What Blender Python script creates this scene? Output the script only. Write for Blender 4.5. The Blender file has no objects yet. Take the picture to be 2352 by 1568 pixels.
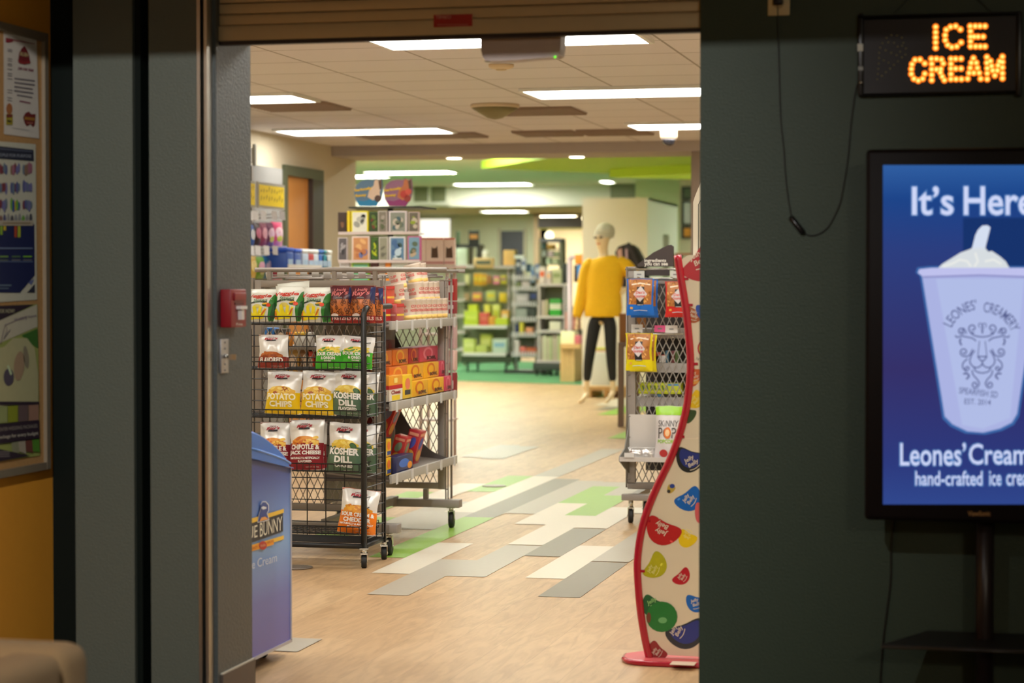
import bpy, bmesh, math, random
from mathutils import Vector, Matrix, noise
from mathutils.geometry import tessellate_polygon
random.seed(7)
scene = bpy.context.scene
COL = scene.collection
# ---------------------------------------------------------------- camera
CAM_H = 1.25
F_PX, CX, CY, HOR = 4900.0, 1176.0, 784.0, 655.0      # focal length in pixels, frame centre, horizon row
YAW, PITCH = math.atan(1154 / F_PX), math.atan((CY - HOR) / F_PX)
FW = Vector((-math.sin(YAW) * math.cos(PITCH), math.cos(YAW) * math.cos(PITCH), -math.sin(PITCH)))
RT = Vector((math.cos(YAW), math.sin(YAW), 0))
UP = RT.cross(FW)
EYE = Vector((0, 0, CAM_H))
cam_data = bpy.data.cameras.new('camera')
cam = bpy.data.objects.new('camera', cam_data)
COL.objects.link(cam)
cam.location = EYE
cam.rotation_euler = FW.to_track_quat('-Z', 'Y').to_euler()
cam_data.sensor_width = 36
cam_data.lens = F_PX / 2352 * 36
cam_data.clip_end = 200
cam_data.dof.use_dof = True
cam_data.dof.focus_distance = 8.7
cam_data.dof.aperture_fstop = 3.2
scene.camera = cam
# ---------------------------------------------------------------- world, exposure, hall lamps
w = bpy.data.worlds.new('world'); scene.world = w
w.use_nodes = True
w.node_tree.nodes['Background'].inputs[0].default_value = (1, .9, .75, 1)
w.node_tree.nodes['Background'].inputs[1].default_value = .0
scene.view_settings.view_transform = 'Standard'
scene.view_settings.look = 'None'
scene.view_settings.exposure = 0.0
scene.view_settings.gamma = 1
STORE_E = 14.0          # store troffers
HALL_SPOT = 430.0      # unseen hall spot, aimed to light the piers
HALL_FILL = 185.0       # unseen fill lamp added further back in the hall


def ray(px, py):
    return FW + RT * ((px - CX) / F_PX) - UP * ((py - CY) / F_PX)
def at_y(px, py, Y):
    d = ray(px, py); return EYE + d * (Y / d.y)
def at_x(px, py, X):
    d = ray(px, py); return EYE + d * (X / d.x)
def at_z(px, py, z):
    d = ray(px, py); return EYE + d * ((z - CAM_H) / d.z)
def onY(Y, k=0):
    return lambda x, y: at_y(x, y, Y - .0012 * k)
def onX(X, k=0):
    return lambda x, y: at_x(x, y, X + .0012 * k)

# ---------------------------------------------------------------- materials
def lin(c):
    c = c / 255.0
    return c / 12.92 if c <= .04045 else ((c + .055) / 1.055) ** 2.4
def rgb(c): return (lin(c[0]), lin(c[1]), lin(c[2]))
MATS = {}
def mat(key, col=None, rough=.5, metal=0, var=.06, scale=40, bump=0, bscale=250, emit=0, spec=.5, trans=0, coat=0):
    if key in MATS: return MATS[key]
    m = bpy.data.materials.new(key); m.use_nodes = True
    nt = m.node_tree; b = nt.nodes['Principled BSDF']
    r = rgb(col)
    b.inputs['Roughness'].default_value = rough
    b.inputs['Metallic'].default_value = metal
    b.inputs['Specular IOR Level'].default_value = spec
    if trans: b.inputs['Transmission Weight'].default_value = trans
    if coat: b.inputs['Coat Weight'].default_value = coat
    if emit:
        b.inputs['Emission Color'].default_value = (*r, 1)
        b.inputs['Emission Strength'].default_value = emit
        b.inputs['Base Color'].default_value = (*[x * .05 for x in r], 1); b.inputs['Specular IOR Level'].default_value = .1
    else:
        tc = nt.nodes.new('ShaderNodeTexCoord')
        n = nt.nodes.new('ShaderNodeTexNoise'); n.inputs['Scale'].default_value = scale; n.inputs['Detail'].default_value = 3
        mx = nt.nodes.new('ShaderNodeMix'); mx.data_type = 'RGBA'
        mx.inputs['A'].default_value = (*[x * (1 - var) for x in r], 1)
        mx.inputs['B'].default_value = (*[min(1, x * (1 + var)) for x in r], 1)
        nt.links.new(tc.outputs['Object'], n.inputs['Vector'])
        nt.links.new(n.outputs['Fac'], mx.inputs['Factor'])
        nt.links.new(mx.outputs['Result'], b.inputs['Base Color'])
        if bump:
            n2 = nt.nodes.new('ShaderNodeTexNoise'); n2.inputs['Scale'].default_value = bscale; n2.inputs['Detail'].default_value = 4
            bp = nt.nodes.new('ShaderNodeBump'); bp.inputs['Strength'].default_value = bump; bp.inputs['Distance'].default_value = .004
            nt.links.new(tc.outputs['Object'], n2.inputs['Vector'])
            nt.links.new(n2.outputs['Fac'], bp.inputs['Height'])
            nt.links.new(bp.outputs['Normal'], b.inputs['Normal'])
    MATS[key] = m
    return m
def C(r, g, b, rough=.45, **k):
    """a plain printed or painted colour"""
    return mat('paint_%d_%d_%d_%d' % (r, g, b, int(rough * 100)), (r, g, b), rough, **k)
def glow(r, g, b, s=1.0):
    return mat('glow_%d_%d_%d_%d' % (r, g, b, int(s * 100)), (r, g, b), emit=s)

def wood_floor():
    m = bpy.data.materials.new('wood_plank_floor'); m.use_nodes = True
    nt = m.node_tree; b = nt.nodes['Principled BSDF']; N = nt.nodes.new; L = nt.links.new
    tc = N('ShaderNodeTexCoord')
    mp = N('ShaderNodeMapping'); mp.inputs['Rotation'].default_value = (0, 0, math.pi / 2); mp.inputs['Location'].default_value = (.29, -.15, 0)
    br = N('ShaderNodeTexBrick'); br.offset = .37; br.inputs['Scale'].default_value = 1
    br.inputs['Brick Width'].default_value = 1.15; br.inputs['Row Height'].default_value = .1715; br.inputs['Mortar Size'].default_value = .0006
    br.inputs['Color1'].default_value = (*rgb((200, 168, 126)), 1); br.inputs['Color2'].default_value = (*rgb((188, 154, 113)), 1)
    br.inputs['Mortar'].default_value = (*rgb((150, 120, 90)), 1)
    mp2 = N('ShaderNodeMapping'); mp2.inputs['Scale'].default_value = (16, 2.6, 1)
    n = N('ShaderNodeTexNoise'); n.inputs['Scale'].default_value = 1.6; n.inputs['Detail'].default_value = 6; n.inputs['Distortion'].default_value = 1.2
    cr = N('ShaderNodeValToRGB'); cr.color_ramp.elements[0].position = .32; cr.color_ramp.elements[0].color = (.70, .66, .62, 1)
    cr.color_ramp.elements[1].position = .62; cr.color_ramp.elements[1].color = (1, 1, 1, 1)
    mx = N('ShaderNodeMix'); mx.data_type = 'RGBA'; mx.blend_type = 'MULTIPLY'; mx.inputs['Factor'].default_value = .75
    L(tc.outputs['Object'], mp.inputs['Vector']); L(mp.outputs[0], br.inputs['Vector'])
    L(tc.outputs['Object'], mp2.inputs['Vector']); L(mp2.outputs[0], n.inputs['Vector']); L(n.outputs['Fac'], cr.inputs['Fac'])
    L(br.outputs['Color'], mx.inputs['A']); L(cr.outputs['Color'], mx.inputs['B']); L(mx.outputs['Result'], b.inputs['Base Color'])
    b.inputs['Roughness'].default_value = .42
    return m
def tile_ceiling():
    m = bpy.data.materials.new('ceiling_tile'); m.use_nodes = True
    nt = m.node_tree; b = nt.nodes['Principled BSDF']; N = nt.nodes.new; L = nt.links.new
    tc = N('ShaderNodeTexCoord'); mp = N('ShaderNodeMapping'); mp.inputs['Location'].default_value = (2.92, -9.95 + .555 * 30, 0)
    br = N('ShaderNodeTexBrick'); br.offset = 0; br.inputs['Scale'].default_value = 1
    br.inputs['Brick Width'].default_value = .648; br.inputs['Row Height'].default_value = .555; br.inputs['Mortar Size'].default_value = .007
    br.inputs['Color1'].default_value = (*rgb((230, 224, 222)), 1); br.inputs['Color2'].default_value = (*rgb((227, 221, 219)), 1)
    br.inputs['Mortar'].default_value = (*rgb((172, 162, 152)), 1)
    n = N('ShaderNodeTexNoise'); n.inputs['Scale'].default_value = 220; n.inputs['Detail'].default_value = 2
    bp = N('ShaderNodeBump'); bp.inputs['Strength'].default_value = .15; bp.inputs['Distance'].default_value = .003
    L(tc.outputs['Object'], mp.inputs['Vector']); L(mp.outputs[0], br.inputs['Vector']); L(br.outputs['Color'], b.inputs['Base Color'])
    L(tc.outputs['Object'], n.inputs['Vector']); L(n.outputs['Fac'], bp.inputs['Height']); L(bp.outputs['Normal'], b.inputs['Normal'])
    b.inputs['Roughness'].default_value = .9
    return m

# ---------------------------------------------------------------- mesh builder
ORG = {}
_TXT = {}
def text_geo(s, bold=0.0, shear=0.0, spacing=1.0):
    k = (s, bold, shear, spacing)
    if k not in _TXT:
        cu = bpy.data.curves.new('lettering', 'FONT'); cu.body = s; cu.resolution_u = 3
        cu.offset = bold; cu.shear = shear; cu.space_character = spacing
        o = bpy.data.objects.new('lettering', cu)
        me = bpy.data.meshes.new_from_object(o)
        vs = [(v.co.x, v.co.y) for v in me.vertices]; fs = [tuple(p.vertices) for p in me.polygons]
        bpy.data.objects.remove(o); bpy.data.curves.remove(cu); bpy.data.meshes.remove(me)
        x0 = min(v[0] for v in vs); x1 = max(v[0] for v in vs); y0 = min(v[1] for v in vs); y1 = max(v[1] for v in vs)
        vs = [((x - (x0 + x1) / 2), (y - (y0 + y1) / 2)) for x, y in vs]
        _TXT[k] = (vs, fs, x1 - x0, y1 - y0)
    return _TXT[k]

class MB:
    def __init__(s): s.v, s.f, s.mi, s.sm, s.mats = [], [], [], [], []
    def m(s, m):
        if m not in s.mats: s.mats.append(m)
        return s.mats.index(m)
    def add(s, vs, fs, m, smooth=False):
        o = len(s.v); k = s.m(m)
        s.v += [Vector(v) for v in vs]
        for f in fs: s.f.append([i + o for i in f]); s.mi.append(k); s.sm.append(smooth)
        return s
    def box(s, lo, hi, m, bev=0.0):
        x0, y0, z0 = [min(a, b) for a, b in zip(lo, hi)]; x1, y1, z1 = [max(a, b) for a, b in zip(lo, hi)]
        if bev:
            bm = bmesh.new(); bmesh.ops.create_cube(bm, size=1)
            for v in bm.verts: v.co = Vector(((x0 + x1) / 2 + v.co.x * (x1 - x0), (y0 + y1) / 2 + v.co.y * (y1 - y0), (z0 + z1) / 2 + v.co.z * (z1 - z0)))
            bmesh.ops.bevel(bm, geom=bm.edges[:], offset=bev, segments=3, profile=.5, affect='EDGES')
            bm.verts.index_update()
            s.add([v.co.copy() for v in bm.verts], [[v.index for v in f.verts] for f in bm.faces], m, True); bm.free()
            return s
        v = [(x0, y0, z0), (x1, y0, z0), (x1, y1, z0), (x0, y1, z0), (x0, y0, z1), (x1, y0, z1), (x1, y1, z1), (x0, y1, z1)]
        return s.add(v, [(0, 3, 2, 1), (4, 5, 6, 7), (0, 1, 5, 4), (1, 2, 6, 5), (2, 3, 7, 6), (3, 0, 4, 7)], m)
    def pbox(s, x0, y0, x1, y1, Y, d, m, bev=0):
        """box whose front face stands in the plane Y, spanning two measured corners; d is its real depth"""
        a = at_y(x0, y1, Y); b = at_y(x1, y0, Y)
        return s.box((a.x, Y, a.z), (b.x, Y + d, b.z), m, bev)
    def tube(s, pts, r, m, n=8, closed=False):
        pts = [Vector(p) for p in pts]; R = r if isinstance(r, (list, tuple)) else [r] * len(pts)
        vs, fs = [], []; prev = None; N = len(pts)
        for i, p in enumerate(pts):
            if closed: t = pts[(i + 1) % N] - pts[i - 1]
            else: t = pts[min(i + 1, N - 1)] - pts[max(i - 1, 0)]
            t.normalize()
            if prev is None:
                a = Vector((0, 0, 1)) if abs(t.z) < .9 else Vector((0, 1, 0))
                u = t.cross(a).normalized()
            else: u = (prev - t * prev.dot(t)).normalized()
            prev = u; v = t.cross(u)
            vs += [p + (u * math.cos(2 * math.pi * k / n) + v * math.sin(2 * math.pi * k / n)) * R[i] for k in range(n)]
        for i in range(N if closed else N - 1):
            j = (i + 1) % N
            fs += [(i * n + k, i * n + (k + 1) % n, j * n + (k + 1) % n, j * n + k) for k in range(n)]
        if not closed: fs += [tuple(range(n - 1, -1, -1)), tuple((N - 1) * n + k for k in range(n))]
        return s.add(vs, fs, m, n > 4)
    def rod(s, a, b, r, m, n=6): return s.tube([a, b], r, m, n)
    def lathe(s, prof, c, m, n=24, axis='Z', smooth=True):
        c = Vector(c); vs, fs = [], []
        for r, h in prof:
            for k in range(n):
                a = 2 * math.pi * k / n; x, y = r * math.cos(a), r * math.sin(a)
                vs.append(c + (Vector((x, y, h)) if axis == 'Z' else Vector((h, x, y)) if axis == 'X' else Vector((x, h, y))))
        for i in range(len(prof) - 1):
            fs += [(i * n + k, i * n + (k + 1) % n, (i + 1) * n + (k + 1) % n, (i + 1) * n + k) for k in range(n)]
        fs += [tuple(range(n - 1, -1, -1)), tuple((len(prof) - 1) * n + k for k in range(n))]
        return s.add(vs, fs, m, smooth)
    def sphere(s, c, r, m, n=16, k=10):
        R = r if isinstance(r, (tuple, list)) else (r, r, r); c = Vector(c); vs, fs = [], []
        for i in range(k + 1):
            t = math.pi * i / k
            for j in range(n):
                p = 2 * math.pi * j / n
                vs.append(c + Vector((R[0] * math.sin(t) * math.cos(p), R[1] * math.sin(t) * math.sin(p), R[2] * math.cos(t))))
        for i in range(k): fs += [(i * n + j, i * n + (j + 1) % n, (i + 1) * n + (j + 1) % n, (i + 1) * n + j) for j in range(n)]
        return s.add(vs, fs, m, True)
    def prism(s, pts, fn0, fn1, m):
        """outline pts carried by two surface maps (front and back) and closed all round"""
        n = len(pts); a = [fn0(*p) for p in pts]; b = [fn1(*p) for p in pts]
        tr = tessellate_polygon([[Vector((p[0], p[1], 0)) for p in pts]])
        fs = [tuple(t) for t in tr] + [tuple(i + n for i in reversed(t)) for t in tr]
        fs += [(i, (i + 1) % n, n + (i + 1) % n, n + i) for i in range(n)]
        return s.add(a + b, fs, m)
    def poly(s, pts, fn, m):
        tr = tessellate_polygon([[Vector((p[0], p[1], 0)) for p in pts]])
        return s.add([fn(*p) for p in pts], [tuple(t) for t in tr], m)
    def rect(s, x0, y0, x1, y1, fn, m): return s.add([fn(x0, y0), fn(x1, y0), fn(x1, y1), fn(x0, y1)], [(0, 1, 2, 3)], m)
    def stroke(s, pts, wd, fn, m):
        vs = []; P = [Vector(p) for p in pts]
        for i, p in enumerate(P):
            t = P[min(i + 1, len(P) - 1)] - P[max(i - 1, 0)]
            if t.length < 1e-9: t = Vector((1, 0))
            t.normalize(); nn = Vector((-t.y, t.x)) * wd / 2
            vs += [fn(*(p + nn)), fn(*(p - nn))]
        return s.add(vs, [(2 * i, 2 * i + 1, 2 * i + 3, 2 * i + 2) for i in range(len(P) - 1)], m)
    def text(s, st, cx, cy, w, h, fn, m, rot=0, bold=0.0, shear=0.0, down=True, arc=None, spacing=1.0):
        vs, fs, tw, th = text_geo(st, bold, shear, spacing)
        if w is None: w = tw * h / th
        if h is None: h = th * w / tw
        kx, ky = w / tw, h / th; c, sn = math.cos(rot), math.sin(rot); out = []
        for x, y in vs:
            x *= kx; y *= ky
            if arc:                                     # lettering bent round a circle of radius arc
                a = x / arc; x, y = (arc + y) * math.sin(a), (arc + y) * math.cos(a) - arc
            X, Y2 = x * c - y * sn, x * sn + y * c
            out.append(fn(cx + X, cy - Y2 if down else cy + Y2))
        return s.add(out, fs, m)
    def decal(s, pts, fn, m, nu=10, nv=12):
        """print cut along the grid of a curved surface so that it lies on it"""
        bm = bmesh.new(); vs = [bm.verts.new((p[0], p[1], 0)) for p in pts]
        try: bm.faces.new(vs)
        except ValueError: bm.free(); return s
        us = [p[0] for p in pts]; ws = [p[1] for p in pts]
        for ax, n, lo, hi in ((0, nu, min(us), max(us)), (1, nv, min(ws), max(ws))):
            for k in range(n + 1):
                t = k / n
                if lo + 1e-4 < t < hi - 1e-4:
                    co = Vector((t, 0, 0)) if ax == 0 else Vector((0, t, 0)); no = Vector((1, 0, 0)) if ax == 0 else Vector((0, 1, 0))
                    bmesh.ops.bisect_plane(bm, geom=bm.verts[:] + bm.edges[:] + bm.faces[:], plane_co=co, plane_no=no)
        bmesh.ops.triangulate(bm, faces=[f for f in bm.faces if len(f.verts) > 4])
        bm.verts.index_update()
        s.add([fn(v.co.x, v.co.y) for v in bm.verts], [[v.index for v in f.verts] for f in bm.faces], m, True); bm.free()
        return s
    def grid(s, fn, nu, nv, m, smooth=True):
        vs = [fn(i / nu, j / nv) for j in range(nv + 1) for i in range(nu + 1)]
        fs = [(j * (nu + 1) + i, j * (nu + 1) + i + 1, (j + 1) * (nu + 1) + i + 1, (j + 1) * (nu + 1) + i) for j in range(nv) for i in range(nu)]
        return s.add(vs, fs, m, smooth)
    def xf(s, M):
        s.v = [M @ v for v in s.v]; return s
    def build(s, name, parent=None, label=None, cat=None, group=None, kind=None):
        me = bpy.data.meshes.new(name)
        if parent is not None: org = ORG[parent]
        elif kind == 'structure': org = Vector((0, 0, 0))
        else:
            xs = [v.x for v in s.v]; ys = [v.y for v in s.v]
            org = Vector(((min(xs) + max(xs)) / 2, (min(ys) + max(ys)) / 2, min(v.z for v in s.v)))
        me.from_pydata([v - org for v in s.v], [], s.f)
        for mm in s.mats: me.materials.append(mm)
        me.polygons.foreach_set('material_index', s.mi); me.polygons.foreach_set('use_smooth', s.sm)
        me.update()
        bm = bmesh.new(); bm.from_mesh(me); bmesh.ops.recalc_face_normals(bm, faces=bm.faces[:]); bm.to_mesh(me); bm.free()
        o = bpy.data.objects.new(name, me); COL.objects.link(o); ORG[o] = org
        if parent is not None: o.parent = parent
        else: o.location = org
        tag(o, label, cat, group, kind)
        return o
def tag(o, label=None, cat=None, group=None, kind=None):
    if label: o['label'] = label
    if cat: o['category'] = cat
    if group: o['group'] = group
    if kind: o['kind'] = kind
def thing(name, label, cat, loc, group=None):
    o = bpy.data.objects.new(name, None); COL.objects.link(o); o.location = loc; o.empty_display_size = .05
    ORG[o] = Vector(loc); tag(o, label, cat, group); return o
def struct(name, mb): return mb.build(name, kind='structure')
def ell(cx, cy, rx, ry, rot=0, n=20):
    c, s = math.cos(rot), math.sin(rot)
    return [(cx + rx * math.cos(2 * math.pi * k / n) * c - ry * math.sin(2 * math.pi * k / n) * s,
             cy + rx * math.cos(2 * math.pi * k / n) * s + ry * math.sin(2 * math.pi * k / n) * c) for k in range(n)]
def bean(cx, cy, a, b, rot=0, bend=.6, n=30):
    """kidney outline: rounded body on a bent centre line"""
    c, s = math.cos(rot), math.sin(rot); out = []
    for k in range(n):
        t = 2 * math.pi * k / n; u = math.cos(t); r = b * .92 * (1 - min(1, abs(u)) ** 2.7) ** .5
        x = a * u; y = (r if math.sin(t) >= 0 else -r) - bend * b * (u * u - .4)
        out.append((cx + x * c - y * s, cy + x * s + y * c))
    return out
def lattice(mb, a, ux, uz, W, H, dx, dz, r, m):
    """expanded-metal diamonds between four edges: two families of slanted strips clipped to the panel"""
    a = Vector(a); ux = Vector(ux); uz = Vector(uz); sl = dz / dx
    for sg in (1, -1):
        k0 = -int(H / dz) - 2; k1 = int(W * sl / dz) + int(H / dz) + 3
        for k in range(k0, k1):
            c = k * dz                                  # z = c + sg*sl*x
            pts = []
            for x in (0, W):
                z = c + sg * sl * x
                if 0 <= z <= H: pts.append((x, z))
            for z in (0, H):
                x = (z - c) / (sg * sl)
                if 0 < x < W: pts.append((x, z))
            if len(pts) >= 2 and math.dist(pts[0], pts[1]) > .01:
                mb.tube([a + ux * pts[0][0] + uz * pts[0][1], a + ux * pts[1][0] + uz * pts[1][1]], r, m, 4)
# ================================================================ THE SETTING
HALLPAINT = mat('green_grey_wall_paint', (90, 96, 86), .5, var=.03, bump=.3, bscale=160)
RECESS_SHADE = mat('recess_shade_green', (12, 20, 16), .6, var=.03, spec=.15)  # shade of the recesses put into a near-black wall colour
CREAM = mat('cream_wall_paint', (206, 194, 168), .8, var=.02)
SAGE = mat('pale_sage_wall_paint', (206, 212, 188), .8, var=.02)
WHITEW = mat('white_wall_paint', (238, 232, 220), .8, var=.02)
ORANGE = mat('orange_wall_paint', (240, 164, 46), .7, var=.03)
ALU = mat('brushed_aluminium', (186, 182, 172), .35, 1, var=.04)
WHITEM = mat('white_enamel', (232, 230, 222), .4, var=.02)
BLACKM = mat('black_powder_coat', (26, 26, 26), .38, var=.05)
RUBBER = mat('black_rubber', (22, 22, 22), .6)
GREYM = mat('warm_grey_powder_coat', (150, 142, 134), .45, .3, var=.04)
CHROME = mat('chrome', (205, 205, 198), .22, 1, var=.03)
FW_Y = 5.9                                              # front face of the storefront wall
CZ = 2.4                                                # shop ceiling
lampE = glow(255, 253, 246, STORE_E)
lampF = glow(250, 255, 236, STORE_E * 2.6)

f = MB()
WOOD = wood_floor()
f.add([(-18, FW_Y, 0), (3, FW_Y, 0), (3, 40, 0), (-18, 40, 0)], [(0, 1, 2, 3)], WOOD)
f.add([(-6, -4, 0), (5, -4, 0), (5, FW_Y, 0), (-6, FW_Y, 0)], [(0, 1, 2, 3)], mat('hall_carpet_tile', (74, 68, 60), .9, var=.25, scale=120))
CARPET = mat('green_carpet', (80, 140, 92), .9, var=.08, scale=90)
f.add([(-18, 27.1, .004), (-9, 27.1, .004), (-6.9, 26.9, .004), (-4.4, 25.9, .004), (-3.2, 25.4, .004), (1, 25, .004), (1, 34, .004), (-18, 34, .004)], [tuple(range(8))], CARPET)
LANE = lambda k: -2.715 + .1715 * k
PW = mat('white_floor_plank', (214, 204, 184), .42, var=.03); PG = mat('lime_floor_plank', (136, 178, 62), .42, var=.05)
PD = mat('dark_grey_floor_plank', (128, 120, 104), .42, var=.05); PL = mat('light_grey_floor_plank', (172, 164, 148), .42, var=.05)
planks = [(0, 8.86, 9.98, PW), (4, 8.86, 10.02, PW), (5, 8.34, 9.44, PD), (1, 8.24, 9.37, PL), (2, 8.84, 9.96, PL),
          (-1, 9.38, 11.9, PG), (-2, 11.35, 13.6, PW), (-2, 13.6, 14.25, PL), (-2, 14.25, 16, PL), (-1, 11.12, 13.45, PD),
          (-2, 10.95, 11.35, PL), (-2, 10.5, 10.95, PL), (-3, 10.4, 11.9, PL), (-3, 12.5, 13.6, PG), (-4, 11.95, 13.0, PW),
          (0, 11.35, 13.35, PL), (1, 12.0, 13.3, PL), (1, 10.85, 11.95, PW), (2, 9.98, 11.32, PW), (3, 10.75, 11.8, PW),
          (1, 11.95, 13.0, PG), (2, 11.32, 12.45, PG), (3, 9.58, 10.72, PD), (3, 12.35, 13.4, PD), (2, 12.45, 13.3, PL),
          (5, 9.46, 10.75, PL), (6, 10.6, 11.5, PG), (6, 11.5, 12.6, PL), (4, 11.5, 12.6, PW), (1, 6.88, 7.15, PL), (0, 6.7, 7.05, PL),
          (-4, 8.6, 9.3, PL), (-5, 10.6, 11.4, PG), (-5, 11.4, 12.4, PG), (-4, 10.1, 11.0, PG), (-3, 17.1, 18.6, PG), (-2, 17.1, 18.8, PG),
          (-6, 20.5, 21.8, PG), (-7, 20.2, 21.6, PG), (-9, 21.8, 24.2, PW), (-8, 21.6, 22.8, PW), (-6, 22.8, 24.6, PW), (-5, 22.6, 24.0, PG), (-6, 21.8, 22.7, PD),
          (-8, 21, 21.6, PD), (-11, 23.4, 24.8, PG), (-6, 14.9, 16.1, PL), (-7, 15, 16.2, PL), (4, 14.0, 15.3, PW), (5, 14.2, 15.4, PW), (2, 18.8, 21.0, PG), (3, 18.8, 20.5, PG),
          (-3, 21.8, 23.5, PW), (-2, 21, 22, PD), (-1, 20.5, 21.6, PG)]
for i, (k, a, b, m) in enumerate(planks):
    zp = .0015 + i * 4e-5
    f.add([(LANE(k), a, zp), (LANE(k + 1), a, zp), (LANE(k + 1), b, zp), (LANE(k), b, zp)], [(0, 1, 2, 3)], m)
struct('floor', f)

# storefront wall: recessed backing, two flat pilasters, return, right-hand wall, header
wl = MB()
wl.box((-2.95, FW_Y + .06, 0), (-2.3, FW_Y + .27, 2.5), RECESS_SHADE)
wl.box((-2.718, FW_Y - .03, 0), (-2.53, FW_Y + .06, 2.5), HALLPAINT)
wl.box((-2.53, FW_Y - .012, 0), (-2.512, FW_Y + .06, 2.5), RECESS_SHADE)
wl.box((-2.478, FW_Y - .03, 0), (-2.322, FW_Y + .06, 2.5), HALLPAINT)
struct('wall_front_left', wl)
rt = MB(); rt.box((-2.46, FW_Y, 0), (-2.28, FW_Y + .29, 2.4), mat('shade_darkened_return', (74, 79, 78), .45, var=.03, bump=.6, bscale=110)); struct('wall_return', rt)  # hall paint darkened on the return to tone down the shop light
bb = MB(); bb.box((-2.284, FW_Y + .02, 0), (-2.272, FW_Y + .296, .098), mat('brown_rubber_baseboard', (84, 72, 64), .5)); bb.box((-2.284, FW_Y + .02, .098), (-2.274, FW_Y + .294, .102), C(190, 184, 168)); struct('baseboard_left', bb)
wr = MB(); wr.box((-.853, FW_Y, 0), (2.6, FW_Y + .29, 2.9), mat('shade_darkened_wall', (60, 73, 58), .5, var=.03, spec=.3, bump=.3, bscale=160)); struct('wall_front_right', wr)  # right wall: hall paint darkened to stand in for weaker light
hd = MB(); hd.box((-2.46, FW_Y + .06, 2.06), (-.853, FW_Y + .29, 2.9), HALLPAINT); struct('wall_header', hd)
st = MB(); st.box((-2.46, FW_Y + .16, 1.985), (-.853, FW_Y + .29, 2.06), C(46, 38, 34)); struct('trim_1', st)
ow = MB(); ow.box((-2.95, -4, 0), (-2.833, FW_Y + .06, 2.5), ORANGE); struct('wall_left_hall', ow)
# hall shell behind and around the viewer
hs = MB(); hs.box((2.6, -4, 0), (2.75, FW_Y + .29, 2.9), HALLPAINT); struct('wall_right_hall', hs)
hb = MB(); hb.box((-2.95, -4.15, 0), (2.75, -4, 2.9), mat('beige_hall_paint', (170, 150, 120), .8)); struct('wall_back_hall', hb)
hc = MB(); hc.box((-2.95, -4, 2.9), (2.75, FW_Y + .29, 2.98), mat('hall_ceiling_paint', (190, 180, 160), .9)); struct('ceiling_hall', hc)
so = MB(); so.box((-2.833, 4.0, 2.29), (2.6, 4.14, 2.9), HALLPAINT); struct('soffit_unseen', so)  # unseen soffit, added to cast the shadow line across the piers

# the shop shell
cl = MB(); cl.box((-5.6, FW_Y + .29, CZ), (2.2, 16.85, CZ + .06), tile_ceiling()); struct('ceiling', cl)
bm_ = MB(); bm_.box((-5.56, 16.85, 2.315), (2.2, 17.52, 2.95), mat('tan_beam_paint', (180, 170, 162), .8, var=.02)); struct('ceiling_beam', bm_)
cf = MB(); cf.box((-18, 17.52, 2.9), (3, 34.6, 2.96), mat('far_ceiling_tile', (240, 232, 214), .9, var=.03)); struct('ceiling_far', cf)
wlf = MB()
dY0, dY1 = at_x(650, 600, -5.5).y, at_x(731, 600, -5.5).y
wlf.box((-5.62, FW_Y + .29, 0), (-5.5, dY0, 2.46), CREAM); wlf.box((-5.62, dY0, 2.16), (-5.5, dY1, 2.46), CREAM); wlf.box((-5.62, dY1, 0), (-5.5, 17.52, 2.95), CREAM)
struct('wall_left', wlf)
wfl = MB(); wfl.box((-5.5, FW_Y + .15, 0), (-2.46, FW_Y + .29, 2.46), CREAM); wfl.box((-.853, FW_Y + .291, 0), (2.2, FW_Y + .33, 2.46), CREAM); struct('wall_front_inside', wfl)
wrt = MB(); wrt.box((.9, FW_Y + .29, 0), (1.05, 40, 2.96), CREAM); struct('wall_right', wrt)
pr = MB(); a = at_y(1586, 400, 16.85); pr.box((a.x, 16.88, 0), (a.x + .6, 17.5, 2.313), mat('taupe_pier_paint', (150, 136, 122), .8)); struct('wall_pier', pr)

# door in the left wall
d = MB(); d.box((-5.53, dY0 + .05, 0), (-5.51, dY1 - .2, 2.12), mat('oak_door_veneer', (206, 138, 66), .5, var=.08, scale=8)); dr = struct('door_1', d)
d = MB(); d.box((-5.55, dY0 - .02, 2.1), (-5.47, dY1 + .06, 2.18), C(84, 88, 66)); d.box((-5.55, dY1 - .22, 0), (-5.47, dY1 + .06, 2.1), C(62, 52, 46)); d.box((-5.55, dY0 - .02, 0), (-5.47, dY0 + .04, 2.1), C(84, 88, 66)); o = d.build('door_frame', dr)
# far shop walls
fw_ = MB()
fw_.pbox(790, 419, 1402, 476, 34.5, .5, WHITEW)                          # bulkhead over the stock room opening
struct('wall_bulkhead', fw_)
z2 = at_y(1000, 476, 34.5).z
fs = MB(); fs.box((-18, 34.6, z2), (3, 41.7, z2 + .05), mat('stockroom_ceiling', (196, 190, 150), .9)); struct('ceiling_stockroom', fs)
wb = MB()
L = at_y(1225, 600, 38).x
wb.box((-18, 38, 0), (L, 38.15, z2), SAGE); wb.box((at_y(1338, 600, 38).x, 38, 0), (3, 38.15, z2), SAGE)
struct('wall_back', wb)
wf2 = MB(); wf2.box((-18.1, 17.5, 0), (-18, 38.2, 2.95), SAGE); struct('wall_far_left', wf2)
wy = MB(); wy.box((L - .5, 41.5, 0), (3, 41.6, z2 + .1), mat('warm_white_paint', (250, 242, 222), .8)); struct('wall_far_room', wy)
wx = MB(); wx.pbox(1402, 404, 1460, 470, 34.3, .6, C(138, 138, 116, .8)); struct('wall_far_grey', wx)  # wall in shade, the shade put into its grey
wx = MB(); wx.pbox(1459, 404, 1562, 640, 33.0, .4, mat('warm_cream_paint', (232, 222, 188), .8)); struct('wall_far_cream', wx)
wx = MB(); wx.pbox(1560, 404, 1592, 900, 30.0, .3, CREAM); struct('wall_far_right', wx)
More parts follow.
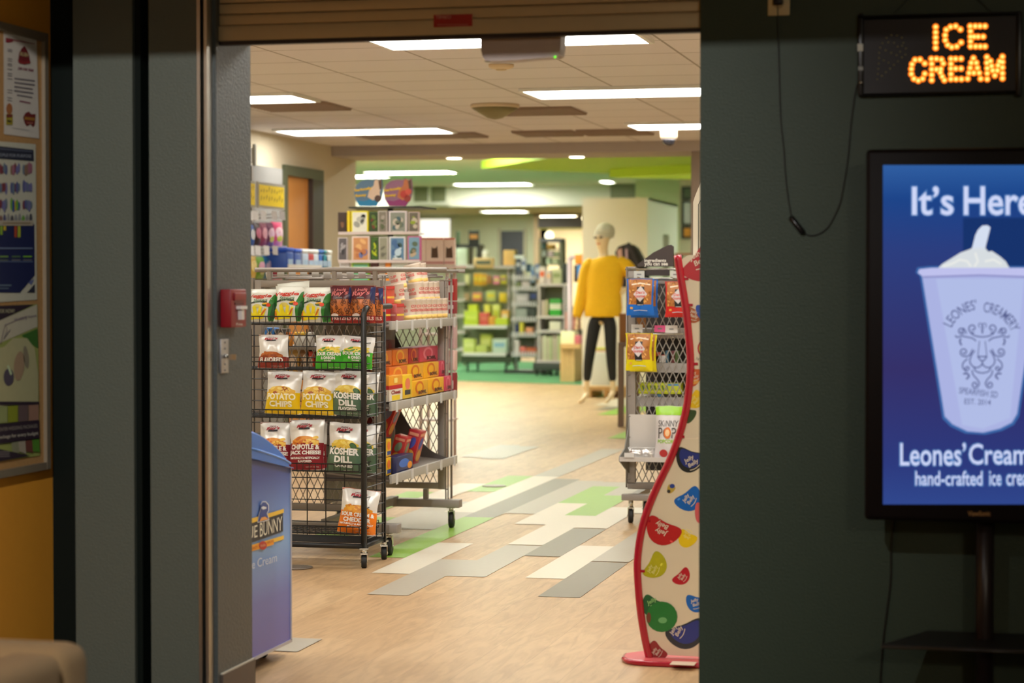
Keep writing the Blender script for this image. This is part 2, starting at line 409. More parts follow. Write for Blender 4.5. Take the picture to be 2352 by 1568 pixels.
# stock-room doors, shutter and window
d = MB(); d.pbox(1150, 530, 1202, 720, 37.97, .03, C(78, 80, 92)); dr = struct('door_2', d)
d = MB(); d.pbox(1143, 524, 1150, 720, 37.95, .05, C(190, 186, 164)); d.pbox(1202, 524, 1208, 720, 37.95, .05, C(190, 186, 164)); d.build('door_frame', dr)
d = MB(); d.pbox(1226, 478, 1236, 760, 37.9, .2, C(222, 198, 166)); d.pbox(1226, 478, 1340, 496, 37.9, .2, C(150, 128, 100)); struct('door_3', d)

# white partition block with niches on its side
blk = MB()
A = at_y(1338, 455, 26.0); B = at_y(1487, 455, 26.0); blk.box((A.x, 26.0, .0), (B.x, 26.12, A.z), WHITEW)
yb = at_x(1556, 470, B.x).y
blk.box((B.x - .1, 26.12, 0), (B.x, 27.2, A.z), WHITEW); blk.box((B.x - .1, yb - .7, 0), (B.x, yb, A.z), WHITEW)
blk.box((B.x - .1, 27.2, A.z - .42), (B.x, yb - .7, A.z), WHITEW); blk.box((B.x - .6, 27.2, A.z - 1.02), (B.x, yb - .7, A.z - .94), C(150, 150, 120))
blk.box((B.x - .62, 26.12, 0), (B.x - .6, yb, A.z), C(214, 208, 206, .7)); blk.box((B.x - .6, 26.12, A.z - .03), (B.x, yb, A.z), WHITEW)
struct('wall_partition', blk)
# dropped lime ceiling cloud (curved fascia and soffit)
def cloud(pts, z0, z1, name, m):
    g = MB(); g.prism(pts, lambda x, y: Vector((x, y, z0)), lambda x, y: Vector((x, y, z1)), m); struct(name, g)
LIME = mat('lime_ceiling_paint', (146, 184, 42), .7, var=.02)
xl = at_y(1105, 380, 24.0).x; xr = at_y(1586, 380, 22).x
cloud([(xl, 24.0), (xl + 1.4, 21.9), (xl + 2.8, 20.6), (xr, 20.0), (xr, 27.0), (xl + 3.2, 27.0), (xl + 1.9, 26.2)], 2.60, 2.69, 'ceiling_cloud', LIME)
cloud([(at_y(1400, 390, 24.4).x, 24.4), (xr, 23.6), (xr, 25.4)], 2.50, 2.60, 'ceiling_step', mat('bright_lime_paint', (196, 236, 80), .7))

# ---------------------------------------------------------------- ceiling fixtures
def troffer(x0, x1, y0, y1, z, lab, grp, em=None):
    t = thing('ceiling_light', lab, 'ceiling light', ((x0 + x1) / 2, (y0 + y1) / 2, z - .03), grp)
    g = MB(); e = .022
    for lo, hi in (((x0, y0), (x1, y0 + e)), ((x0, y1 - e), (x1, y1)), ((x0, y0 + e), (x0 + e, y1 - e)), ((x1 - e, y0 + e), (x1, y1 - e))):
        g.box((*lo, z - .02), (*hi, z - .001), WHITEM)
    g.build('frame', t)
    g = MB(); g.box((x0 + e, y0 + e, z - .012), (x1 - e, y1 - e, z - .002), em or lampE); g.build('diffuser', t)
G = 'fluorescent panels in the shop ceiling'
troffer(-2.94, -1.65, 9.36, 9.92, CZ, 'nearest long fluorescent panel, behind the grey door sensor', G)
troffer(-5.5, -4.19, 12.1, 12.62, CZ, 'short visible fluorescent panel cut off by the left door post', G)
troffer(-2.83, -1.52, 12.17, 12.73, CZ, 'fluorescent panel running behind the right-hand wall edge, second row', G)
troffer(-5.32, -4.05, 14.88, 15.42, CZ, 'fluorescent panel above the oak door, far left of the tiled ceiling', G)
troffer(at_z(1478, 300, CZ).x, -.9, 14.9, 15.42, CZ, 'fluorescent panel half hidden by the white dome camera', G)
# two more of the same row stand just inside the shop, above the doorway
troffer(-2.94, -1.65, 6.75, 7.3, CZ, 'fluorescent panel above the ice cream freezer, hidden by the shutter', G)
troffer(-5.3, -4.0, 9.36, 9.92, CZ, 'fluorescent panel above the left wall shelves, hidden by the door post', G)
troffer(-1.3, -.05, 6.75, 7.3, CZ, 'added fill panel above the white cooler, hidden by the right-hand wall', G)  # unseen panel, added as fill for the upright faces
troffer(-1.0, .25, 9.36, 9.92, CZ, 'added fill panel right of the nearest one, hidden by the right-hand wall', G)  # another unseen fill panel, added behind the right-hand wall
troffer(-5.3, -4.0, 6.75, 7.3, CZ, 'added fill panel left of the doorway, hidden by the door post', G)  # unseen fill panel added on the left of the doorway
def far_light(x0, y, x1, Y, z, lab, hgt=.6):
    a = at_y(x0, y, Y).x; b = at_y(x1, y, Y).x; troffer(a, b, Y, Y + hgt, z, lab, 'fluorescent panels in the far ceiling', lampF)
far_light(830, 386, 1030, 29.6, 2.9, 'left far ceiling panel beside the beam end')
far_light(1036, 414, 1210, 33.4, 2.9, 'far ceiling panel just above the white bulkhead')
far_light(814, 420, 848, 33.8, 2.9, 'stub of a far ceiling panel behind the blue round sign')
far_light(1372, 412, 1400, 33.0, 2.9, 'short far ceiling panel at the edge of the grey bulkhead')
far_light(1100, 488, 1204, 36.2, z2, 'panel in the low stock-room ceiling, above the dark door', .5)
for i, (x0, x1, Y) in enumerate([(-9.6, -8.3, 22), (-6.2, -4.9, 23), (-3.0, -1.8, 29.4), (-9.4, -8.1, 26), (-12, -10.7, 24), (-4.3, -3.0, 19.4), (-8.4, -7.1, 20.5), (-6.9, -5.6, 22.5), (-1.9, -.7, 26), (-10.5, -9.2, 30.5), (-7.2, -5.9, 25.5)]):  # unseen panels added to brighten the far shop
    troffer(x0, x1, Y, Y + .6, 2.9, 'added far ceiling panel out of sight above the beam', 'added far ceiling panels above the beam', lampF)
for px, py, lb in ((1043, 360, 'left'), (1325, 357, 'right')):
    p = at_z(px, py, 2.315)
    t = thing('downlight', lb + ' round recessed downlight in the tan beam', 'downlight', (p.x, p.y, 2.3), 'downlights in the beam')
    g = MB(); g.lathe([(.075, 2.314), (.075, 2.306), (.062, 2.304)], (p.x, p.y, 0), WHITEM); g.build('trim_ring', t)
    g = MB(); g.lathe([(.06, 2.303), (.06, 2.298), (.001, 2.297)], (p.x, p.y, 0), glow(255, 240, 210, 9)); g.build('lens', t)
def vent(x0, x1, y0, y1, lab):
    t = thing('ceiling_vent', lab, 'vent', ((x0 + x1) / 2, (y0 + y1) / 2, CZ - .02), 'return air vents')
    g = MB(); g.box((x0, y0, CZ - .006), (x1, y1, CZ - .001), C(150, 124, 106)); g.build('backing', t)
    g = MB()
    n = 9
    for k in range(n): yy = y0 + (y1 - y0) * (k + .5) / n; g.box((x0, yy - .006, CZ - .018), (x1, yy + .006, CZ - .007), C(158, 134, 116))
    g.build('louvre', t)
vent(-3.35, -2.78, 13.45, 14.0, 'brown louvred vent beside the cone-shaped detector')
vent(-3.66, -3.2, 15.5, 16.0, 'left half of the paired far ceiling vents')
vent(-3.17, -2.66, 15.5, 16.0, 'right half of the paired far ceiling vents')
vent(-4.75, -4.2, 12.75, 13.3, 'made-up vent on a dark ceiling rectangle beyond the short panel')  # made-up vent standing in for a dark ceiling rectangle
vent(-4.9, -3.95, 15.55, 16.0, 'made-up vent on a dark ceiling rectangle between the far left panel and the beam')  # also a made-up vent, for the dark rectangle behind the far light
p = at_z(1137, 240, CZ)
t = thing('cone_diffuser', 'cone-shaped olive ceiling diffuser', 'diffuser', (p.x, p.y, CZ - .11))
g = MB(); g.lathe([(.155, CZ - .001), (.155, CZ - .02), (.15, CZ - .024)], (p.x, p.y, 0), C(214, 192, 160)); g.build('rim', t)
g = MB(); g.lathe([(.15, CZ - .024), (.1, CZ - .055), (.05, CZ - .085), (.008, CZ - .095)], (p.x, p.y, 0), C(132, 120, 76)); g.build('cone', t)
p = at_z(1151, 148, CZ)
t = thing('smoke_detector', 'small round cream smoke detector on a ceiling tile', 'smoke detector', (p.x, p.y, CZ - .03))
g = MB(); g.lathe([(.066, CZ - .001), (.066, CZ - .014), (.05, CZ - .022), (.03, CZ - .026)], (p.x, p.y, 0), C(224, 200, 160)); g.build('housing', t)
g = MB(); g.lathe([(.03, CZ - .0265), (.025, CZ - .031), (.003, CZ - .032)], (p.x, p.y, 0), C(206, 184, 146)); g.build('sensor_cap', t)
p = at_z(1536, 290, CZ)
t = thing('dome_camera', 'white dome security camera hanging from the ceiling', 'camera', (p.x, p.y, CZ - .14))
rr = .062
g = MB(); g.lathe([(rr, CZ - .001), (rr, CZ - .075), (rr * .92, CZ - .09)], (p.x, p.y, 0), C(222, 200, 170)); g.build('housing', t)
g = MB(); g.lathe([(rr * .78, CZ - .09), (rr * .76, CZ - .105), (rr * .6, CZ - .127), (rr * .3, CZ - .139), (.002, CZ - .142)], (p.x, p.y, 0), mat('smoked_dome', (40, 40, 46), .12, spec=.8)); g.build('lens_dome', t)
g = MB(); g.lathe([(rr * .8, CZ - .09), (rr * .8, CZ - .098), (rr * .77, CZ - .098)], (p.x, p.y, 0), C(200, 196, 206)); g.build('dome_ring', t)
a = at_y(950, 428, 34.44); b = at_y(1030, 466, 34.44)
t = thing('wall_vent', 'white framed two-panel vent in the far bulkhead', 'vent', ((a.x + b.x) / 2, 34.44, b.z))
g = MB(); g.pbox(944, 423, 1034, 470, 34.44, .05, WHITEW); g.build('frame', t)
for x0, x1 in ((951, 982), (991, 1023)):
    g = MB(); g.pbox(x0, 429, x1, 463, 34.42, .02, C(128, 128, 98)); g.build('grille', t)

# ---------------------------------------------------------------- unseen hall lamps, added to light the piers and shutter
def downlamp(loc, name, lab, power, col, spot, size):
    t = thing(name, lab, 'hall lamp', loc, 'added hall lamps')
    g = MB(); x, y, z = loc; g.lathe([(.1, 0), (.1, -.02), (.085, -.03), (.082, -.01)], loc, WHITEM); g.build('trim_ring', t)
    l = bpy.data.lights.new(name, 'POINT' if spot == 'point' else 'SPOT'); l.energy = power; l.color = col
    if spot == 'point': l.type = 'POINT'; l.shadow_soft_size = size
    elif spot: l.spot_size = spot; l.spot_blend = .8; l.shadow_soft_size = size
    o = bpy.data.objects.new('lamp', l); COL.objects.link(o); o.parent = t; o.location = (0, 0, -.05)
    return o
o = downlamp((-1.3, 1.2, 2.89), 'unseen_hall_spot', 'unseen spot lamp added in the hall to light the piers', HALL_SPOT, (1, .98, .96), math.radians(66), .02)  # unseen spot, narrowed and aimed at the piers
o.rotation_euler = (Vector((-2.75, 5.9, 1.0)) - Vector((-1.3, 1.2, 2.84))).to_track_quat('-Z', 'Y').to_euler()
o = downlamp((2.0, -2.6, 2.85), 'unseen_hall_fill', 'unseen fill lamp added further back in the hall', HALL_FILL, (1, .89, .72), 'point', .25)  # added fill for the shutter and walls, no fixture seen
# ================================================================ HALL SIDE OF THE STOREFRONT
W_ = C(226, 222, 210, .6)
# rolling shutter
TAN = mat('tan_shutter_enamel', (208, 184, 140), .45, .2, var=.03)
TAN2 = mat('tan_bottom_bar', (202, 182, 142), .45, .2, var=.03)
SY = FW_Y + .03
t = thing('roller_shutter', 'raised tan rolling shutter across the top of the shop doorway', 'shutter', (-1.57, SY, 1.98))
g = MB(); x0, x1 = -2.30, -.853
zs = [2.18, 2.126, 2.072, 2.05, 2.018]
for za, zb in ((2.13, 2.18), (2.078, 2.128), (2.0455, 2.076), (2.012, 2.0435)):
    g.box((x0, SY, za), (x1, SY + .02, zb), TAN, .004)
g.build('curtain', t)
g = MB(); g.box((x0 + .012, SY - .008, 1.9665), (x1, SY + .028, 2.0105), TAN2, .003); bar = g.build('bottom_bar', t)
g = MB(); g.box((x0 + .012, SY - .004, 1.955), (x1, SY + .024, 1.9665), C(38, 26, 28)); g.build('rubber_seal', bar)
g = MB(); RED = C(176, 34, 30)
q = onY(SY - .008, 1); qq = onY(SY - .008, 2)
g.poly([(996, 34), (1085, 32), (1085, 60), (996, 63)], q, RED)
g.text('CORNELL', 1018, 39, 36, 8, qq, C(206, 150, 140), rot=math.pi, bold=.02)
for yy in (55, 58): g.rect(1004, yy, 1076, yy + 1.2, qq, C(196, 110, 100))
g.build('warning_sticker', t, 'red sticker with upside-down lettering')
g = MB(); g.box((-2.322, FW_Y - .045, 0), (-2.312, FW_Y + .05, 2.5), ALU); g.box((-2.300, FW_Y - .045, 0), (-2.291, FW_Y + .06, 2.5), ALU); g.box((-2.322, FW_Y + .02, 0), (-2.291, FW_Y + .03, 2.5), C(120, 112, 100))
g.build('guide_rail', t, 'bright metal guide rail')

# door sensor under the header
Y = FW_Y + .07
t = thing('door_sensor', 'grey motion sensor box hanging under the shop lintel', 'sensor', at_y(1196, 140, Y))
g = MB(); fb = lambda d: (lambda x, y: at_y(x, y, Y) + Vector((0, d, 0)))
pts = [(1104, 66), (1104, 110), (1108, 130), (1114, 138), (1124, 140), (1180, 138), (1240, 133), (1276, 130), (1284, 126), (1287, 112), (1289, 66)]
g.prism(pts, fb(0), fb(.07), mat('grey_sensor_plastic', (206, 190, 182), .5)); g.build('housing', t)
g = MB(); g.lathe([(.004, 0), (.003, -.004)], at_y(1275, 131, Y - .002), glow(120, 255, 60, 1.2), 8, 'Y'); g.build('indicator_light', t)
g = MB(); g.box(at_y(1112, 141, Y + .01), Vector(at_y(1124, 139, Y)) + Vector((0, .03, 0)), C(60, 52, 50)); g.build('latch', t)

# fire alarm pull station and key switch on the return wall
X = -2.28
r = lambda d: onX(X + d)
def xbox(g, x0, y0, x1, y1, d0, d1, m, bev=0):
    a = at_x(x0, y1, X); b = at_x(x1, y0, X); g.box((X + d0, a.y, a.z), (X + d1, b.y, b.z), m, bev)
t = thing('fire_alarm', 'red fire alarm pull station on the dark door return', 'fire alarm', at_x(520, 752, X))
REDA = mat('red_enamel', (142, 20, 32), .35)
g = MB(); xbox(g, 506, 664, 541, 752, 0, .034, REDA, .003); g.build('body', t)
g = MB(); xbox(g, 514, 694, 534, 700, .034, .037, C(90, 14, 18)); xbox(g, 511, 672, 537, 690, .034, .04, REDA, .002); g.build('cover', t)
g = MB(); xbox(g, 518, 702, 532, 710, .034, .05, C(226, 218, 210)); xbox(g, 522, 710, 528, 734, .034, .046, C(216, 208, 200)); g.build('pull_handle', t, 'white T-shaped handle')
g = MB(); g.text('Fire', 524, 744, 14, 6, lambda x, y: at_x(x, y, X) + Vector((.0355, 0, 0)), W_); g.build('lettering', t)
t = thing('key_switch', 'silver key switch plate with a key left in it', 'key switch', at_x(512, 858, X))
g = MB(); xbox(g, 504, 778, 521, 857, 0, .006, mat('brushed_steel_plate', (176, 174, 176), .35, .8), .001); g.build('plate', t)
g = MB()
for yy in (786, 800, 836, 850): g.lathe([(.003, .006), (.003, .008), (.001, .0085)], at_x(512, yy, X), C(120, 118, 118), 8, 'X')
g.build('screw', t)
g = MB(); c = at_x(513, 818, X); g.lathe([(.007, .006), (.007, .013), (.005, .014)], c, CHROME, 12, 'X'); lk = g.build('lock', t)
g = MB(); g.box((X + .014, c.y - .001, c.z - .01), (X + .04, c.y + .001, c.z + .006), CHROME); g.build('key', lk)

# cork board and its posters on the orange wall
OX = -2.833
def ox(k): return onX(OX + .012, k)
t = thing('notice_board', 'cork notice board in an aluminium frame on the orange wall', 'notice board', (OX, 5.3, .7))
CORK = mat('cork', (186, 142, 86), .95, var=.25, scale=160)
g = MB(); g.box((OX, 4.3, .71), (OX + .011, 5.89, 1.985), CORK); g.build('cork_panel', t)
g = MB(); fa = mat('dull_aluminium_frame', (156, 142, 120), .45, .4)
g.box((OX, 4.3, 1.975), (OX + .022, 5.9, 2.0), fa); g.box((OX, 4.3, .7), (OX + .022, 5.9, .722), fa); g.box((OX, 5.876, .7005), (OX + .0225, 5.9, 1.9995), fa); g.build('frame', t)
PAPER = C(218, 210, 198, .7)
# flyer
g = MB(); q = [ox(k) for k in range(6)]
g.poly([(8, 72), (84, 90), (90, 318), (9, 308)], q[1], PAPER)
MAR = C(124, 40, 44); INK = C(120, 112, 116); DNAV = C(34, 40, 70)
g.poly([(13, 86), (30, 90), (30, 96), (18, 98), (13, 97)], q[2], C(150, 50, 60)); g.poly([(30, 90), (80, 100), (80, 102), (30, 93)], q[2], C(160, 80, 88))
g.poly([(42, 138), (44, 122), (49, 112), (56, 105), (62, 114), (67, 126), (69, 143), (56, 148)], q[2], MAR)
g.text('RUSH', 56, 125, 19, 9, q[3], C(200, 180, 130), rot=-.2, bold=.04)
g.poly([(41, 136), (56, 142), (69, 139), (70, 145), (56, 148), (42, 144)], q[3], C(150, 48, 52))
g.text('JOIN OUR TEAM!', 59, 160, 36, 8, q[2], C(140, 76, 96), rot=-.16, bold=.04)
for i, (xa, xb) in enumerate(((33, 80), (33, 80), (33, 75), (33, 76))): yy = 180 + i * 9.4; g.stroke([(xa, yy), (xb, yy + 6)], 3.4, q[2], INK)
g.stroke([(39, 218), (74, 224)], 3, q[2], INK); g.stroke([(45, 232), (70, 237)], 3.4, q[2], C(140, 80, 100))
for yy in (113, 117, 134, 139, 146, 150, 158, 168, 173, 180, 206, 212, 224, 230): g.stroke([(17, yy), (28, yy + 2)], 1.6, q[2], INK)
g.poly(ell(21.5, 250, 7, 13, 0), q[2], C(178, 110, 60)); g.rect(14, 262, 29, 286, q[3], C(176, 160, 40)); g.rect(15, 263, 28, 269, q[4], MAR); g.stroke([(17, 277), (26, 279)], 4, q[4], C(60, 50, 30))
g.poly([(53, 270), (58, 260), (66, 256), (72, 262), (82, 262), (80, 286), (76, 292), (70, 285), (62, 290), (57, 284)], q[2], C(120, 40, 40)); g.stroke([(56, 271), (80, 274)], 7, q[3], C(170, 120, 50)); g.stroke([(62, 282), (76, 283)], 3, q[4], C(180, 110, 90))
g.stroke([(28, 293), (68, 300)], 1.6, q[2], C(180, 176, 170))
g.build('flyer', None, 'white job flyer with a dark red emblem, topmost on the cork board', 'flyer')
# middle poster
g = MB(); q = [ox(k) for k in range(6)]
g.poly([(-6, 324), (82, 331), (85, 688), (-6, 694)], q[1], C(206, 204, 184, .7))
NV = C(24, 34, 84, .6); NB = C(44, 48, 66, .6)
g.poly([(-6, 335), (77, 344), (78, 370), (-6, 364)], q[2], NB)
g.text('PEOPLE FOR PURPOSE', 32, 357, 80, 7, q[3], C(150, 156, 170), rot=-.05, bold=.02); g.stroke([(-4, 341), (74, 348)], 3, q[3], C(90, 96, 116))
rr_ = random.Random(3)
pal = [(120, 120, 170), (170, 110, 130), (110, 130, 150), (150, 120, 100), (130, 60, 70), (90, 96, 150)]
for row, yy in enumerate((388, 430, 470)):
    for k, xx in enumerate((6, 35, 63)):
        for j in range(5):
            cc = rr_.choice(pal); x_ = xx + (j - 2) * 4.2; h_ = rr_.uniform(18, 30)
            if row == 2 and k == 1: cc = ((120, 180, 60), (60, 90, 150), (220, 180, 70))[j % 3]
            g.poly(ell(x_, yy + rr_.uniform(-3, 3), 3, h_ / 2), q[2 + (j % 2)], C(*cc))
for k in range(9): xx = 2 + k * 8.6; g.poly(ell(xx, 503, 3.6, 9 + (k % 3) * 2), q[2], C(*rr_.choice([(90, 90, 130), (130, 90, 80), (150, 150, 150), (80, 80, 90), (110, 170, 70)])))
g.rect(-6, 506, 76, 518, q[3], C(190, 180, 160)); g.stroke([(6, 512), (70, 512)], 3, q[4], C(160, 140, 110))
g.poly([(-6, 517), (79, 515), (80, 632), (46, 672), (-6, 672)], q[2], NV)
for x_, c_, h_ in ((3, (150, 190, 50), 20), (11, (220, 190, 40), 10), (36, (190, 80, 40), 26), (44, (190, 200, 50), 26)): g.rect(x_ - 3, 519, x_ + 3, 519 + h_, q[3], C(*c_))
for i, yy in enumerate((569, 600)): g.stroke([(-5, yy), (76, yy + 1)], 1.6, q[3], C(110, 130, 170))
for yy, xx, c_ in ((589, 8, (130, 170, 80)), (589, 36, (90, 120, 80)), (589, 62, (130, 190, 60)), (597, 8, (90, 100, 90)), (597, 36, (110, 110, 120)), (597, 62, (110, 110, 120))): g.stroke([(xx - 9, yy), (xx + 11, yy)], 3.5, q[3], C(*c_))
g.stroke([(-4, 570), (74, 570)], 3, q[4], C(120, 136, 170)); g.stroke([(-3, 655), (26, 655)], 3, q[3], C(110, 130, 150)); g.stroke([(-3, 662), (20, 662)], 2, q[3], C(110, 130, 150))
g.poly([(80, 652), (80, 672), (62, 672)], q[2], NB); g.poly([(62, 648), (72, 644), (78, 640), (76, 648), (72, 654)], q[2], C(110, 120, 170))
g.build('poster', None, 'navy and white supplies poster in the middle of the cork board', 'poster')
# lower poster
g = MB(); q = [ox(k) for k in range(6)]
g.poly([(-6, 702), (86, 698), (92, 1046), (-6, 1060)], q[1], C(160, 170, 90, .7))
PUR = C(50, 34, 50, .6)
g.poly([(-6, 702), (78, 699), (-6, 738)], q[2], PUR); g.text('BOOK NOW!', 12, 714, 42, 9, q[3], C(190, 184, 150), bold=.02)
g.poly([(-6, 738), (85, 699), (86, 750), (-6, 790)], q[2], C(200, 194, 170, .7)); g.text('Wedding Venue', 58, 730, 52, 9, q[3], C(110, 90, 120), rot=.22); g.stroke([(2, 790), (8, 760), (14, 742), (16, 760), (8, 780), (24, 756)], 1.3, q[3], C(110, 90, 110)); g.stroke([(10, 747), (62, 726)], 1.4, q[3], C(130, 110, 130))
g.poly([(50, 770), (86, 754), (88, 800), (72, 790)], q[2], C(70, 120, 50)); g.poly([(-6, 800), (10, 796), (30, 776), (62, 776), (80, 800), (88, 860), (88, 922), (-6, 934)], q[3], C(190, 186, 140, .7))
g.poly(ell(44, 840, 12, 34, .1), q[4], C(178, 150, 120)); g.poly(ell(60, 820, 6, 26, -.1), q[4], C(150, 140, 116)); g.poly(ell(20, 866, 12, 20, 0), q[4], C(90, 80, 96)); g.poly([(16, 840), (20, 838), (28, 858), (24, 862)], q[5], C(200, 220, 180))
g.rect(-6, 922, 90, 930, q[4], PUR)
for k, c_ in enumerate(((160, 170, 110), (150, 160, 40), (110, 90, 90), (170, 130, 110))): g.poly([(-6 + 24 * k, 934 - 1.5 * k), (17 + 24 * k, 932.5 - 1.5 * k), (17 + 24 * k, 970 - 2 * k), (-6 + 24 * k, 972 - 2 * k)], q[4], C(*c_))
g.poly([(-6, 974), (90, 964), (91, 1008), (-6, 1020)], q[4], PUR); g.text('CENTER WEDDING PACKAGES', 40, 982, 92, 8, q[5], C(170, 160, 150), rot=.1); g.text('package for every budget', 42, 1000, 92, 10, q[5], C(214, 206, 190), rot=.11, bold=.01)
for k, c_ in enumerate(((150, 150, 120), (180, 170, 150), (120, 70, 60), (90, 150, 50))): g.poly([(26 + 16 * k, 1014 - 2 * k), (42 + 16 * k, 1012 - 2 * k), (44 + 16 * k, 1044 - 2 * k), (28 + 16 * k, 1036)], q[4], C(*c_))
g.poly([(-6, 1030), (70, 1046), (-6, 1060)], q[4], PUR)
for yy in (1038, 1043, 1048): g.stroke([(-5, yy), (22, yy - 1)], 1.5, q[5], C(160, 150, 150))
g.build('poster', None, 'green and white wedding venue poster, lowest on the cork board', 'poster')

# upholstered lounge chair, only its arm end reaches into the picture
c0 = at_y(170, 1490, 4.1)
t = thing('lounge_chair', 'woven tan lounge chair below the cork board', 'chair', (c0.x - .4, 3.8, 0))
WV = mat('tan_woven_upholstery', (150, 122, 84), .95, var=.45, scale=420, bump=.8, bscale=420)
g = MB(); g.box((c0.x - .13, 3.5, .14), (c0.x, 4.06, c0.z), WV, .035); g.build('armrest', t)
g = MB(); g.box((c0.x - .84, 3.5, .14), (c0.x - .71, 4.06, c0.z), WV, .035); g.build('armrest', t)
g = MB(); g.box((c0.x - .71, 3.44, .18), (c0.x - .13, 4.04, .42), WV, .03); g.build('seat', t)
g = MB(); g.box((c0.x - .835, 4.06, .14), (c0.x - .004, 4.2, c0.z + .004), WV, .04); g.build('backrest', t)
for xx in (c0.x - .78, c0.x - .06):
    for yy in (3.56, 4.12): g = MB(); g.lathe([(.018, .16), (.013, 0)], (xx, yy, 0), C(60, 40, 26), 10); g.build('leg', t)

# ---------------------------------------------------------------- outlet, sign, cord
RY = FW_Y
def rb(g, x0, y0, x1, y1, d0, d1, m, bev=0):
    a = at_y(x0, y1, RY); b = at_y(x1, y0, RY); g.box((a.x, RY - d1, a.z), (b.x, RY - d0, b.z), m, bev)
def rf(k): return onY(RY, k)
t = thing('wall_outlet', 'ivory wall outlet with a black plug at the top of the dark wall', 'outlet', at_y(1788, 37, RY))
IV = mat('ivory_plastic', (226, 208, 158), .45)
g = MB(); rb(g, 1764, -32, 1815, 37, 0, .006, IV, .002); g.build('plate', t)
g = MB(); g.poly(ell(1788, 6, 13, 14), lambda x, y: at_y(x, y, RY - .0068), C(190, 168, 124)); g.build('socket', t)
g = MB(); rb(g, 1778, -1, 1799, 13, .006, .03, C(34, 24, 22), .004); g.build('plug', t)
CORD = mat('black_cord', (24, 20, 18), .45)
def cordpts(px, d=.006):
    return [at_y(x, y, RY - d) for x, y in px]
def smooth_pts(p, n=6):
    out = []
    for i in range(len(p) - 1):
        a = p[max(i - 1, 0)]; b = p[i]; c = p[i + 1]; d = p[min(i + 2, len(p) - 1)]
        for k in range(n):
            s = k / n
            out.append(tuple(.5 * ((2 * b[j]) + (c[j] - a[j]) * s + (2 * a[j] - 5 * b[j] + 4 * c[j] - d[j]) * s * s + (3 * b[j] - a[j] - 3 * c[j] + d[j]) * s ** 3) for j in range(len(a))))
    return out + [tuple(p[-1])]
t = thing('power_cord', 'thin black power cord hanging in a loop from the outlet to the lit sign', 'cord', at_y(1850, 548, RY))
g = MB(); g.tube(cordpts(smooth_pts([(1786, 12), (1787, 60), (1789, 140), (1793, 270), (1800, 340), (1804, 400), (1811, 460), (1818, 498)])), .0014, CORD, 6); g.build('lead', t)
g = MB(); g.tube(cordpts(smooth_pts([(1844, 533), (1858, 540), (1874, 539), (1892, 530), (1908, 512), (1928, 470), (1938, 425), (1948, 360), (1955, 280), (1966, 205), (1974, 188)])), .0016, CORD, 6); g.build('lead', t)
g = MB(); a = at_y(1815, 497, RY - .012); b = at_y(1846, 537, RY - .012); g.tube([a, a.lerp(b, .1), a.lerp(b, .9), b], [.004, .0085, .0085, .004], mat('black_gloss_plastic', (28, 26, 26), .25), 12); g.build('inline_adapter', t)
# hanging wires of the sign
t = thing('led_sign', 'black ICE CREAM LED sign glowing orange on the dark wall', 'sign', at_y(2158, 224, RY))
BZ = mat('black_sign_frame', (22, 18, 17), .3)
PANEL = mat('dark_sign_panel', (34, 28, 30), .55)
g = MB(); rb(g, 1980, 38, 2342, 216, .004, .018, PANEL); g.build('panel', t)
g = MB()
for b4 in ((1972, 32, 2346, 42), (1973, 211, 2347, 223), (1971.5, 32.5, 1985, 222.5), (2333, 29.5, 2347.5, 222.5)): rb(g, *b4, .002, .026 + b4[0] * 1e-7, BZ, .004)
g.build('frame', t)
cr = lambda x, y: (1960 + x / 6, 20 + y / 6)
LET = {'I': [(1135, 250), (1135, 325), (1135, 395), (1135, 465), (1135, 540)],
 'C': [(1475, 285), (1410, 240), (1340, 250), (1280, 290), (1265, 365), (1268, 435), (1300, 500), (1355, 530), (1425, 520), (1485, 465)],
 'E': [(1610, 240), (1680, 240), (1745, 240), (1815, 240), (1615, 310), (1615, 385), (1665, 385), (1720, 385), (1790, 385), (1615, 450), (1615, 520), (1685, 520), (1750, 520), (1815, 520)],
 'C2': [(985, 755), (920, 700), (850, 705), (810, 765), (800, 830), (800, 900), (835, 965), (895, 990), (955, 965), (985, 895)],
 'R': [(1075, 690), (1145, 690), (1215, 700), (1240, 755), (1205, 830), (1145, 835), (1080, 760), (1080, 835), (1080, 910), (1080, 985), (1200, 880), (1225, 935), (1255, 985)],
 'E2': [(1345, 690), (1410, 690), (1485, 690), (1345, 760), (1345, 825), (1410, 825), (1485, 825), (1345, 900), (1345, 970), (1415, 970), (1490, 970)],
 'A': [(1655, 680), (1625, 745), (1695, 745), (1610, 815), (1710, 815), (1595, 885), (1660, 885), (1735, 885), (1575, 965), (1755, 965)],
 'M': [(1840, 665), (1840, 745), (1845, 820), (1845, 890), (1845, 970), (1890, 720), (1905, 790), (1920, 850), (1950, 920), (1985, 850), (1995, 780), (2015, 725), (2055, 660), (2055, 735), (2055, 810), (2055, 890), (2055, 960)]}
OR1 = glow(255, 122, 20, 1.5); OR2 = glow(255, 214, 110, 1.7)
for k, pts in LET.items():
    g = MB()
    for i, (x, y) in enumerate(pts):
        x, y = cr(x, y)
        g.poly(ell(x, y, 7.4, 7.4, 0, 14), lambda a, b: at_y(a, b, RY - .0188), OR1)
        c = at_y(x, y, RY - .0188)
        g.lathe([(.0046, 0), (.0042, -.003), (.0026, -.0048), (.0005, -.0052)], c, OR2, 10, 'Y')
    g.build('led_letter', t)
g = MB()
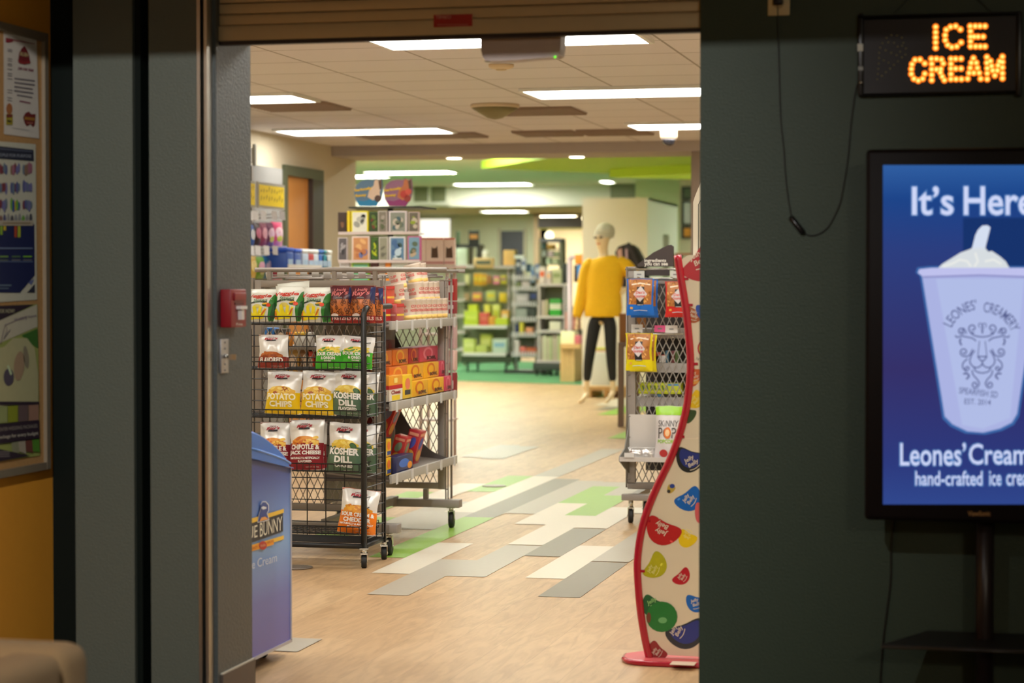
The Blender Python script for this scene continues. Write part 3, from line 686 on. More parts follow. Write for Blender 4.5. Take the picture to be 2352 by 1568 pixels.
for x, y in [(525, 365), (600, 370), (670, 398), (690, 470), (725, 548), (672, 510), (645, 592), (720, 630), (670, 670), (615, 725), (560, 775), (505, 825), (450, 875), (395, 925), (330, 970), (340, 900), (345, 830), (350, 755), (355, 680), (355, 608), (372, 535), (400, 475), (458, 402), (480, 462), (560, 470), (612, 520), (445, 572), (520, 608), (597, 640), (420, 712), (485, 742)]:
    g.lathe([(.0019, 0), (.0016, -.002), (.0004, -.003)], at_y(*cr(x, y), RY - .018), C(206, 196, 130, .25), 8, 'Y')
g.build('unlit_cone_outline', t, 'unlit dotted ice cream cone')
g = MB(); rb(g, 1971, 103, 1984, 120, .026, .028, C(206, 204, 186)); rb(g, 1973, 155, 1984, 164, .026, .028, C(150, 150, 140)); g.lathe([(.005, 0), (.005, -.008), (.003, -.01)], at_y(1978, 190, RY - .026), CHROME, 10, 'Y'); g.build('switch', t)
g = MB(); g.tube(cordpts([(2088, -6), (2060, 24), (2052, 33)], .004), .001, CORD, 5); g.tube(cordpts([(2240, -6), (2270, 22), (2280, 30)], .004), .001, CORD, 5); g.build('hanging_wire', t)

# ---------------------------------------------------------------- portrait screen on a stand
SC = RY - .24                                            # the screen stands a little in front of the wall
def kx(px): return CX + (px - CX)                        # measured columns are kept, only the plane moves
def sb(g, x0, y0, x1, y1, d0, d1, m, bev=0):
    a = at_y(x0, y1, SC); b = at_y(x1, y0, SC); g.box((a.x, SC + d0, a.z), (b.x, SC + d1, b.z), m, bev)
t = thing('display_screen', 'black portrait display showing a white ice cream cup on blue', 'screen', at_y(2262, 1190, SC))
BEZ = mat('black_gloss_bezel', (20, 12, 10), .5, spec=.2)
g = MB(); sb(g, 1985, 335, 2540, 1194, 0, .06, BEZ, .012); g.build('bezel', t)
scr = MB()
def blue_mat():
    m = bpy.data.materials.new('blue_screen_picture'); m.use_nodes = True; nt = m.node_tree; b = nt.nodes['Principled BSDF']; N = nt.nodes.new; L = nt.links.new
    tc = N('ShaderNodeTexCoord'); sp = N('ShaderNodeSeparateXYZ'); cr_ = N('ShaderNodeValToRGB'); el = cr_.color_ramp.elements
    stops = [(0, (46, 70, 140)), (.12, (42, 56, 124)), (.4, (50, 46, 104)), (.75, (40, 60, 126)), (.9, (22, 66, 136)), (1, (44, 92, 160))]
    el[0].position = 0; el[0].color = (*rgb(stops[0][1]), 1); el[1].position = 1; el[1].color = (*rgb(stops[-1][1]), 1)
    for p_, c_ in stops[1:-1]: e = el.new(p_); e.color = (*rgb(c_), 1)
    L(tc.outputs['Generated'], sp.inputs[0]); L(sp.outputs['Z'], cr_.inputs['Fac']); L(cr_.outputs['Color'], b.inputs['Emission Color'])
    b.inputs['Emission Strength'].default_value = 1.0; b.inputs['Base Color'].default_value = (.006, .006, .008, 1); b.inputs['Roughness'].default_value = .5; b.inputs['Specular IOR Level'].default_value = .1
    return m
BLU = blue_mat()
q = [lambda x, y, k=k: at_y(x, y, SC - .0006 - .0005 * k) for k in range(8)]
scr.rect(2028, 379, 2496, 1158, q[0], BLU)
scr.rect(2212, 500, 2496, 700, q[1], glow(20, 50, 108, 1))
HALO = glow(84, 130, 190, 1); TX = glow(206, 214, 246, 1)
def screentext(s, x0, x1, cy, h, bold=.012):
    scr.text(s, (x0 + x1) / 2, cy, x1 - x0 + 5, h + 5, q[2], HALO, bold=bold + .03)
    scr.text(s, (x0 + x1) / 2, cy, x1 - x0, h, q[3], TX, bold=bold)
screentext('It’s', 2095, 2190, 461, 66)
screentext('Here', 2214, 2374, 461, 66)
screentext('Leones’', 2068, 2218, 1043, 52, .006)
screentext('Creamery', 2226, 2432, 1050, 62, .006)
screentext('hand-crafted', 2103, 2256, 1098, 33, .006)
screentext('ice', 2273, 2299, 1098, 33, .006)
screentext('cream', 2312, 2382, 1102, 25, .006)
cup = [(2108, 626), (2112, 618), (2140, 615), (2360, 615), (2388, 618), (2390, 628), (2384, 634), (2336, 950), (2324, 970), (2296, 984), (2258, 993), (2222, 990), (2188, 974), (2170, 956), (2118, 634)]
scr.poly([(x + (-5 if x < 2240 else 5), y + (5 if y > 900 else -4 if y < 620 else 0)) for x, y in cup], q[2], glow(60, 104, 168, 1))
ice = [(2154, 616), (2164, 606), (2190, 590), (2206, 580), (2228, 572), (2234, 568), (2262, 568), (2270, 578), (2278, 576), (2296, 588), (2310, 600), (2318, 614), (2318, 622), (2154, 622)]
spoon = [(2232, 572), (2240, 540), (2246, 528), (2256, 518), (2268, 517), (2275, 522), (2268, 550), (2262, 574)]
scr.poly(spoon, q[3], glow(212, 222, 240, 1)); scr.poly(ice, q[3], glow(214, 220, 224, 1))
for pts in ([(2166, 612), (2190, 604), (2204, 596), (2222, 600), (2230, 612)], [(2240, 580), (2246, 600), (2238, 612)], [(2262, 600), (2282, 596), (2300, 606)]): scr.stroke(pts, 5, q[4], glow(232, 234, 230, 1))
scr.poly(cup, q[4], glow(170, 178, 226, 1)); scr.poly([(2150, 640), (2352, 640), (2320, 960), (2258, 984), (2210, 976)], q[5], glow(176, 188, 230, 1))
scr.poly([(2108, 626), (2112, 618), (2140, 615), (2360, 615), (2388, 618), (2390, 628), (2384, 634), (2250, 630), (2118, 634)], q[6], glow(190, 192, 236, 1)); scr.stroke([(2120, 636), (2250, 632), (2384, 637)], 4, q[7], glow(140, 142, 196, 1))
LN = glow(84, 92, 140, 1); q6 = q[6]
cc = lambda x, y: (2100 + x * .319, 500 + y * .319)
def curve(*pts, wd=3.0, mirror=None):
    p = smooth_pts([cc(*a) for a in pts], 5); scr.stroke(p, wd, q6, LN)
def spiral(cx, cy, r, a0, turns, s=1):
    return [(cx + r * (1 - .75 * k / 14) * math.cos(a0 + s * turns * 2 * math.pi * k / 14), cy + r * (1 - .75 * k / 14) * math.sin(a0 + s * turns * 2 * math.pi * k / 14)) for k in range(15)]
AX = 490                                                 # axis of the face in the measured crop
def both(pts, wd=3.0):
    curve(*pts, wd=wd); curve(*[(2 * AX - x, y) for x, y in pts], wd=wd)
both(spiral(340, 812, 26, .6, 1.3) ); both([(376, 832), (366, 812), (352, 792)])
both(spiral(420, 795, 34, 1.2, 1.2)); both([(405, 830), (440, 850), (490, 858)])
both([(470, 790), (462, 770), (476, 758), (488, 770), (484, 800), (490, 835)], 2)
both([(296, 845), (306, 860), (340, 852), (380, 858), (420, 868), (445, 888)]); both([(336, 868), (328, 890), (340, 918)], 4)
both([(470, 886), (466, 920), (458, 990)], 2); both([(455, 996), (490, 1000)], 3); both([(456, 998), (478, 1026), (490, 1030)], 3)
both([(490, 1030), (488, 1052), (470, 1072), (440, 1078), (412, 1060), (400, 1030), (414, 985), (436, 955)])
both(spiral(358, 966, 32, 1.2, 1.3)); both([(366, 1000), (396, 990), (414, 960), (420, 945)])
both([(384, 1014), (352, 1045), (350, 1080), (375, 1105)]); both(spiral(384, 1086, 20, 1.6, 1.1))
both([(430, 1078), (446, 1106), (490, 1118)]); both([(416, 1096), (424, 1130), (455, 1165), (468, 1195), (450, 1222)]); both(spiral(438, 1200, 26, .8, 1.1))
both([(352, 1122), (380, 1122), (394, 1140), (374, 1162)], 4)
qa = lambda x, y: q6(*cc(x, y))
scr.text("LEONES'", 322, 672, 270, 74, qa, LN, rot=.62, bold=.005, arc=260); scr.text('CREAMERY', 640, 690, 300, 74, qa, LN, rot=-.62, bold=.005, arc=250)
scr.text('SPEARFISH SD', 462, 1258, 280, 46, qa, LN, rot=-.12, bold=.005); scr.text('EST. 2014', 456, 1325, 190, 40, qa, LN, rot=-.05, bold=.005)
scr.build('screen_picture', t, 'lit picture of a tall white ice cream cup')
g = MB(); g.text('ViewSonic', 2249, 1179, 52, 11, lambda x, y: at_y(x, y, SC - .001), C(190, 140, 80), bold=.02); g.build('maker_lettering', t)

t = thing('display_stand', 'black floor stand with a shelf below the portrait display', 'display stand', (at_y(2262, 1300, SC + .1).x, SC + .1, 0))
px_ = at_y(2262, 1300, SC + .1).x; top = at_y(2262, 1100, SC).z
g = MB(); g.tube([(px_, SC + .1, .03), (px_, SC + .1, top)], .024, mat('dark_brown_tube', (46, 36, 34), .35), 20); g.build('pole', t)
g = MB(); g.box((px_ - .2, SC + .06, top - .02), (px_ + .2, SC + .09, top + .3), BLACKM, .004); g.build('mounting_bracket', t)
a = at_y(2024, 1485, SC - .06); zf = a.z
g = MB(); sh = [(a.x, SC - .06), (px_ * 2 - a.x, SC - .06), (px_ * 2 - a.x - .11, SC + .2), (a.x + .11, SC + .2)]
g.prism(sh, lambda x, y: Vector((x, y, zf - .003)), lambda x, y: Vector((x, y, zf + .006)), mat('dark_shelf', (38, 34, 32), .5)); g.rod((a.x, SC - .06, zf), (px_ * 2 - a.x, SC - .06, zf), .004, mat('shelf_edge', (60, 54, 46), .3), 8)
g.build('shelf', t)
g = MB(); g.box((px_ - .35, SC - .06, 0), (px_ + .35, SC + .23, .03), BLACKM, .008); g.build('base', t)
g = MB(); g.tube([at_y(x, y, RY - .006) for x, y in smooth_pts([(2054, 1150), (2052, 1194), (2047, 1260), (2046, 1330), (2038, 1400), (2029, 1470), (2025, 1520), (2020, 1600)])], .0024, CORD, 6)
g.build('display_cable', None, 'black cable hanging down the dark wall from the display', 'cable')
# ================================================================ SHOP FRONT: CASTERS, BAGS, RACKS
def caster(par, x, y, r=.034, top=.09, met=None, yaw=.3):
    """swivel caster: plate, stem, fork and a rubber wheel of its own"""
    met = met or CHROME
    g = MB(); w = .016
    M = Matrix.Translation((x, y, 0)) @ Matrix.Rotation(yaw, 4, 'Z')
    g.lathe([(.012, r * 2 + .006), (.012, top)], (0, 0, 0), met, 12); g.box((-.02, -.02, top - .004), (.02, .02, top), met)
    g.box((-w, -.014, r * 2 + .002), (w, .02, r * 2 + .008), met)
    for s in (-1, 1):
        g.add([(s * w, -.014, r * 2 + .004), (s * w, .02, r * 2 + .004), (s * w, .022, r), (s * w, .006, r - .008), (s * (w - .003), -.014, r * 2 + .004), (s * (w - .003), .02, r * 2 + .004), (s * (w - .003), .022, r), (s * (w - .003), .006, r - .008)],
              [(0, 1, 2, 3), (7, 6, 5, 4), (0, 4, 5, 1), (1, 5, 6, 2), (2, 6, 7, 3), (3, 7, 4, 0)], met)
    g.lathe([(.006, -w - .002), (.006, w + .002)], (0, .012, r), met, 8, 'X')
    g.xf(M); o = g.build('caster', par)
    g = MB(); g.lathe([(r * .5, -.012), (r * .86, -.0125), (r, -.008), (r, .008), (r * .86, .0125), (r * .5, .012)], (0, .012, r), RUBBER, 20, 'X')
    g.xf(M); g.build('wheel', o)

SILVER = mat('silver_film', (230, 228, 224), .3, .2, var=.05)
def bagfn(w, h, d, seed=0, pinch=.07):
    def b(u, v):
        e = max(0.0, 1 - abs(2 * u - 1) ** 2.4) ** .65 * max(0.0, math.sin(math.pi * min(1, max(0, (v - .015) / .94)))) ** .55
        n = noise.noise(Vector((u * 3.4 + seed, v * 4, seed * 1.7))) * .22 + abs(noise.noise(Vector((u * 7, v * 5 + seed, 3)))) * .16 - .05
        return d / 2 * max(0.0, e + n * min(1, e * 2))
    def x(u, v):
        s = math.sin(math.pi * min(1, max(0, v)))
        return (u - .5) * w * (1 - pinch * s) + .03 * w * noise.noise(Vector((seed, v * 3, u * .6)))
    def sag(u, v): return -.05 * h * (abs(2 * u - 1) ** 2) * (1 if v > .93 else 0) * 0
    fr = lambda k: (lambda u, v: Vector((x(u, v), -b(u, v) - .0009 * k, v * h + .012 * h * noise.noise(Vector((u * 3 + seed, v * 2, 9))) * (1 if v > .95 else 0))))
    bk = lambda u, v: Vector((x(u, v), b(u, v) * .7 + .0006, v * h + .012 * h * noise.noise(Vector((u * 3 + seed, v * 2, 9))) * (1 if v > .95 else 0)))
    return fr, bk
def make_bag(w, h, d, art, base, seed, loc, lean=-.12, yaw=0, roll=0, label=None, group=None, name='chip_bag', cat='snack bag', nu=14, nv=18):
    fr, bk = bagfn(w, h, d, seed)
    g = MB(); g.grid(fr(0), nu, nv, base); g.grid(bk, nu, nv, base)
    if art: art(g, fr, nu, nv)
    for v0, v1 in ((0, .028), (.972, 1)):                  # crimped seals
        for k in range(3): vv = v0 + (v1 - v0) * (k + .5) / 3; g.stroke([(0.0, vv), (1.0, vv)], .004, fr(2), base)
    g.xf(Matrix.Translation(loc) @ Matrix.Rotation(yaw, 4, 'Z') @ Matrix.Rotation(lean, 4, 'X') @ Matrix.Rotation(roll, 4, 'Y'))
    return g.build(name, None, label, cat, group)
def logo_rays(g, fr, cu, cv, s=1, dark=C(28, 22, 26)):
    g.decal([(cu - .16 * s, cv - .055 * s), (cu + .17 * s, cv - .045 * s), (cu + .16 * s, cv - .01), (cu - .15 * s, cv - .015)], fr(3), dark)
    g.text('Ray’s', cu, cv + .012, .44 * s, .085 * s, fr(4), C(176, 30, 52), bold=.035, down=False, rot=.06, shear=.2)
    g.text('UNCLE', cu - .02, cv + .062 * s, .2 * s, .03 * s, fr(4), C(120, 24, 40), bold=.03, down=False)
def chips_pile(g, fr, v0, cols, nu, nv, seed=1, top=.16, peak=.5):
    r = random.Random(seed)
    pts = [(.1, v0 - .03)] + [(.1 + .8 * k / 9, v0 + top * math.sin(math.pi * (.12 + .76 * k / 9)) ** .7 * (1 if abs(k / 9 - peak) < .35 else .85)) for k in range(10)] + [(.9, v0 - .03)]
    g.decal(pts, fr(1), cols[0], nu, nv)
    for k in range(11):
        cx = .18 + .64 * r.random(); cy = v0 + top * (.05 + .75 * r.random()); g.decal(ell(cx, cy, .09, .032, r.uniform(-.5, .5), 12), fr(2), cols[1 + k % (len(cols) - 1)], nu, nv)
def chip_art(col, lines, chips=((232, 190, 66), (240, 206, 90), (214, 164, 50)), band=.46, txt=(240, 238, 232), extra=None, topband=None):
    BANDC = C(*col, rough=.3); T = C(*txt); CH = [C(*c) for c in chips]
    def art(g, fr, nu, nv):
        g.decal([(0, 0), (1, 0), (1, band), (0, band)], fr(1), BANDC, nu, nv)
        if topband: g.decal([(0, .96), (1, .96), (1, 1), (0, 1)], fr(1), C(*topband), nu, nv)
        chips_pile(g, fr, band - .02, CH, nu, nv, len(lines[0][0]))
        if extra: extra(g, fr, nu, nv)
        logo_rays(g, fr, .47, .85)
        v = band - .03
        for s, hh, ww in lines:
            g.text(s, .5, v - hh / 2, ww, hh, fr(4), T, bold=.045, down=False); v -= hh + .022
        g.text('NET WT 4.25 OZ', .68, .055, .36, .02, fr(4), T, down=False)
    return art
def dill(g, fr, nu, nv): g.decal(ell(.76, .55, .1, .055, -.3), fr(3), C(40, 70, 36), nu, nv); g.decal(ell(.76, .55, .08, .04, -.3), fr(4), C(60, 100, 44), nu, nv)
A_POT = chip_art((236, 200, 20), [('POTATO', .15, .84), ('CHIPS', .14, .66)], band=.5, txt=(246, 240, 210), chips=((226, 178, 60), (236, 200, 90), (170, 92, 50), (240, 210, 110)))
A_DILL = chip_art((84, 112, 88), [('KOSHER', .14, .84), ('DILL', .13, .5), ('FLAVORED', .07, .52)], band=.53, extra=dill, chips=((226, 196, 70), (236, 214, 110), (214, 176, 60)))
A_SOUR = chip_art((64, 170, 44), [('SOUR CREAM', .1, .86), ('& ONION', .09, .5), ('FLAVORED', .035, .24)], band=.52, chips=((236, 204, 60), (244, 220, 90), (90, 150, 50)))
A_BBQ = chip_art((136, 44, 34), [('FLAVORED', .15, .8)], band=.34, chips=((178, 92, 40), (196, 112, 54), (150, 70, 30)), topband=(150, 60, 40))
A_CHIP = chip_art((140, 26, 42), [('CHIPOTLE &', .1, .84), ('JACK CHEESE', .1, .92), ('NATURALLY & ARTIFICIALLY', .045, .86), ('FLAVORED', .045, .4)], band=.53, chips=((226, 150, 50), (240, 200, 90), (204, 110, 30)), topband=(120, 20, 34))
A_CHED = chip_art((232, 124, 24), [('SOUR CREAM &', .09, .9), ('CHEDDAR', .1, .74), ('NATURALLY & ARTIFICIALLY', .045, .9), ('FLAVORED', .04, .45)], band=.5, chips=((222, 150, 30), (232, 170, 50), (204, 124, 20)), topband=(224, 96, 30))
GRN = C(52, 128, 48, .35); DGR = C(28, 82, 36, .35); YEL = C(240, 222, 20); REDV = C(206, 60, 40)
def veggie_art(g, fr, nu, nv):
    g.decal([(.70, 0), (1, 0), (1, .86), (.86, .80), (.74, .5)], fr(1), GRN, nu, nv); g.decal([(.76, .02), (.96, .1), (.98, .6), (.86, .5)], fr(2), DGR, nu, nv)
    g.decal([(0, .3), (.1, .42), (.1, .66), (0, .74)], fr(1), GRN, nu, nv)
    g.text('Veggie', .40, .735, .82, .15, fr(3), REDV, bold=.03, shear=.2, down=False, rot=.02); g.text('Straws', .46, .615, .5, .09, fr(3), C(70, 120, 70), bold=.01, shear=.2, down=False)
    g.decal([(.1, .5), (.44, .545), (.7, .515), (.7, .565), (.44, .595), (.1, .55)], fr(2), C(40, 48, 40), nu, nv); g.text('SEA SALT', .42, .55, .3, .035, fr(3), C(150, 190, 130), down=False)
    g.decal(ell(.66, .47, .13, .05, .1), fr(3), C(60, 100, 40), nu, nv); g.decal(ell(.74, .46, .07, .055), fr(4), C(226, 72, 34), nu, nv); g.decal(ell(.64, .5, .1, .025, .2), fr(4), C(236, 180, 40), nu, nv)
    g.decal([(.06, .04), (.2, .04), (.24, .06), (.52, .06), (.6, .1), (.68, .36), (.62, .38), (.5, .2), (.54, .4), (.44, .42), (.38, .2), (.3, .44), (.2, .42), (.22, .2), (.1, .34), (.03, .3)], fr(3), YEL, nu, nv)
    g.decal([(.05, .06), (.14, .06), (.09, .28), (.03, .26)], fr(4), C(232, 140, 40), nu, nv); g.decal([(.5, .16), (.55, .16), (.68, .33), (.62, .33)], fr(4), C(214, 110, 50), nu, nv)
    g.decal(ell(.36, .43, .14, .06), fr(2), C(220, 206, 110), nu, nv)
def pretzel_art(g, fr, nu, nv):
    g.decal([(0, .62), (1, .62), (1, 1), (0, 1)], fr(1), C(84, 26, 38, .3), nu, nv); g.decal([(0, 0), (1, 0), (1, .2), (0, .2)], fr(1), C(140, 26, 28, .3), nu, nv)
    g.decal([(.86, .55), (1, .5), (1, .96), (.8, .96)], fr(2), C(36, 46, 92, .3), nu, nv)
    r = random.Random(5)
    for k in range(34):
        cx, cy = .08 + .84 * r.random(), .2 + .4 * r.random(); p = ell(cx, cy, .055, .034, r.uniform(0, 3), 10); g.stroke(p + [p[0]], .018, fr(2), C(96, 48, 18))
    g.text('Uncle', .45, .88, .5, .08, fr(3), C(196, 110, 110), shear=.2, bold=.02, down=False, rot=.06); g.text('Ray’s', .45, .77, .74, .15, fr(3), C(206, 110, 110), shear=.2, bold=.03, down=False, rot=.06)
    g.decal([(.28, .64), (.62, .64), (.58, .685), (.32, .685)], fr(3), C(110, 104, 104), nu, nv); g.text('PRETZELS', .55, .12, .8, .09, fr(3), C(230, 200, 190), bold=.03, down=False)
    g.decal(ell(.25, .2, .16, .05), fr(3), C(220, 200, 190), nu, nv)
BAGW = mat('white_bag_film', (222, 224, 214), .35, var=.03)
PRETZ = mat('pretzel_print', (190, 106, 46), .35, var=.12)
BG = 'snack bags on the black wire rack'
def bag_px(x0, x1, yt, yb, Y, art, base, seed, label, dep=.5, **k):
    a = at_y(x0, yb, Y); b = at_y(x1, yt, Y); wd = abs(b.x - a.x)
    return make_bag(wd, b.z - a.z, wd * dep, art, base, seed, Vector(((a.x + b.x) / 2, Y, a.z)), label=label, group=BG, **k)

# ---------------------------------------------------------------- black wire chip rack
RKY, RKB = 9.0, 9.28
xr_ = at_y(836, 1200, RKY).x; xl_ = at_y(592, 1000, RKB).x - .12
t = thing('chip_rack', 'black wire chip rack on casters in front of the grey gondola', 'rack', ((xr_ + xl_) / 2, RKY + .14, 0))
bz = .085
g = MB()
top = at_y(836, 722, RKY).z
g.tube([(xr_, RKY, bz), (xr_, RKY, top), (xr_ + .003, RKY + .008, top + .018), (xr_ + .006, RKY + .03, top + .03), (xr_ + .008, RKY + .06, top + .033), (xr_ + .008, RKB + .1, top + .033)], .0135, BLACKM, 10)
g.build('post', t); g = MB()
g.tube([(xl_, RKY, bz), (xl_, RKY, top), (xl_, RKY + .03, top + .03), (xl_, RKB + .1, top + .033)], .0135, BLACKM, 10)
g.build('post', t)
g = MB()
for y in (RKY, RKB): g.rod((xl_, y, bz + .012), (xr_, y, bz + .012), .012, BLACKM, 8)
for x in (xl_, xr_): g.rod((x, RKY, bz + .012), (x, RKB + .03, bz + .012), .012, BLACKM, 8)
for k in range(1, 12): y = RKY + (RKB - RKY) * k / 12; g.rod((xl_, y, bz + .024), (xr_, y, bz + .024), .0022, BLACKM, 4)
g.build('base_frame', t)
tiers = [1.078, .877, .664, .428, .152]
Wi = .0023
for zz in tiers:
    g = MB(); fz = zz + .034
    x0, x1 = xl_ + .015, xr_ - .012
    for y in (RKY - .03, RKY + .06, RKY + .13, RKY + .2, RKB - .02): g.rod((x0, y, zz), (x1, y, zz), Wi, BLACKM, 4)
    g.rod((x0, RKY - .035, fz), (x1, RKY - .035, fz), Wi * 1.2, BLACKM, 4); g.rod((x0, RKY - .032, zz + .002), (x1, RKY - .032, zz + .002), Wi * 1.2, BLACKM, 4)
    n = 24
    for k in range(n + 1): x = x0 + (x1 - x0) * k / n; g.tube([(x, RKY - .035, fz), (x, RKY - .033, zz - .002), (x, RKB - .02, zz - .002)], Wi * .8, BLACKM, 4)
    for x in (x0, x1):
        g.tube([(x, RKY - .035, fz), (x, RKB - .02, fz)], Wi, BLACKM, 4)
        for k in range(5): y = RKY - .03 + .29 * k / 4; g.rod((x, y, zz), (x, y, fz), Wi * .8, BLACKM, 4)
    g.build('basket_shelf', t)
g = MB()
for k in range(9): x = xl_ + (xr_ - xl_) * k / 8; g.rod((x, RKB, bz), (x, RKB, 1.05), Wi * 1.2, BLACKM, 4)
for k in range(20): z = .12 + .05 * k; g.rod((xl_, RKB, z), (xr_, RKB, z), Wi, BLACKM, 4)
g.build('back_grid', t)
g = MB()
xs_ = xr_ + .012
g.rod((xs_, RKB, bz), (xs_, RKB, 1.13), .006, BLACKM, 6); g.rod((xs_, RKY + .15, bz + .03), (xs_, RKY + .15, 1.1), Wi, BLACKM, 4)
for k in range(22): z = .13 + .0455 * k; g.rod((xs_, RKY + .01, z), (xs_, RKB, z), Wi, BLACKM, 4)
g.build('side_grid', t)
for x, y in ((xr_, RKY), (xr_ + .002, RKB + .02), (xl_, RKY), (xl_, RKB + .02)): caster(t, x, y, .03, .09)

YB = RKY + .045
bag_px(568, 640, 662, 738, YB + .01, veggie_art, BAGW, 1, 'white veggie bag at the left end of the top basket', dep=.55, lean=-.2)
bag_px(628, 702, 655, 738, YB, veggie_art, BAGW, 2, 'white veggie bag in the middle of three on the top basket', dep=.55, lean=-.2)
bag_px(690, 764, 658, 740, YB - .005, veggie_art, BAGW, 3, 'white veggie bag beside the maroon pretzel bags', dep=.55, lean=-.2)
bag_px(640, 714, 646, 738, YB + .12, None, BAGW, 4, 'plain white bag top sticking up behind the veggie bags', dep=.4, lean=-.2, roll=-.1)
bag_px(756, 812, 655, 742, YB, pretzel_art, PRETZ, 5, 'maroon pretzel bag touching the veggie bags', lean=-.1, dep=.6)
bag_px(804, 862, 655, 742, YB, pretzel_art, PRETZ, 6, 'maroon pretzel bag nearest the rack post', lean=-.1, dep=.6, yaw=.1)
bag_px(824, 880, 658, 742, YB + .09, pretzel_art, PRETZ, 7, 'pretzel bag standing behind the other two maroon bags', lean=-.08, dep=.5, yaw=.25)
bag_px(592, 660, 768, 845, YB, A_BBQ, SILVER, 8, 'silver and rust red bag alone at the left of the second basket', dep=.5)
bag_px(610, 662, 772, 845, YB + .1, A_BBQ, SILVER, 9, 'rust red bag tucked behind the front red one', dep=.4, yaw=.3)
bag_px(723, 792, 770, 848, YB, A_SOUR, SILVER, 10, 'green sour cream bag, the full one left of its twin', dep=.5)
bag_px(780, 854, 772, 846, YB + .01, A_SOUR, SILVER, 11, 'green sour cream bag partly behind the black post', dep=.5, yaw=.15, roll=.08)
bag_px(608, 690, 852, 950, YB, A_POT, SILVER, 12, 'yellow potato chip bag at the left of the third basket', dep=.5, roll=.03)
bag_px(688, 772, 852, 952, YB, A_POT, SILVER, 13, 'yellow potato chip bag leaning against the grey-green dill bag', dep=.5, roll=.04)
bag_px(758, 842, 851, 954, YB, A_DILL, SILVER, 14, 'grey-green kosher dill bag on the third basket', dep=.5, roll=.06)
bag_px(790, 866, 853, 954, YB + .1, A_DILL, SILVER, 15, 'dill bag standing behind the third basket dill bag', dep=.4, yaw=.2, roll=.05)
bag_px(594, 666, 970, 1078, YB + .02, A_CHIP, SILVER, 16, 'maroon chipotle bag half hidden by the blue freezer lid', dep=.5)
bag_px(664, 746, 964, 1078, YB, A_CHIP, SILVER, 17, 'maroon chipotle and jack cheese bag right of the freezer lid', dep=.5, roll=-.03)
bag_px(680, 750, 968, 1078, YB + .1, A_CHIP, SILVER, 18, 'chipotle bag behind the front one on the fourth basket', dep=.4, yaw=.2)
bag_px(748, 834, 972, 1086, YB - .01, A_DILL, SILVER, 19, 'grey-green kosher dill bag at the front of the fourth basket', dep=.5, roll=.05)
bag_px(782, 864, 975, 1084, YB + .1, A_DILL, SILVER, 20, 'dill bag behind its twin on the fourth basket', dep=.4, yaw=.2, roll=.06)
bag_px(775, 862, 1124, 1224, YB, A_CHED, SILVER, 21, 'orange sour cream cheddar bag alone on the lowest basket', dep=.45, roll=.1, yaw=.1)
p = at_z(680, 1304, 0)
g = MB(); g.lathe([(.075, 0.0025), (.073, .006), (.055, .008), (.02, .009)], p, mat('dull_floor_steel', (150, 140, 130), .4, .6), 24); g.build('floor_cap', None, 'round grey steel floor cap under the chip rack', 'floor cap')
p = at_z(1135, 1117, 0)
g = MB(); g.lathe([(.075, 0.0025), (.073, .006), (.055, .008), (.02, .009)], p, mat('dull_floor_steel'), 24); g.build('floor_cap', None, 'round grey steel floor cap on the white planks in the aisle', 'floor cap')

# ---------------------------------------------------------------- grey display gondola on casters
GN, GF = 9.45, 10.6                                      # near and far end panels
gx0, gx1 = -3.46, -2.845; gz0, gz1 = .20, 1.275; gxs = -3.12
t = thing('display_gondola', 'warm grey mesh display gondola behind the chip rack', 'display gondola', ((gx0 + gx1) / 2, (GN + GF) / 2, 0))
STEEL = GREYM
for yy, x0, x1, nm in ((GN, gx0, gx1, 'near'), (GF, gx0 - .01, gx1 - .008, 'far')):
    g = MB(); b_ = .034
    for lo, hi in (((x0, gz0), (x0 + b_, gz1)), ((x1 - b_, gz0), (x1, gz1)), ((x0 + b_ - .004, gz1 - b_), (x1 - b_ + .004, gz1 - .0015)), ((x0 + b_ - .004, gz0 + .0015), (x1 - b_ + .004, gz0 + b_))):
        g.box((lo[0], yy - .012, lo[1]), (hi[0], yy + .012, hi[1]), STEEL, .003)
    fr_ = g.build('end_frame', t)
    g = MB(); lattice(g, (x0 + b_, yy, gz0 + b_), (1, 0, 0), (0, 0, 1), x1 - x0 - 2 * b_, gz1 - gz0 - 2 * b_, .036, .078, .0022, STEEL); g.build('mesh_panel', fr_)
    g = MB()
    for xx in (x1 + .006, x1 + .018): g.rod((xx, yy, .14), (xx, yy, gz1 + .02), .0035, GREYM, 6)
    for k in range(9): z = .2 + k * .13; g.rod((x1, yy, z), (x1 + .02, yy, z), .003, GREYM, 4)
    for xx in (x0 - .012,): g.box((xx - .008, yy - .012, .14), (xx + .006, yy + .012, gz1 + .01), GREYM)
    g.build('slotted_upright', t)
    g = MB(); g.box((x0 + .02, yy - .035, .108), (x1 + .085, yy + .035, .148), STEEL, .003)
    for xx in (x0 + .12, x1 - .1): g.box((xx - .012, yy - .012, .148), (xx + .012, yy + .012, gz0), STEEL)
    g.build('foot_bar', t)
    caster(t, x1 + .035, yy, .042, .108, CHROME if nm == 'near' else None, .1); caster(t, x0 + .05, yy, .042, .108, None, .5)
g = MB(); g.box((gxs - .006, GN, gz0 + .03), (gxs + .006, GF, gz1 - .04), mat('grey_back_panel', (136, 126, 118), .5)); g.box((gxs - .02, GN, .12), (gxs + .02, GF, .16), STEEL); g.build('spine_panel', t)
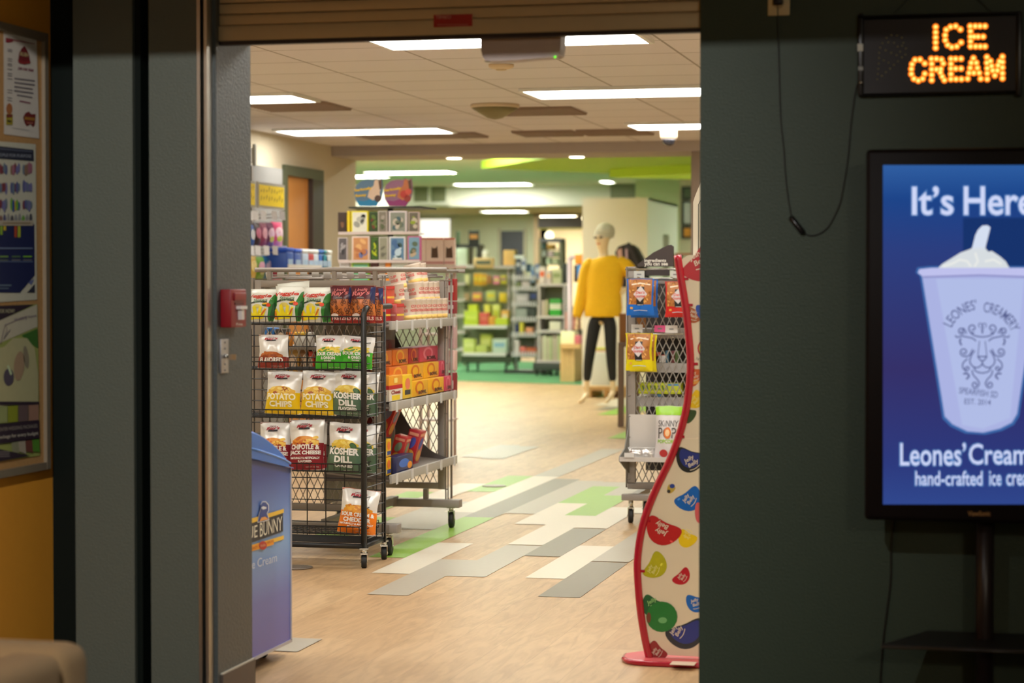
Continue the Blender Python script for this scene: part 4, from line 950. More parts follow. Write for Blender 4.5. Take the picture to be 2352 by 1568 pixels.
# top rail
g = MB(); zt = 1.322
g.rod((gx0 - .0, GN, zt), (gx1 + .31, GN, zt), .011, STEEL, 8); g.rod((gx0, GF, zt), (gx1 + .1, GF, zt), .009, STEEL, 8)
for xx in (gx0 + .07, (gx0 + gx1) / 2 + .08, gx1 - .03): g.box((xx - .01, GN - .008, gz1), (xx + .01, GN + .008, zt), STEEL)
for xx in (gx0 + .02, gx1 + .06): g.rod((xx, GN, zt), (xx, GF, zt), .008, STEEL, 8)
g.rod((gx0 + .06, GN, gz1 + .01), (gx1 - .05, GF, gz1 + .03), .006, STEEL, 6); g.rod((gx0 + .15, GN, gz1 + .005), (gx1 - .02, GF, gz1 + .02), .006, STEEL, 6)
g.build('top_rail', t)
# peg hooks with curled white tag ends on the hidden side
for k in range(9):
    x, yb_ = gx0 - .02 + .058 * k, GN + .26
    g = MB(); g.tube([(x, yb_ + .25, 1.295), (x, yb_, 1.30)], .003, STEEL, 5)
    g.grid(lambda u, v, x=x, y=yb_: Vector((x - .018 + .036 * u, y - .014 * math.sin(v * 2.2), 1.283 + .034 * v)), 3, 5, C(196, 196, 192)); g.build('peg_hook', t)
# right-hand shelves with curved end brackets and label strips
SHX = -2.80
def gshelf(zz, xf, name, lipz, brk=True, back=None):
    g = MB(); y0, y1 = GN - .02, GF + .02
    g.add([(gxs + .01, y0, zz + .03), (xf, y0, zz), (xf, y1, zz), (gxs + .01, y1, zz + .03), (gxs + .01, y0, zz + .022), (xf, y0, zz - .008), (xf, y1, zz - .008), (gxs + .01, y1, zz + .022)],
          [(0, 1, 2, 3), (7, 6, 5, 4), (0, 4, 5, 1), (1, 5, 6, 2), (2, 6, 7, 3), (3, 7, 4, 0)], STEEL)
    s = g.build('shelf', t)
    g = MB(); g.box((xf - .004, y0, zz - .018), (xf + .01, y1, zz + .022), mat('label_strip', (172, 168, 160), .4), .002); g.build('label_strip', s)
    for k in range(5):
        y = y0 + .08 + k * (y1 - y0 - .14) / 4; g = MB(); g.box((xf + .0102, y - .016, zz - .026), (xf + .0125, y + .016, zz + .026), C(206, 204, 202, .3)); g.build('price_tag', s)
    if brk:
        for yy in (y0 + .002, GF - .03):
            H_ = .30; pts = [(gxs + .01, zz - .01), (xf - .005, zz - .01), (xf - .005, zz + .012)]
            for k in range(9): a = k / 8; pts.append((xf - .01 - (xf - gxs - .02) * a, zz + .014 + H_ * a ** 2.1))
            g = MB(); g.prism(pts, lambda x, z, y=yy: Vector((x, y, z)), lambda x, z, y=yy: Vector((x, y + .004, z)), mat('dark_grey_bracket', (92, 84, 80), .5)); g.build('bracket', s)
    return s
gshelf(1.062, -2.80, 'shelf', .02, False)
gshelf(.688, -2.80, 'shelf', .02, True)
gshelf(.352, SHX, 'shelf', .02, True)
g = MB()
g.rod((gx1 + .02, GF + .03, 1.275), (gx1 + .02, GF - .2, 1.275), .004, STEEL, 5); g.rod((gx1 + .02, GF + .03, .15), (gx1 + .02, GF + .03, zt), .006, STEEL, 6); g.build('side_rail', t)
for k, (x0, x1, z0, z1, c_) in enumerate(((gx1 + .0, gx1 + .06, .655, .70, (140, 28, 34)),)):
    pass

tgon = t
# products on the gondola's right-hand shelves
def noodle_cup(x, y, z, lab, tilt=.0, r=.034, h=.085):
    t = thing('noodle_cup', lab, 'noodle cup', (x, y, z), 'noodle cups on the gondola top shelf')
    M = Matrix.Translation((x, y, z)) @ Matrix.Rotation(tilt, 4, 'Y')
    g = MB(); g.lathe([(r * .76, 0), (r * .78, .004), (r * .97, h * .92), (r, h * .93), (r, h * .97), (r * .97, h)], (0, 0, 0), C(236, 222, 206, .5), 20)
    g.lathe([(r * .78 + .0008, .008), (r * .825 + .0008, h * .27)], (0, 0, 0), C(236, 196, 110), 20)
    RD = C(214, 104, 96)
    for a0 in (-1.9, -.35, 1.2):
        fn = lambda u, v: Vector(((r * (.79 + .17 * v) + .001) * math.cos(a0 + u), (r * (.79 + .17 * v) + .001) * math.sin(a0 + u), h * v))
        g.text('CUP', 0, .66, 1.0, .13, fn, RD, bold=.04, down=False); g.text('NOODLES', 0, .48, 1.2, .13, fn, RD, bold=.04, down=False); g.rect(-.5, .78, .5, .82, fn, C(226, 204, 130))
    g.xf(M); g.build('cup', t)
    g = MB(); g.lathe([(r * 1.02, h * .985), (r * 1.02, h * 1.0), (.002, h * 1.006)], (0, 0, 0), C(226, 206, 190, .35), 20); g.xf(M); g.build('lid', t)
ORD = 'first second third fourth fifth sixth seventh eighth ninth'.split()
for row, X_, spots, tl in (('front', -2.835, [(939, 738, 7)], -.1), ('middle', -2.885, [(914, 702, 1), (960, 697, 4)], -.16), ('top', -2.935, [(920, 667, 1), (957, 654, 2)], -.24)):
    c_ = 0
    for px, py, n in spots:
        b_ = at_x(px, py, X_)
        for k in range(n):
            noodle_cup(X_, b_.y + k * .098, b_.z, '%s row noodle cup, %s from the near end of the gondola shelf' % (row, ORD[c_]), tl, .045, .106); c_ += 1
        if row != 'front': g = MB(); g.box((X_ - .045, b_.y - .045, 1.07), (X_ + .03, b_.y + n * .098 - .055, b_.z - .008), C(206, 196, 186, .5)); g.build('riser', tgon)
def carton(lo, hi, col, lab, cat='carton', art=None, grp=None, name='food_carton', rot=None, bev=.002):
    g = MB(); g.box(lo, hi, C(*col, rough=.35), bev)
    if art: art(g, lo, hi)
    if rot is not None:
        c_ = Vector(((lo[0] + hi[0]) / 2, (lo[1] + hi[1]) / 2, lo[2])); g.xf(Matrix.Translation(c_) @ rot @ Matrix.Translation(-c_))
    return g.build(name, None, lab, cat, grp)
def bowl_art(c1, c2, txt='BOWL'):
    def art(g, lo, hi):
        x = hi[0] + .0008; y0, y1, z0, z1 = lo[1], hi[1], lo[2], hi[2]; fn = lambda u, v, k=0: Vector((x + .0006 * k, y0 + (y1 - y0) * u, z0 + (z1 - z0) * v))
        g.poly(ell(.45, .55, .26, .42), lambda u, v: fn(u, v, 1), C(*c2)); g.poly(ell(.45, .55, .18, .28), lambda u, v: fn(u, v, 2), C(*c1)); txt and g.text(txt, .62, .24, .5, .24, lambda u, v: fn(u, v, 3), C(60, 40, 40), bold=.04, down=False)
        yf = lo[1] - .0008; g2 = lambda u, v: Vector((lo[0] + (hi[0] - lo[0]) * u, yf, z0 + (z1 - z0) * v)); g.poly(ell(.5, .5, .3, .34), g2, C(*c2)); g.rect(.1, .06, .9, .2, g2, C(250, 220, 160))
    return art
FB = 'noodle bowl boxes on the gondola middle shelf'
ORB = ((226, 120, 36), (242, 180, 60)); YLB = ((238, 178, 30), (214, 110, 30)); PKB = ((206, 66, 92), (236, 130, 150)); RDB = ((176, 44, 50), (226, 120, 60))
z1_ = .712
for j, y, y2, c_, lab in [(0, 9.86, 10.15, YLB, 'yellow bowl box at the shelf edge, next to the yellow packet'), (0, 10.16, 10.45, YLB, 'yellow bowl box at the shelf edge, next to the pink one'), (0, 10.46, 10.6, PKB, 'pink bowl box at the far end of the lowest row'),
         (1, 9.6, 9.9, ORB, 'orange bowl box in the middle row above the yellow packet'), (1, 9.91, 10.19, YLB, 'yellow bowl box nearest in the middle row'), (1, 10.2, 10.48, YLB, 'yellow bowl box second in the middle row'), (1, 10.49, 10.6, PKB, 'pink bowl box at the far end of the middle row'),
         (2, 9.5, 9.76, ORB, 'orange bowl box nearest in the top row'), (2, 9.77, 10.04, ORB, 'orange bowl box second in the top row'), (2, 10.05, 10.23, RDB, 'crimson bowl box in the top row beside the orange ones'), (2, 10.24, 10.59, PKB, 'pink and red bowl box at the far end of the top row')]:
    lo = (-2.91 - .035 * j, y, z1_ + .077 * j); hi = (-2.815 - .035 * j, y2 - .006, z1_ + .075 + .077 * j)
    carton(lo, hi, c_[0], lab, 'noodle box', bowl_art(*c_), FB, 'noodle_box')
for y, lab, c_ in ((9.86, 'dark crimson carton standing behind the orange bowl boxes', (110, 34, 42)), (10.04, 'second dark crimson carton behind the bowl boxes', (126, 40, 50))):
    carton((-3.08, y, .74), (-3.0, y + .16, .98), c_, lab, 'carton', bowl_art(c_, (150, 60, 70), ''), None)
def cheez_art(g, lo, hi):
    x = hi[0] + .0008; y0, y1, z0, z1 = lo[1], hi[1], lo[2], hi[2]
    for fn in ((lambda u, v, k=0: Vector((x + .0005 * k, y0 + (y1 - y0) * u, z0 + (z1 - z0) * v))), (lambda u, v, k=0: Vector((lo[0] + (hi[0] - lo[0]) * u, y0 - .0008 - .0005 * k, z0 + (z1 - z0) * v)))):
        g.rect(0, 0, 1, .5, fn, C(228, 220, 206)); g.rect(0, .46, 1, .62, lambda u, v: fn(u, v, 1), C(196, 30, 40)); g.rect(.2, .02, .8, .22, lambda u, v: fn(u, v, 1), C(240, 210, 40)); g.text('Cheez', .5, .34, .7, .16, lambda u, v: fn(u, v, 2), C(150, 30, 40), bold=.04, down=False); g.rect(.36, .7, .62, .9, lambda u, v: fn(u, v, 1), C(250, 220, 120))
carton((-2.88, 9.46, .712), (-2.812, 9.68, .83), (236, 160, 40), 'yellow, red and white cheese cracker box at the near end of the middle shelf', 'cracker box', cheez_art)
carton((-2.88, 9.69, .712), (-2.812, 9.85, .825), (240, 200, 40), 'bright yellow packet beside the cheese cracker box', 'packet', lambda g, lo, hi: (g.poly(ell(.5, .62, .26, .24), lambda u, v: Vector((hi[0] + .0008, lo[1] + (hi[1] - lo[1]) * u, lo[2] + (hi[2] - lo[2]) * v)), C(236, 130, 90)), g.rect(.2, .16, .8, .36, lambda u, v: Vector((hi[0] + .001, lo[1] + (hi[1] - lo[1]) * u, lo[2] + (hi[2] - lo[2]) * v)), C(60, 60, 60)), g.poly(ell(.5, .62, .26, .24), lambda u, v: Vector((lo[0] + (hi[0] - lo[0]) * u, lo[1] - .0008, lo[2] + (hi[2] - lo[2]) * v)), C(236, 130, 90))), None, 'food_packet')
# red pudding and cracker boxes on the low shelf
def dinner_art(blue):
    def art(g, lo, hi):
        for fn in ((lambda u, v, k=0: Vector((hi[0] + .0008 + .0005 * k, lo[1] + (hi[1] - lo[1]) * u, lo[2] + (hi[2] - lo[2]) * v))), (lambda u, v, k=0: Vector((lo[0] + (hi[0] - lo[0]) * u, lo[1] - .0008 - .0005 * k, lo[2] + (hi[2] - lo[2]) * v)))):
            g.poly(ell(.5, .62, .3, .16, .3), lambda u, v: fn(u, v, 1), C(*blue)); g.poly(ell(.5, .25, .36, .17), lambda u, v: fn(u, v, 1), C(206, 150, 60)); g.rect(.1, .84, .9, .93, lambda u, v: fn(u, v, 1), C(226, 150, 120))
    return art
RR = lambda ax, a: Matrix.Rotation(a, 4, ax)
DG = 'red dinner boxes on the gondola bottom shelf'
carton((-2.985, 9.78, .53), (-2.925, 9.88, .70), (196, 50, 36), 'red dinner box tilted at the top of the pile', 'dinner box', dinner_art((130, 130, 150)), DG, rot=RR('Y', .35) @ RR('X', -.12))
carton((-3.045, 9.74, .50), (-2.985, 9.84, .66), (120, 24, 24), 'dark red box behind the tilted dinner box', 'dinner box', None, DG, rot=RR('Y', .4))
carton((-2.93, 9.84, .39), (-2.87, 9.93, .53), (190, 44, 40), 'red dinner box standing in the middle of the low shelf', 'dinner box', dinner_art((120, 140, 110)), DG, rot=RR('Y', .25))
carton((-2.905, 9.98, .385), (-2.845, 10.08, .55), (176, 36, 44), 'red dinner box with a blue emblem, farthest along the low shelf', 'dinner box', dinner_art((70, 80, 170)), DG, rot=RR('Y', .25))
def yel_art(g, lo, hi):
    for fn in ((lambda u, v, k=0: Vector((hi[0] + .0008 + .0005 * k, lo[1] + (hi[1] - lo[1]) * u, lo[2] + (hi[2] - lo[2]) * v))), (lambda u, v, k=0: Vector((lo[0] + (hi[0] - lo[0]) * u, lo[1] - .0008 - .0005 * k, lo[2] + (hi[2] - lo[2]) * v)))):
        g.poly(ell(.6, .62, .24, .24), lambda u, v: fn(u, v, 1), C(232, 120, 50)); g.rect(.08, .1, .92, .32, lambda u, v: fn(u, v, 1), C(50, 70, 140)); g.poly(ell(.2, .21, .1, .13), lambda u, v: fn(u, v, 2), C(240, 220, 120))
YP = 'yellow packets on the gondola bottom shelf'
for y, z, lab in ((9.47, .366, 'yellow packet lowest at the near end of the low shelf'), (9.47, .452, 'yellow packet stacked on the lowest one')):
    carton((-2.895, y, z), (-2.835, y + .1, z + .082), (240, 190, 24), lab, 'packet', yel_art, YP, 'food_packet')
carton((-2.87, 9.58, .366), (-2.812, 9.86, .445), (40, 46, 92), 'dark blue dessert box at the front of the low shelf', 'dessert box', lambda g, lo, hi: (g.poly(ell(.45, .55, .3, .26), lambda u, v: Vector((hi[0] + .0008, lo[1] + (hi[1] - lo[1]) * u, lo[2] + (hi[2] - lo[2]) * v)), C(60, 110, 200)), g.poly(ell(.8, .35, .14, .22), lambda u, v: Vector((hi[0] + .001, lo[1] + (hi[1] - lo[1]) * u, lo[2] + (hi[2] - lo[2]) * v)), C(232, 150, 40))), None, 'dessert_box')
# red clear-lidded packs at the near end of the top shelf
RP = 'red packs at the near end of the gondola top shelf'
for k, (x0, y0, z0, c_) in enumerate(((-2.925, 9.47, 1.083, (186, 34, 40)), (-2.90, 9.61, 1.083, (190, 96, 92)), (-2.95, 9.47, 1.165, (200, 40, 44)), (-2.95, 9.62, 1.165, (206, 80, 60)))):
    carton((x0, y0, z0), (x0 + .08, y0 + .13, z0 + .078), c_, ('red lidded pack at the shelf edge beside the rack handle', 'pale red clear pack second along the shelf edge', 'red pack stacked above, next to the pretzel bags', 'red and yellow pack on the upper row beside the cups')[k], 'pack',
           lambda g, lo, hi: (g.rect(.05, .3, .95, .42, lambda u, v: Vector((hi[0] + .0008, lo[1] + (hi[1] - lo[1]) * u, lo[2] + (hi[2] - lo[2]) * v)), C(236, 200, 60)), g.rect(.05, .3, .95, .42, lambda u, v: Vector((lo[0] + (hi[0] - lo[0]) * u, lo[1] - .0008, lo[2] + (hi[2] - lo[2]) * v)), C(226, 180, 170)), g.box((lo[0] + .004, lo[1] + .004, hi[2] - .012), (hi[0] + .002, hi[1] - .004, hi[2] + .003), C(206, 40, 50, .2))), RP, 'lidded_pack')
# left-hand shelves of the gondola seen through the mesh
tg = t
for zz in (.40, .82, .96):
    g = MB(); g.box((gx0 + .02, GN + .05, zz - .012), (gxs - .01, GF - .02, zz), STEEL); g.build('shelf', tg)
LG = 'products on the gondola side behind the mesh'
def jar(x, y, z, lab, lid, body, r=.022, h=.075):
    t = thing('condiment_jar', lab, 'jar', (x, y, z), LG)
    g = MB(); g.lathe([(r * .9, 0), (r, .006), (r, h * .72), (r * .8, h * .8)], (x, y, z), C(*body, rough=.2), 14); g.build('jar_body', t)
    g = MB(); g.lathe([(r * .86, h * .8), (r * .86, h), (.002, h * 1.01)], (x, y, z), C(*lid), 14); g.build('lid', t)
for k, (px, lid, body, lab) in enumerate(((664, (236, 130, 40), (226, 150, 60), 'orange jar seen through the mesh'), (684, (240, 190, 60), (230, 226, 214), 'white jar with a yellow lid seen through the mesh'), (698, (236, 196, 70), (232, 230, 222), 'white jar with a pale yellow lid, second from the right'), (714, (226, 224, 216), (224, 222, 214), 'all white jar nearest the grey spine'))):
    p = at_y(px, 762, GN + .1); jar(p.x, GN + .1, .96, lab, lid, body, .018, .07)
for px, c_, lab, w_, h_, z_ in ((622, (60, 130, 210), 'blue and pink packet behind the left end of the mesh', 22, .09, .96), (648, (70, 62, 60), 'dark jar packet beside the blue one behind the mesh', 24, .085, .96), (676, (196, 152, 70), 'ochre carton behind the mesh on the second shelf', 30, .13, .82), (703, (150, 104, 60), 'brown carton behind the mesh on the second shelf', 20, .13, .82), (716, (226, 82, 52), 'red sauce bottle packet nearest the spine', 18, .12, .82), (640, (150, 170, 190), 'pale blue carton low behind the mesh', 40, .11, .40)):
    a = at_y(px - w_ / 2, 800, GN + .1).x; b = at_y(px + w_ / 2, 800, GN + .1).x
    carton((a, GN + .08, z_), (b, GN + .15, z_ + h_), c_, lab, 'carton', lambda g, lo, hi: g.poly(ell(.5, .55, .3, .26), lambda u, v: Vector((lo[0] + (hi[0] - lo[0]) * u, lo[1] - .0008, lo[2] + (hi[2] - lo[2]) * v)), C(240, 220, 200)), LG)

# ---------------------------------------------------------------- ice cream freezer
FX = -2.374; F1 = at_x(670, 1470, FX).y; FLX = -3.2; FY0 = 6.215
t = thing('ice_cream_freezer', 'blue ice cream chest freezer with a domed lid beside the door post', 'freezer', ((FX + FLX) / 2, (FY0 + F1) / 2, 0))
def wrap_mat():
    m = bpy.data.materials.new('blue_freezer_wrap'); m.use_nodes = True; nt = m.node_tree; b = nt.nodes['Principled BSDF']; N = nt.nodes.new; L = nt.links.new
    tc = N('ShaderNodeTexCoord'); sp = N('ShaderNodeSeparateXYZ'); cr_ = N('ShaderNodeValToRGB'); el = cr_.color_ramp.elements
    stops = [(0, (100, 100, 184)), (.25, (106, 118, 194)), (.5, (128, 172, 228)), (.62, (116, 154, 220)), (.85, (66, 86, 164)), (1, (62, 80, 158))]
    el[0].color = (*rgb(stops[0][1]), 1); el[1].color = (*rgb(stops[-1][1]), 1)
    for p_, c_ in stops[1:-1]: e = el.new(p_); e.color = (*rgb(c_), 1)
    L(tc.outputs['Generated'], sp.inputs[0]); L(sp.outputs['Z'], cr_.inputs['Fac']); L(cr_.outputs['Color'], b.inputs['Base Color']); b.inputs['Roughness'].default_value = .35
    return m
zb0, zb1 = .05, at_x(668, 1075, FX).z
pa, pb = at_x(575, 1052, FX), at_x(668, 1075, FX); zsl = lambda y: pa.z + (pb.z - pa.z) * (y - pa.y) / (pb.y - pa.y)
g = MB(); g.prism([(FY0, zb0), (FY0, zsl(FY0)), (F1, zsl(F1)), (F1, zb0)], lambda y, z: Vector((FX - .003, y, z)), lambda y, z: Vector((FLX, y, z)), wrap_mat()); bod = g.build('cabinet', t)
g = MB()
for a_, b_ in (((FX - .004, F1 - .006, zb0), (FX + .001, F1 + .002, zb1)), ((FX - .006, FY0, zb0 - .006), (FX + .001, F1 + .002, zb0 + .004))): g.box(a_, b_, C(176, 176, 186, .3))
g.build('edge_trim', bod)
def fx(k): return lambda x, y: at_x(x, y, FX + .0008 * k)
g = MB()
NVY = C(34, 42, 56); YB1 = C(238, 196, 70); WHT = C(226, 230, 216)
LBL = C(96, 118, 190)
g.poly([(572, 1196), (572, 1248), (650, 1220), (650, 1176)], fx(1), NVY)
g.poly([(572, 1192), (572, 1203), (652, 1177), (652, 1168)], fx(2), YB1); g.poly([(572, 1253), (572, 1263), (652, 1238), (652, 1229)], fx(2), YB1)
g.poly([(574, 1254), (574, 1267), (629, 1250), (629, 1238)], fx(3), C(240, 160, 40)); g.poly(ell(604, 1252, 9, 10), fx(4), C(186, 46, 44)); g.text('QUALITY', 584, 1258, 18, 6, fx(4), C(150, 80, 40), rot=.3); g.text('SINCE 1913', 621, 1244, 15, 5, fx(4), C(150, 80, 40), rot=.3); g.text('Wells', 604, 1252, 12, 6, fx(5), C(240, 190, 150), rot=.3, shear=.2)
def sk(pt): return pt
fb_ = fx(3)
tf = lambda x, y: fb_(x, y - (x - 610) * .31)
g.text('BLUE', 571.5, 1213, 40, 28, tf, C(240, 238, 220)); g.text('BUNNY', 622.5, 1213, 51, 32, tf, C(240, 238, 220))
g.text('Ice Cream', 602, 1287, 68, 20, tf, C(210, 220, 236))
bun = [(593, 1198), (596, 1180), (600, 1168), (599, 1160), (603, 1153), (610, 1153), (616, 1160), (616, 1172), (613, 1178), (617, 1192), (606, 1196)]
g.poly([(605 + (x - 605) * 1.16, 1176 + (y - 1176) * 1.1) for x, y in bun], fx(3), C(220, 226, 236)); g.poly(bun, fx(4), C(50, 76, 150))
g.poly([(600, 1166), (604, 1162), (612, 1164), (612, 1168), (604, 1170)], fx(5), C(220, 226, 236)); g.poly([(596, 1197), (601, 1188), (609, 1186), (615, 1190), (616, 1192)], fx(5), C(238, 170, 90))
g.build('brand_decal', bod, 'blue freezer wrap lettering with a rabbit emblem')
# domed lid, profile along the depth
LID = mat('bright_blue_plastic', (44, 118, 214), .28, var=.02, coat=.3)
zr = zb1
lp = [at_x(x, y, FX + .012) for x, y in ((575, 986), (585, 989), (596, 994), (608, 1001), (620, 1010), (632, 1020), (644, 1031), (654, 1042), (661, 1051), (666, 1060), (669, 1070))]
outl = [(FY0 - .004, zsl(FY0) + .001), (FY0 - .004, lp[0].z - .06), (FY0 + .02, lp[0].z - .01), (FY0 + .07, lp[0].z + .012), (FY0 + .13, lp[0].z + .012)] + [(p.y, p.z) for p in lp] + [(F1 + .012, zsl(F1) + .002), (F1 + .01, zsl(F1) + .001)]
g = MB()
steps = [(0.0, .93), (.004, .965), (.011, .99), (.02, 1.0)]              # rounded shoulder where the dome meets its end
ym, zm = sum(p[0] for p in outl) / len(outl), zr
def ring(k, flip=False):
    dx, s_ = steps[k]; X_ = (FX + .012 - dx) if not flip else (FLX - .012 + dx)
    return [Vector((X_, ym + (y - ym) * s_, zm + (z - zm) * s_)) for y, z in outl]
rings = [ring(k) for k in range(4)] + [ring(k, True) for k in (3, 2, 1, 0)]
nO = len(outl); vs_ = [v for r_ in rings for v in r_]
fs_ = [(i * nO + k, i * nO + (k + 1) % nO, (i + 1) * nO + (k + 1) % nO, (i + 1) * nO + k) for i in range(7) for k in range(nO)]
fs_ = [f_ for f_ in fs_ if f_]
g.add(vs_, fs_, LID, True); g.add(rings[0], [tuple(range(nO))], LID); g.add(rings[-1], [tuple(range(nO))], LID); lid = g.build('lid', t)
g = MB(); rim = [at_x(x, y, FX + .012) for x, y in ((576, 1030), (600, 1036), (630, 1046), (655, 1056), (667, 1064))]; g.tube(rim, .004, C(92, 150, 232, .3), 6); g.build('lid_rim', lid)
for x, y in ((FX - .07, F1 - .08), (FX - .07, FY0 + .1), (FLX + .07, F1 - .08), (FLX + .07, FY0 + .1)):
    caster(t, x, y, .02, .05, mat('beige_caster', (176, 156, 132), .5), .8)

# ---------------------------------------------------------------- jelly bean display
JY = 6.96
t = thing('candy_display', 'red and cream wavy jelly bean display stand inside the doorway', 'candy display', (-.9, JY, 0))
REDT = mat('glossy_red_tube', (172, 20, 42), .25, var=.03, coat=.4)
TP = [(1556, 586), (1564, 640), (1574, 700), (1581, 760), (1586, 830), (1583, 885), (1576, 940), (1560, 1000), (1537, 1060), (1508, 1120), (1484, 1180), (1471, 1230), (1464, 1290), (1466, 1350), (1472, 1410), (1482, 1470), (1495, 1526)]
tp = smooth_pts(TP, 4)
g = MB(); g.tube([at_y(x, y, JY) for x, y in tp], .0128, REDT, 14); g.build('wavy_tube', t)
g = MB()
edge = [(x + 8, y) for x, y in tp if 590 < y < 1516]
xr2 = 1760
pts = edge + [(xr2, 1516), (xr2, 585), (1600, 585), (1580, 586)]
CREAMP = mat('cream_display_board', (226, 214, 184), .5, var=.01)
PD0, PD1 = .004, .012
g.prism(pts, lambda x, y: at_y(x, y, JY + PD0), lambda x, y: at_y(x, y, JY + PD0) + Vector((0, PD1, 0)), CREAMP)
J = [lambda x, y, k=k: at_y(x, y, JY + PD0 - .0007 * k) for k in range(8)]
def clip_left(pts):
    """keep bean prints on the board: the tube's curve is their left limit"""
    def xl(y):
        for i in range(len(tp) - 1):
            if tp[i][1] <= y <= tp[i + 1][1]: return tp[i][0] + 4
        return 0
    return [(max(x, xl(y)), y) for x, y in pts]
def jb(cx, cy, a, b, rot, col, k=1, rim=None, word=None, wrot=0, ws=1, tcol=(226, 214, 190), hi=None, bend=.6, wx=0, wy=0):
    ws *= 1.15
    if rim: g.poly(clip_left(bean(cx, cy, a, b, rot, bend)), J[k], C(*rim, rough=.3)); g.poly(clip_left(bean(cx + a * .04, cy - b * .1, a * .8, b * .74, rot, bend)), J[k + 1], C(*col, rough=.3))
    else: g.poly(clip_left(bean(cx, cy, a, b, rot, bend)), J[k], C(*col, rough=.3))
    if hi: g.poly(ell(hi[0], hi[1], 4, 2.4, rot), J[k + 1], C(*[min(255, c + 50) for c in col], rough=.3))
    if word:
        T = C(*tcol); q_ = J[min(7, k + 2)]; c_, s_ = math.cos(wrot), math.sin(wrot); cx += wx; cy += wy
        def put(dx, dy): return cx + dx * c_ + dy * s_, cy - dx * s_ + dy * c_
        x_, y_ = put(-2 * ws, -7.5 * ws); g.text('Jelly', x_, y_, 27 * ws, 13 * ws, q_, T, rot=wrot, bold=.015, shear=.15)
        x_, y_ = put(2 * ws, 6.5 * ws); g.text('Belly', x_, y_, 28 * ws, 13 * ws, q_, T, rot=wrot, bold=.015, shear=.15)
        g.stroke([put(-14 * ws + 28 * ws * u / 6, (16 - 3 * math.sin(math.pi * u / 6) * -1) * ws) for u in range(7)], 1.8 * ws, q_, T)
jb(1612, 606, 46, 36, -.9, (186, 30, 32), word=1, wrot=.5, ws=1.05, wx=-8, wy=-12)
jb(1594, 722, 22, 17, .4, (176, 96, 44), word=1, wrot=-.3, ws=.6); jb(1616, 714, 18, 18, 0, (44, 84, 176), 3)
g.poly(ell(1622, 800, 20, 23), J[1], C(186, 36, 40)); g.poly(ell(1622, 800, 17, 20), J[2], C(236, 204, 40)); g.text('THE ORIGINAL', 1612, 829, 30, 6, J[1], C(60, 50, 50), rot=-.5)
jb(1594, 862, 18, 22, .2, (204, 96, 40), word=1, wrot=.3, ws=.55); g.poly(clip_left(ell(1594, 876, 11, 6)), J[2], C(226, 160, 60))
jb(1596, 918, 22, 17, -.9, (236, 200, 20), word=1, wrot=.9, ws=.6, tcol=(240, 226, 120))
jb(1582, 952, 16, 18, .3, (58, 82, 40))
jb(1584, 1054, 34, 27, .3, (44, 56, 128), rim=(40, 42, 36), word=1, wrot=.55, ws=.82, wx=4, wy=6)
jb(1541, 1122, 9, 10, .5, (196, 170, 70), 1); g.poly(ell(1544, 1116, 6, 5), J[2], C(40, 66, 150)); g.poly(clip_left(ell(1536, 1128, 4, 4)), J[3], C(50, 46, 40))
g.poly([(1596, 1006), (1604, 1004), (1604, 1008), (1572, 1008), (1572, 1006)], J[1], C(240, 226, 196))
jb(1582, 1146, 32, 24, -.6, (26, 104, 192), word=1, wrot=1.0, ws=.72, hi=(1559, 1146)); jb(1612, 1174, 17, 24, .2, (214, 100, 100), 3)
jb(1578, 1236, 22, 19, .5, (240, 208, 24), 1, word=1, wrot=2.6, ws=.55, tcol=(244, 230, 130), wy=-8)
jb(1522, 1218, 42, 29, .45, (190, 36, 34), 3, word=1, wrot=2.75, ws=.95, hi=(1542, 1243), wx=-2, wy=-6)
jb(1505, 1299, 32, 23, -1.05, (186, 182, 26), word=1, wrot=1.15, ws=.66, hi=(1519, 1296), wx=-6, wy=8, tcol=(226, 222, 130))
jb(1566, 1324, 23, 15, -.75, (190, 32, 44), word=1, wrot=1.0, ws=.5)
jb(1502, 1392, 30, 23, .5, (36, 98, 52), word=1, wrot=.5, ws=.8, tcol=(150, 206, 120), wy=-6); g.poly(clip_left(ell(1520, 1416, 36, 35)), J[4], C(34, 122, 48, .3)); g.poly(ell(1522, 1424, 10, 7), J[5], C(110, 180, 110, .3)); g.poly(clip_left(ell(1490, 1418, 5, 12)), J[5], C(120, 60, 40, .3))
jb(1600, 1384, 26, 19, .2, (26, 104, 192), word=1, wrot=.3, ws=.62, wx=-2)
jb(1576, 1454, 46, 31, -.35, (40, 52, 130), rim=(44, 46, 52), word=1, wrot=1.1, ws=.8, wx=-22, wy=-6)
jb(1508, 1496, 24, 20, .8, (150, 40, 38), word=1, wrot=1.0, ws=.55)
g.build('printed_board', t, 'cream board printed with jelly beans')
g = MB()
bx0, bx1 = at_z(1423, 1512, .02).x, -.55
outl = [(bx0, JY + .06), (bx0 + .004, JY + .0), (bx0 + .02, JY - .035), (bx0 + .05, JY - .058), (bx0 + .1, JY - .068), (bx1, JY - .068), (bx1, JY + .26), (bx0 + .32, JY + .24), (bx0 + .14, JY + .18), (bx0 + .05, JY + .12)]
g.prism(outl, lambda x, y: Vector((x, y, .0)), lambda x, y: Vector((x, y, .018)), mat('pink_red_base', (206, 84, 88), .45, var=.02)); bs = g.build('base', t)
g = MB(); g.tube([(x, y, .009) for x, y in outl], .0095, REDT, 8, True); g.build('base_edging', bs)
g = MB(); a = at_z(1545, 1518, .0185); b = at_z(1594, 1528, .0185); g.box((a.x, b.y, .0182), (b.x, a.y, .0192), C(226, 200, 176)); g.build('base_sticker', bs)
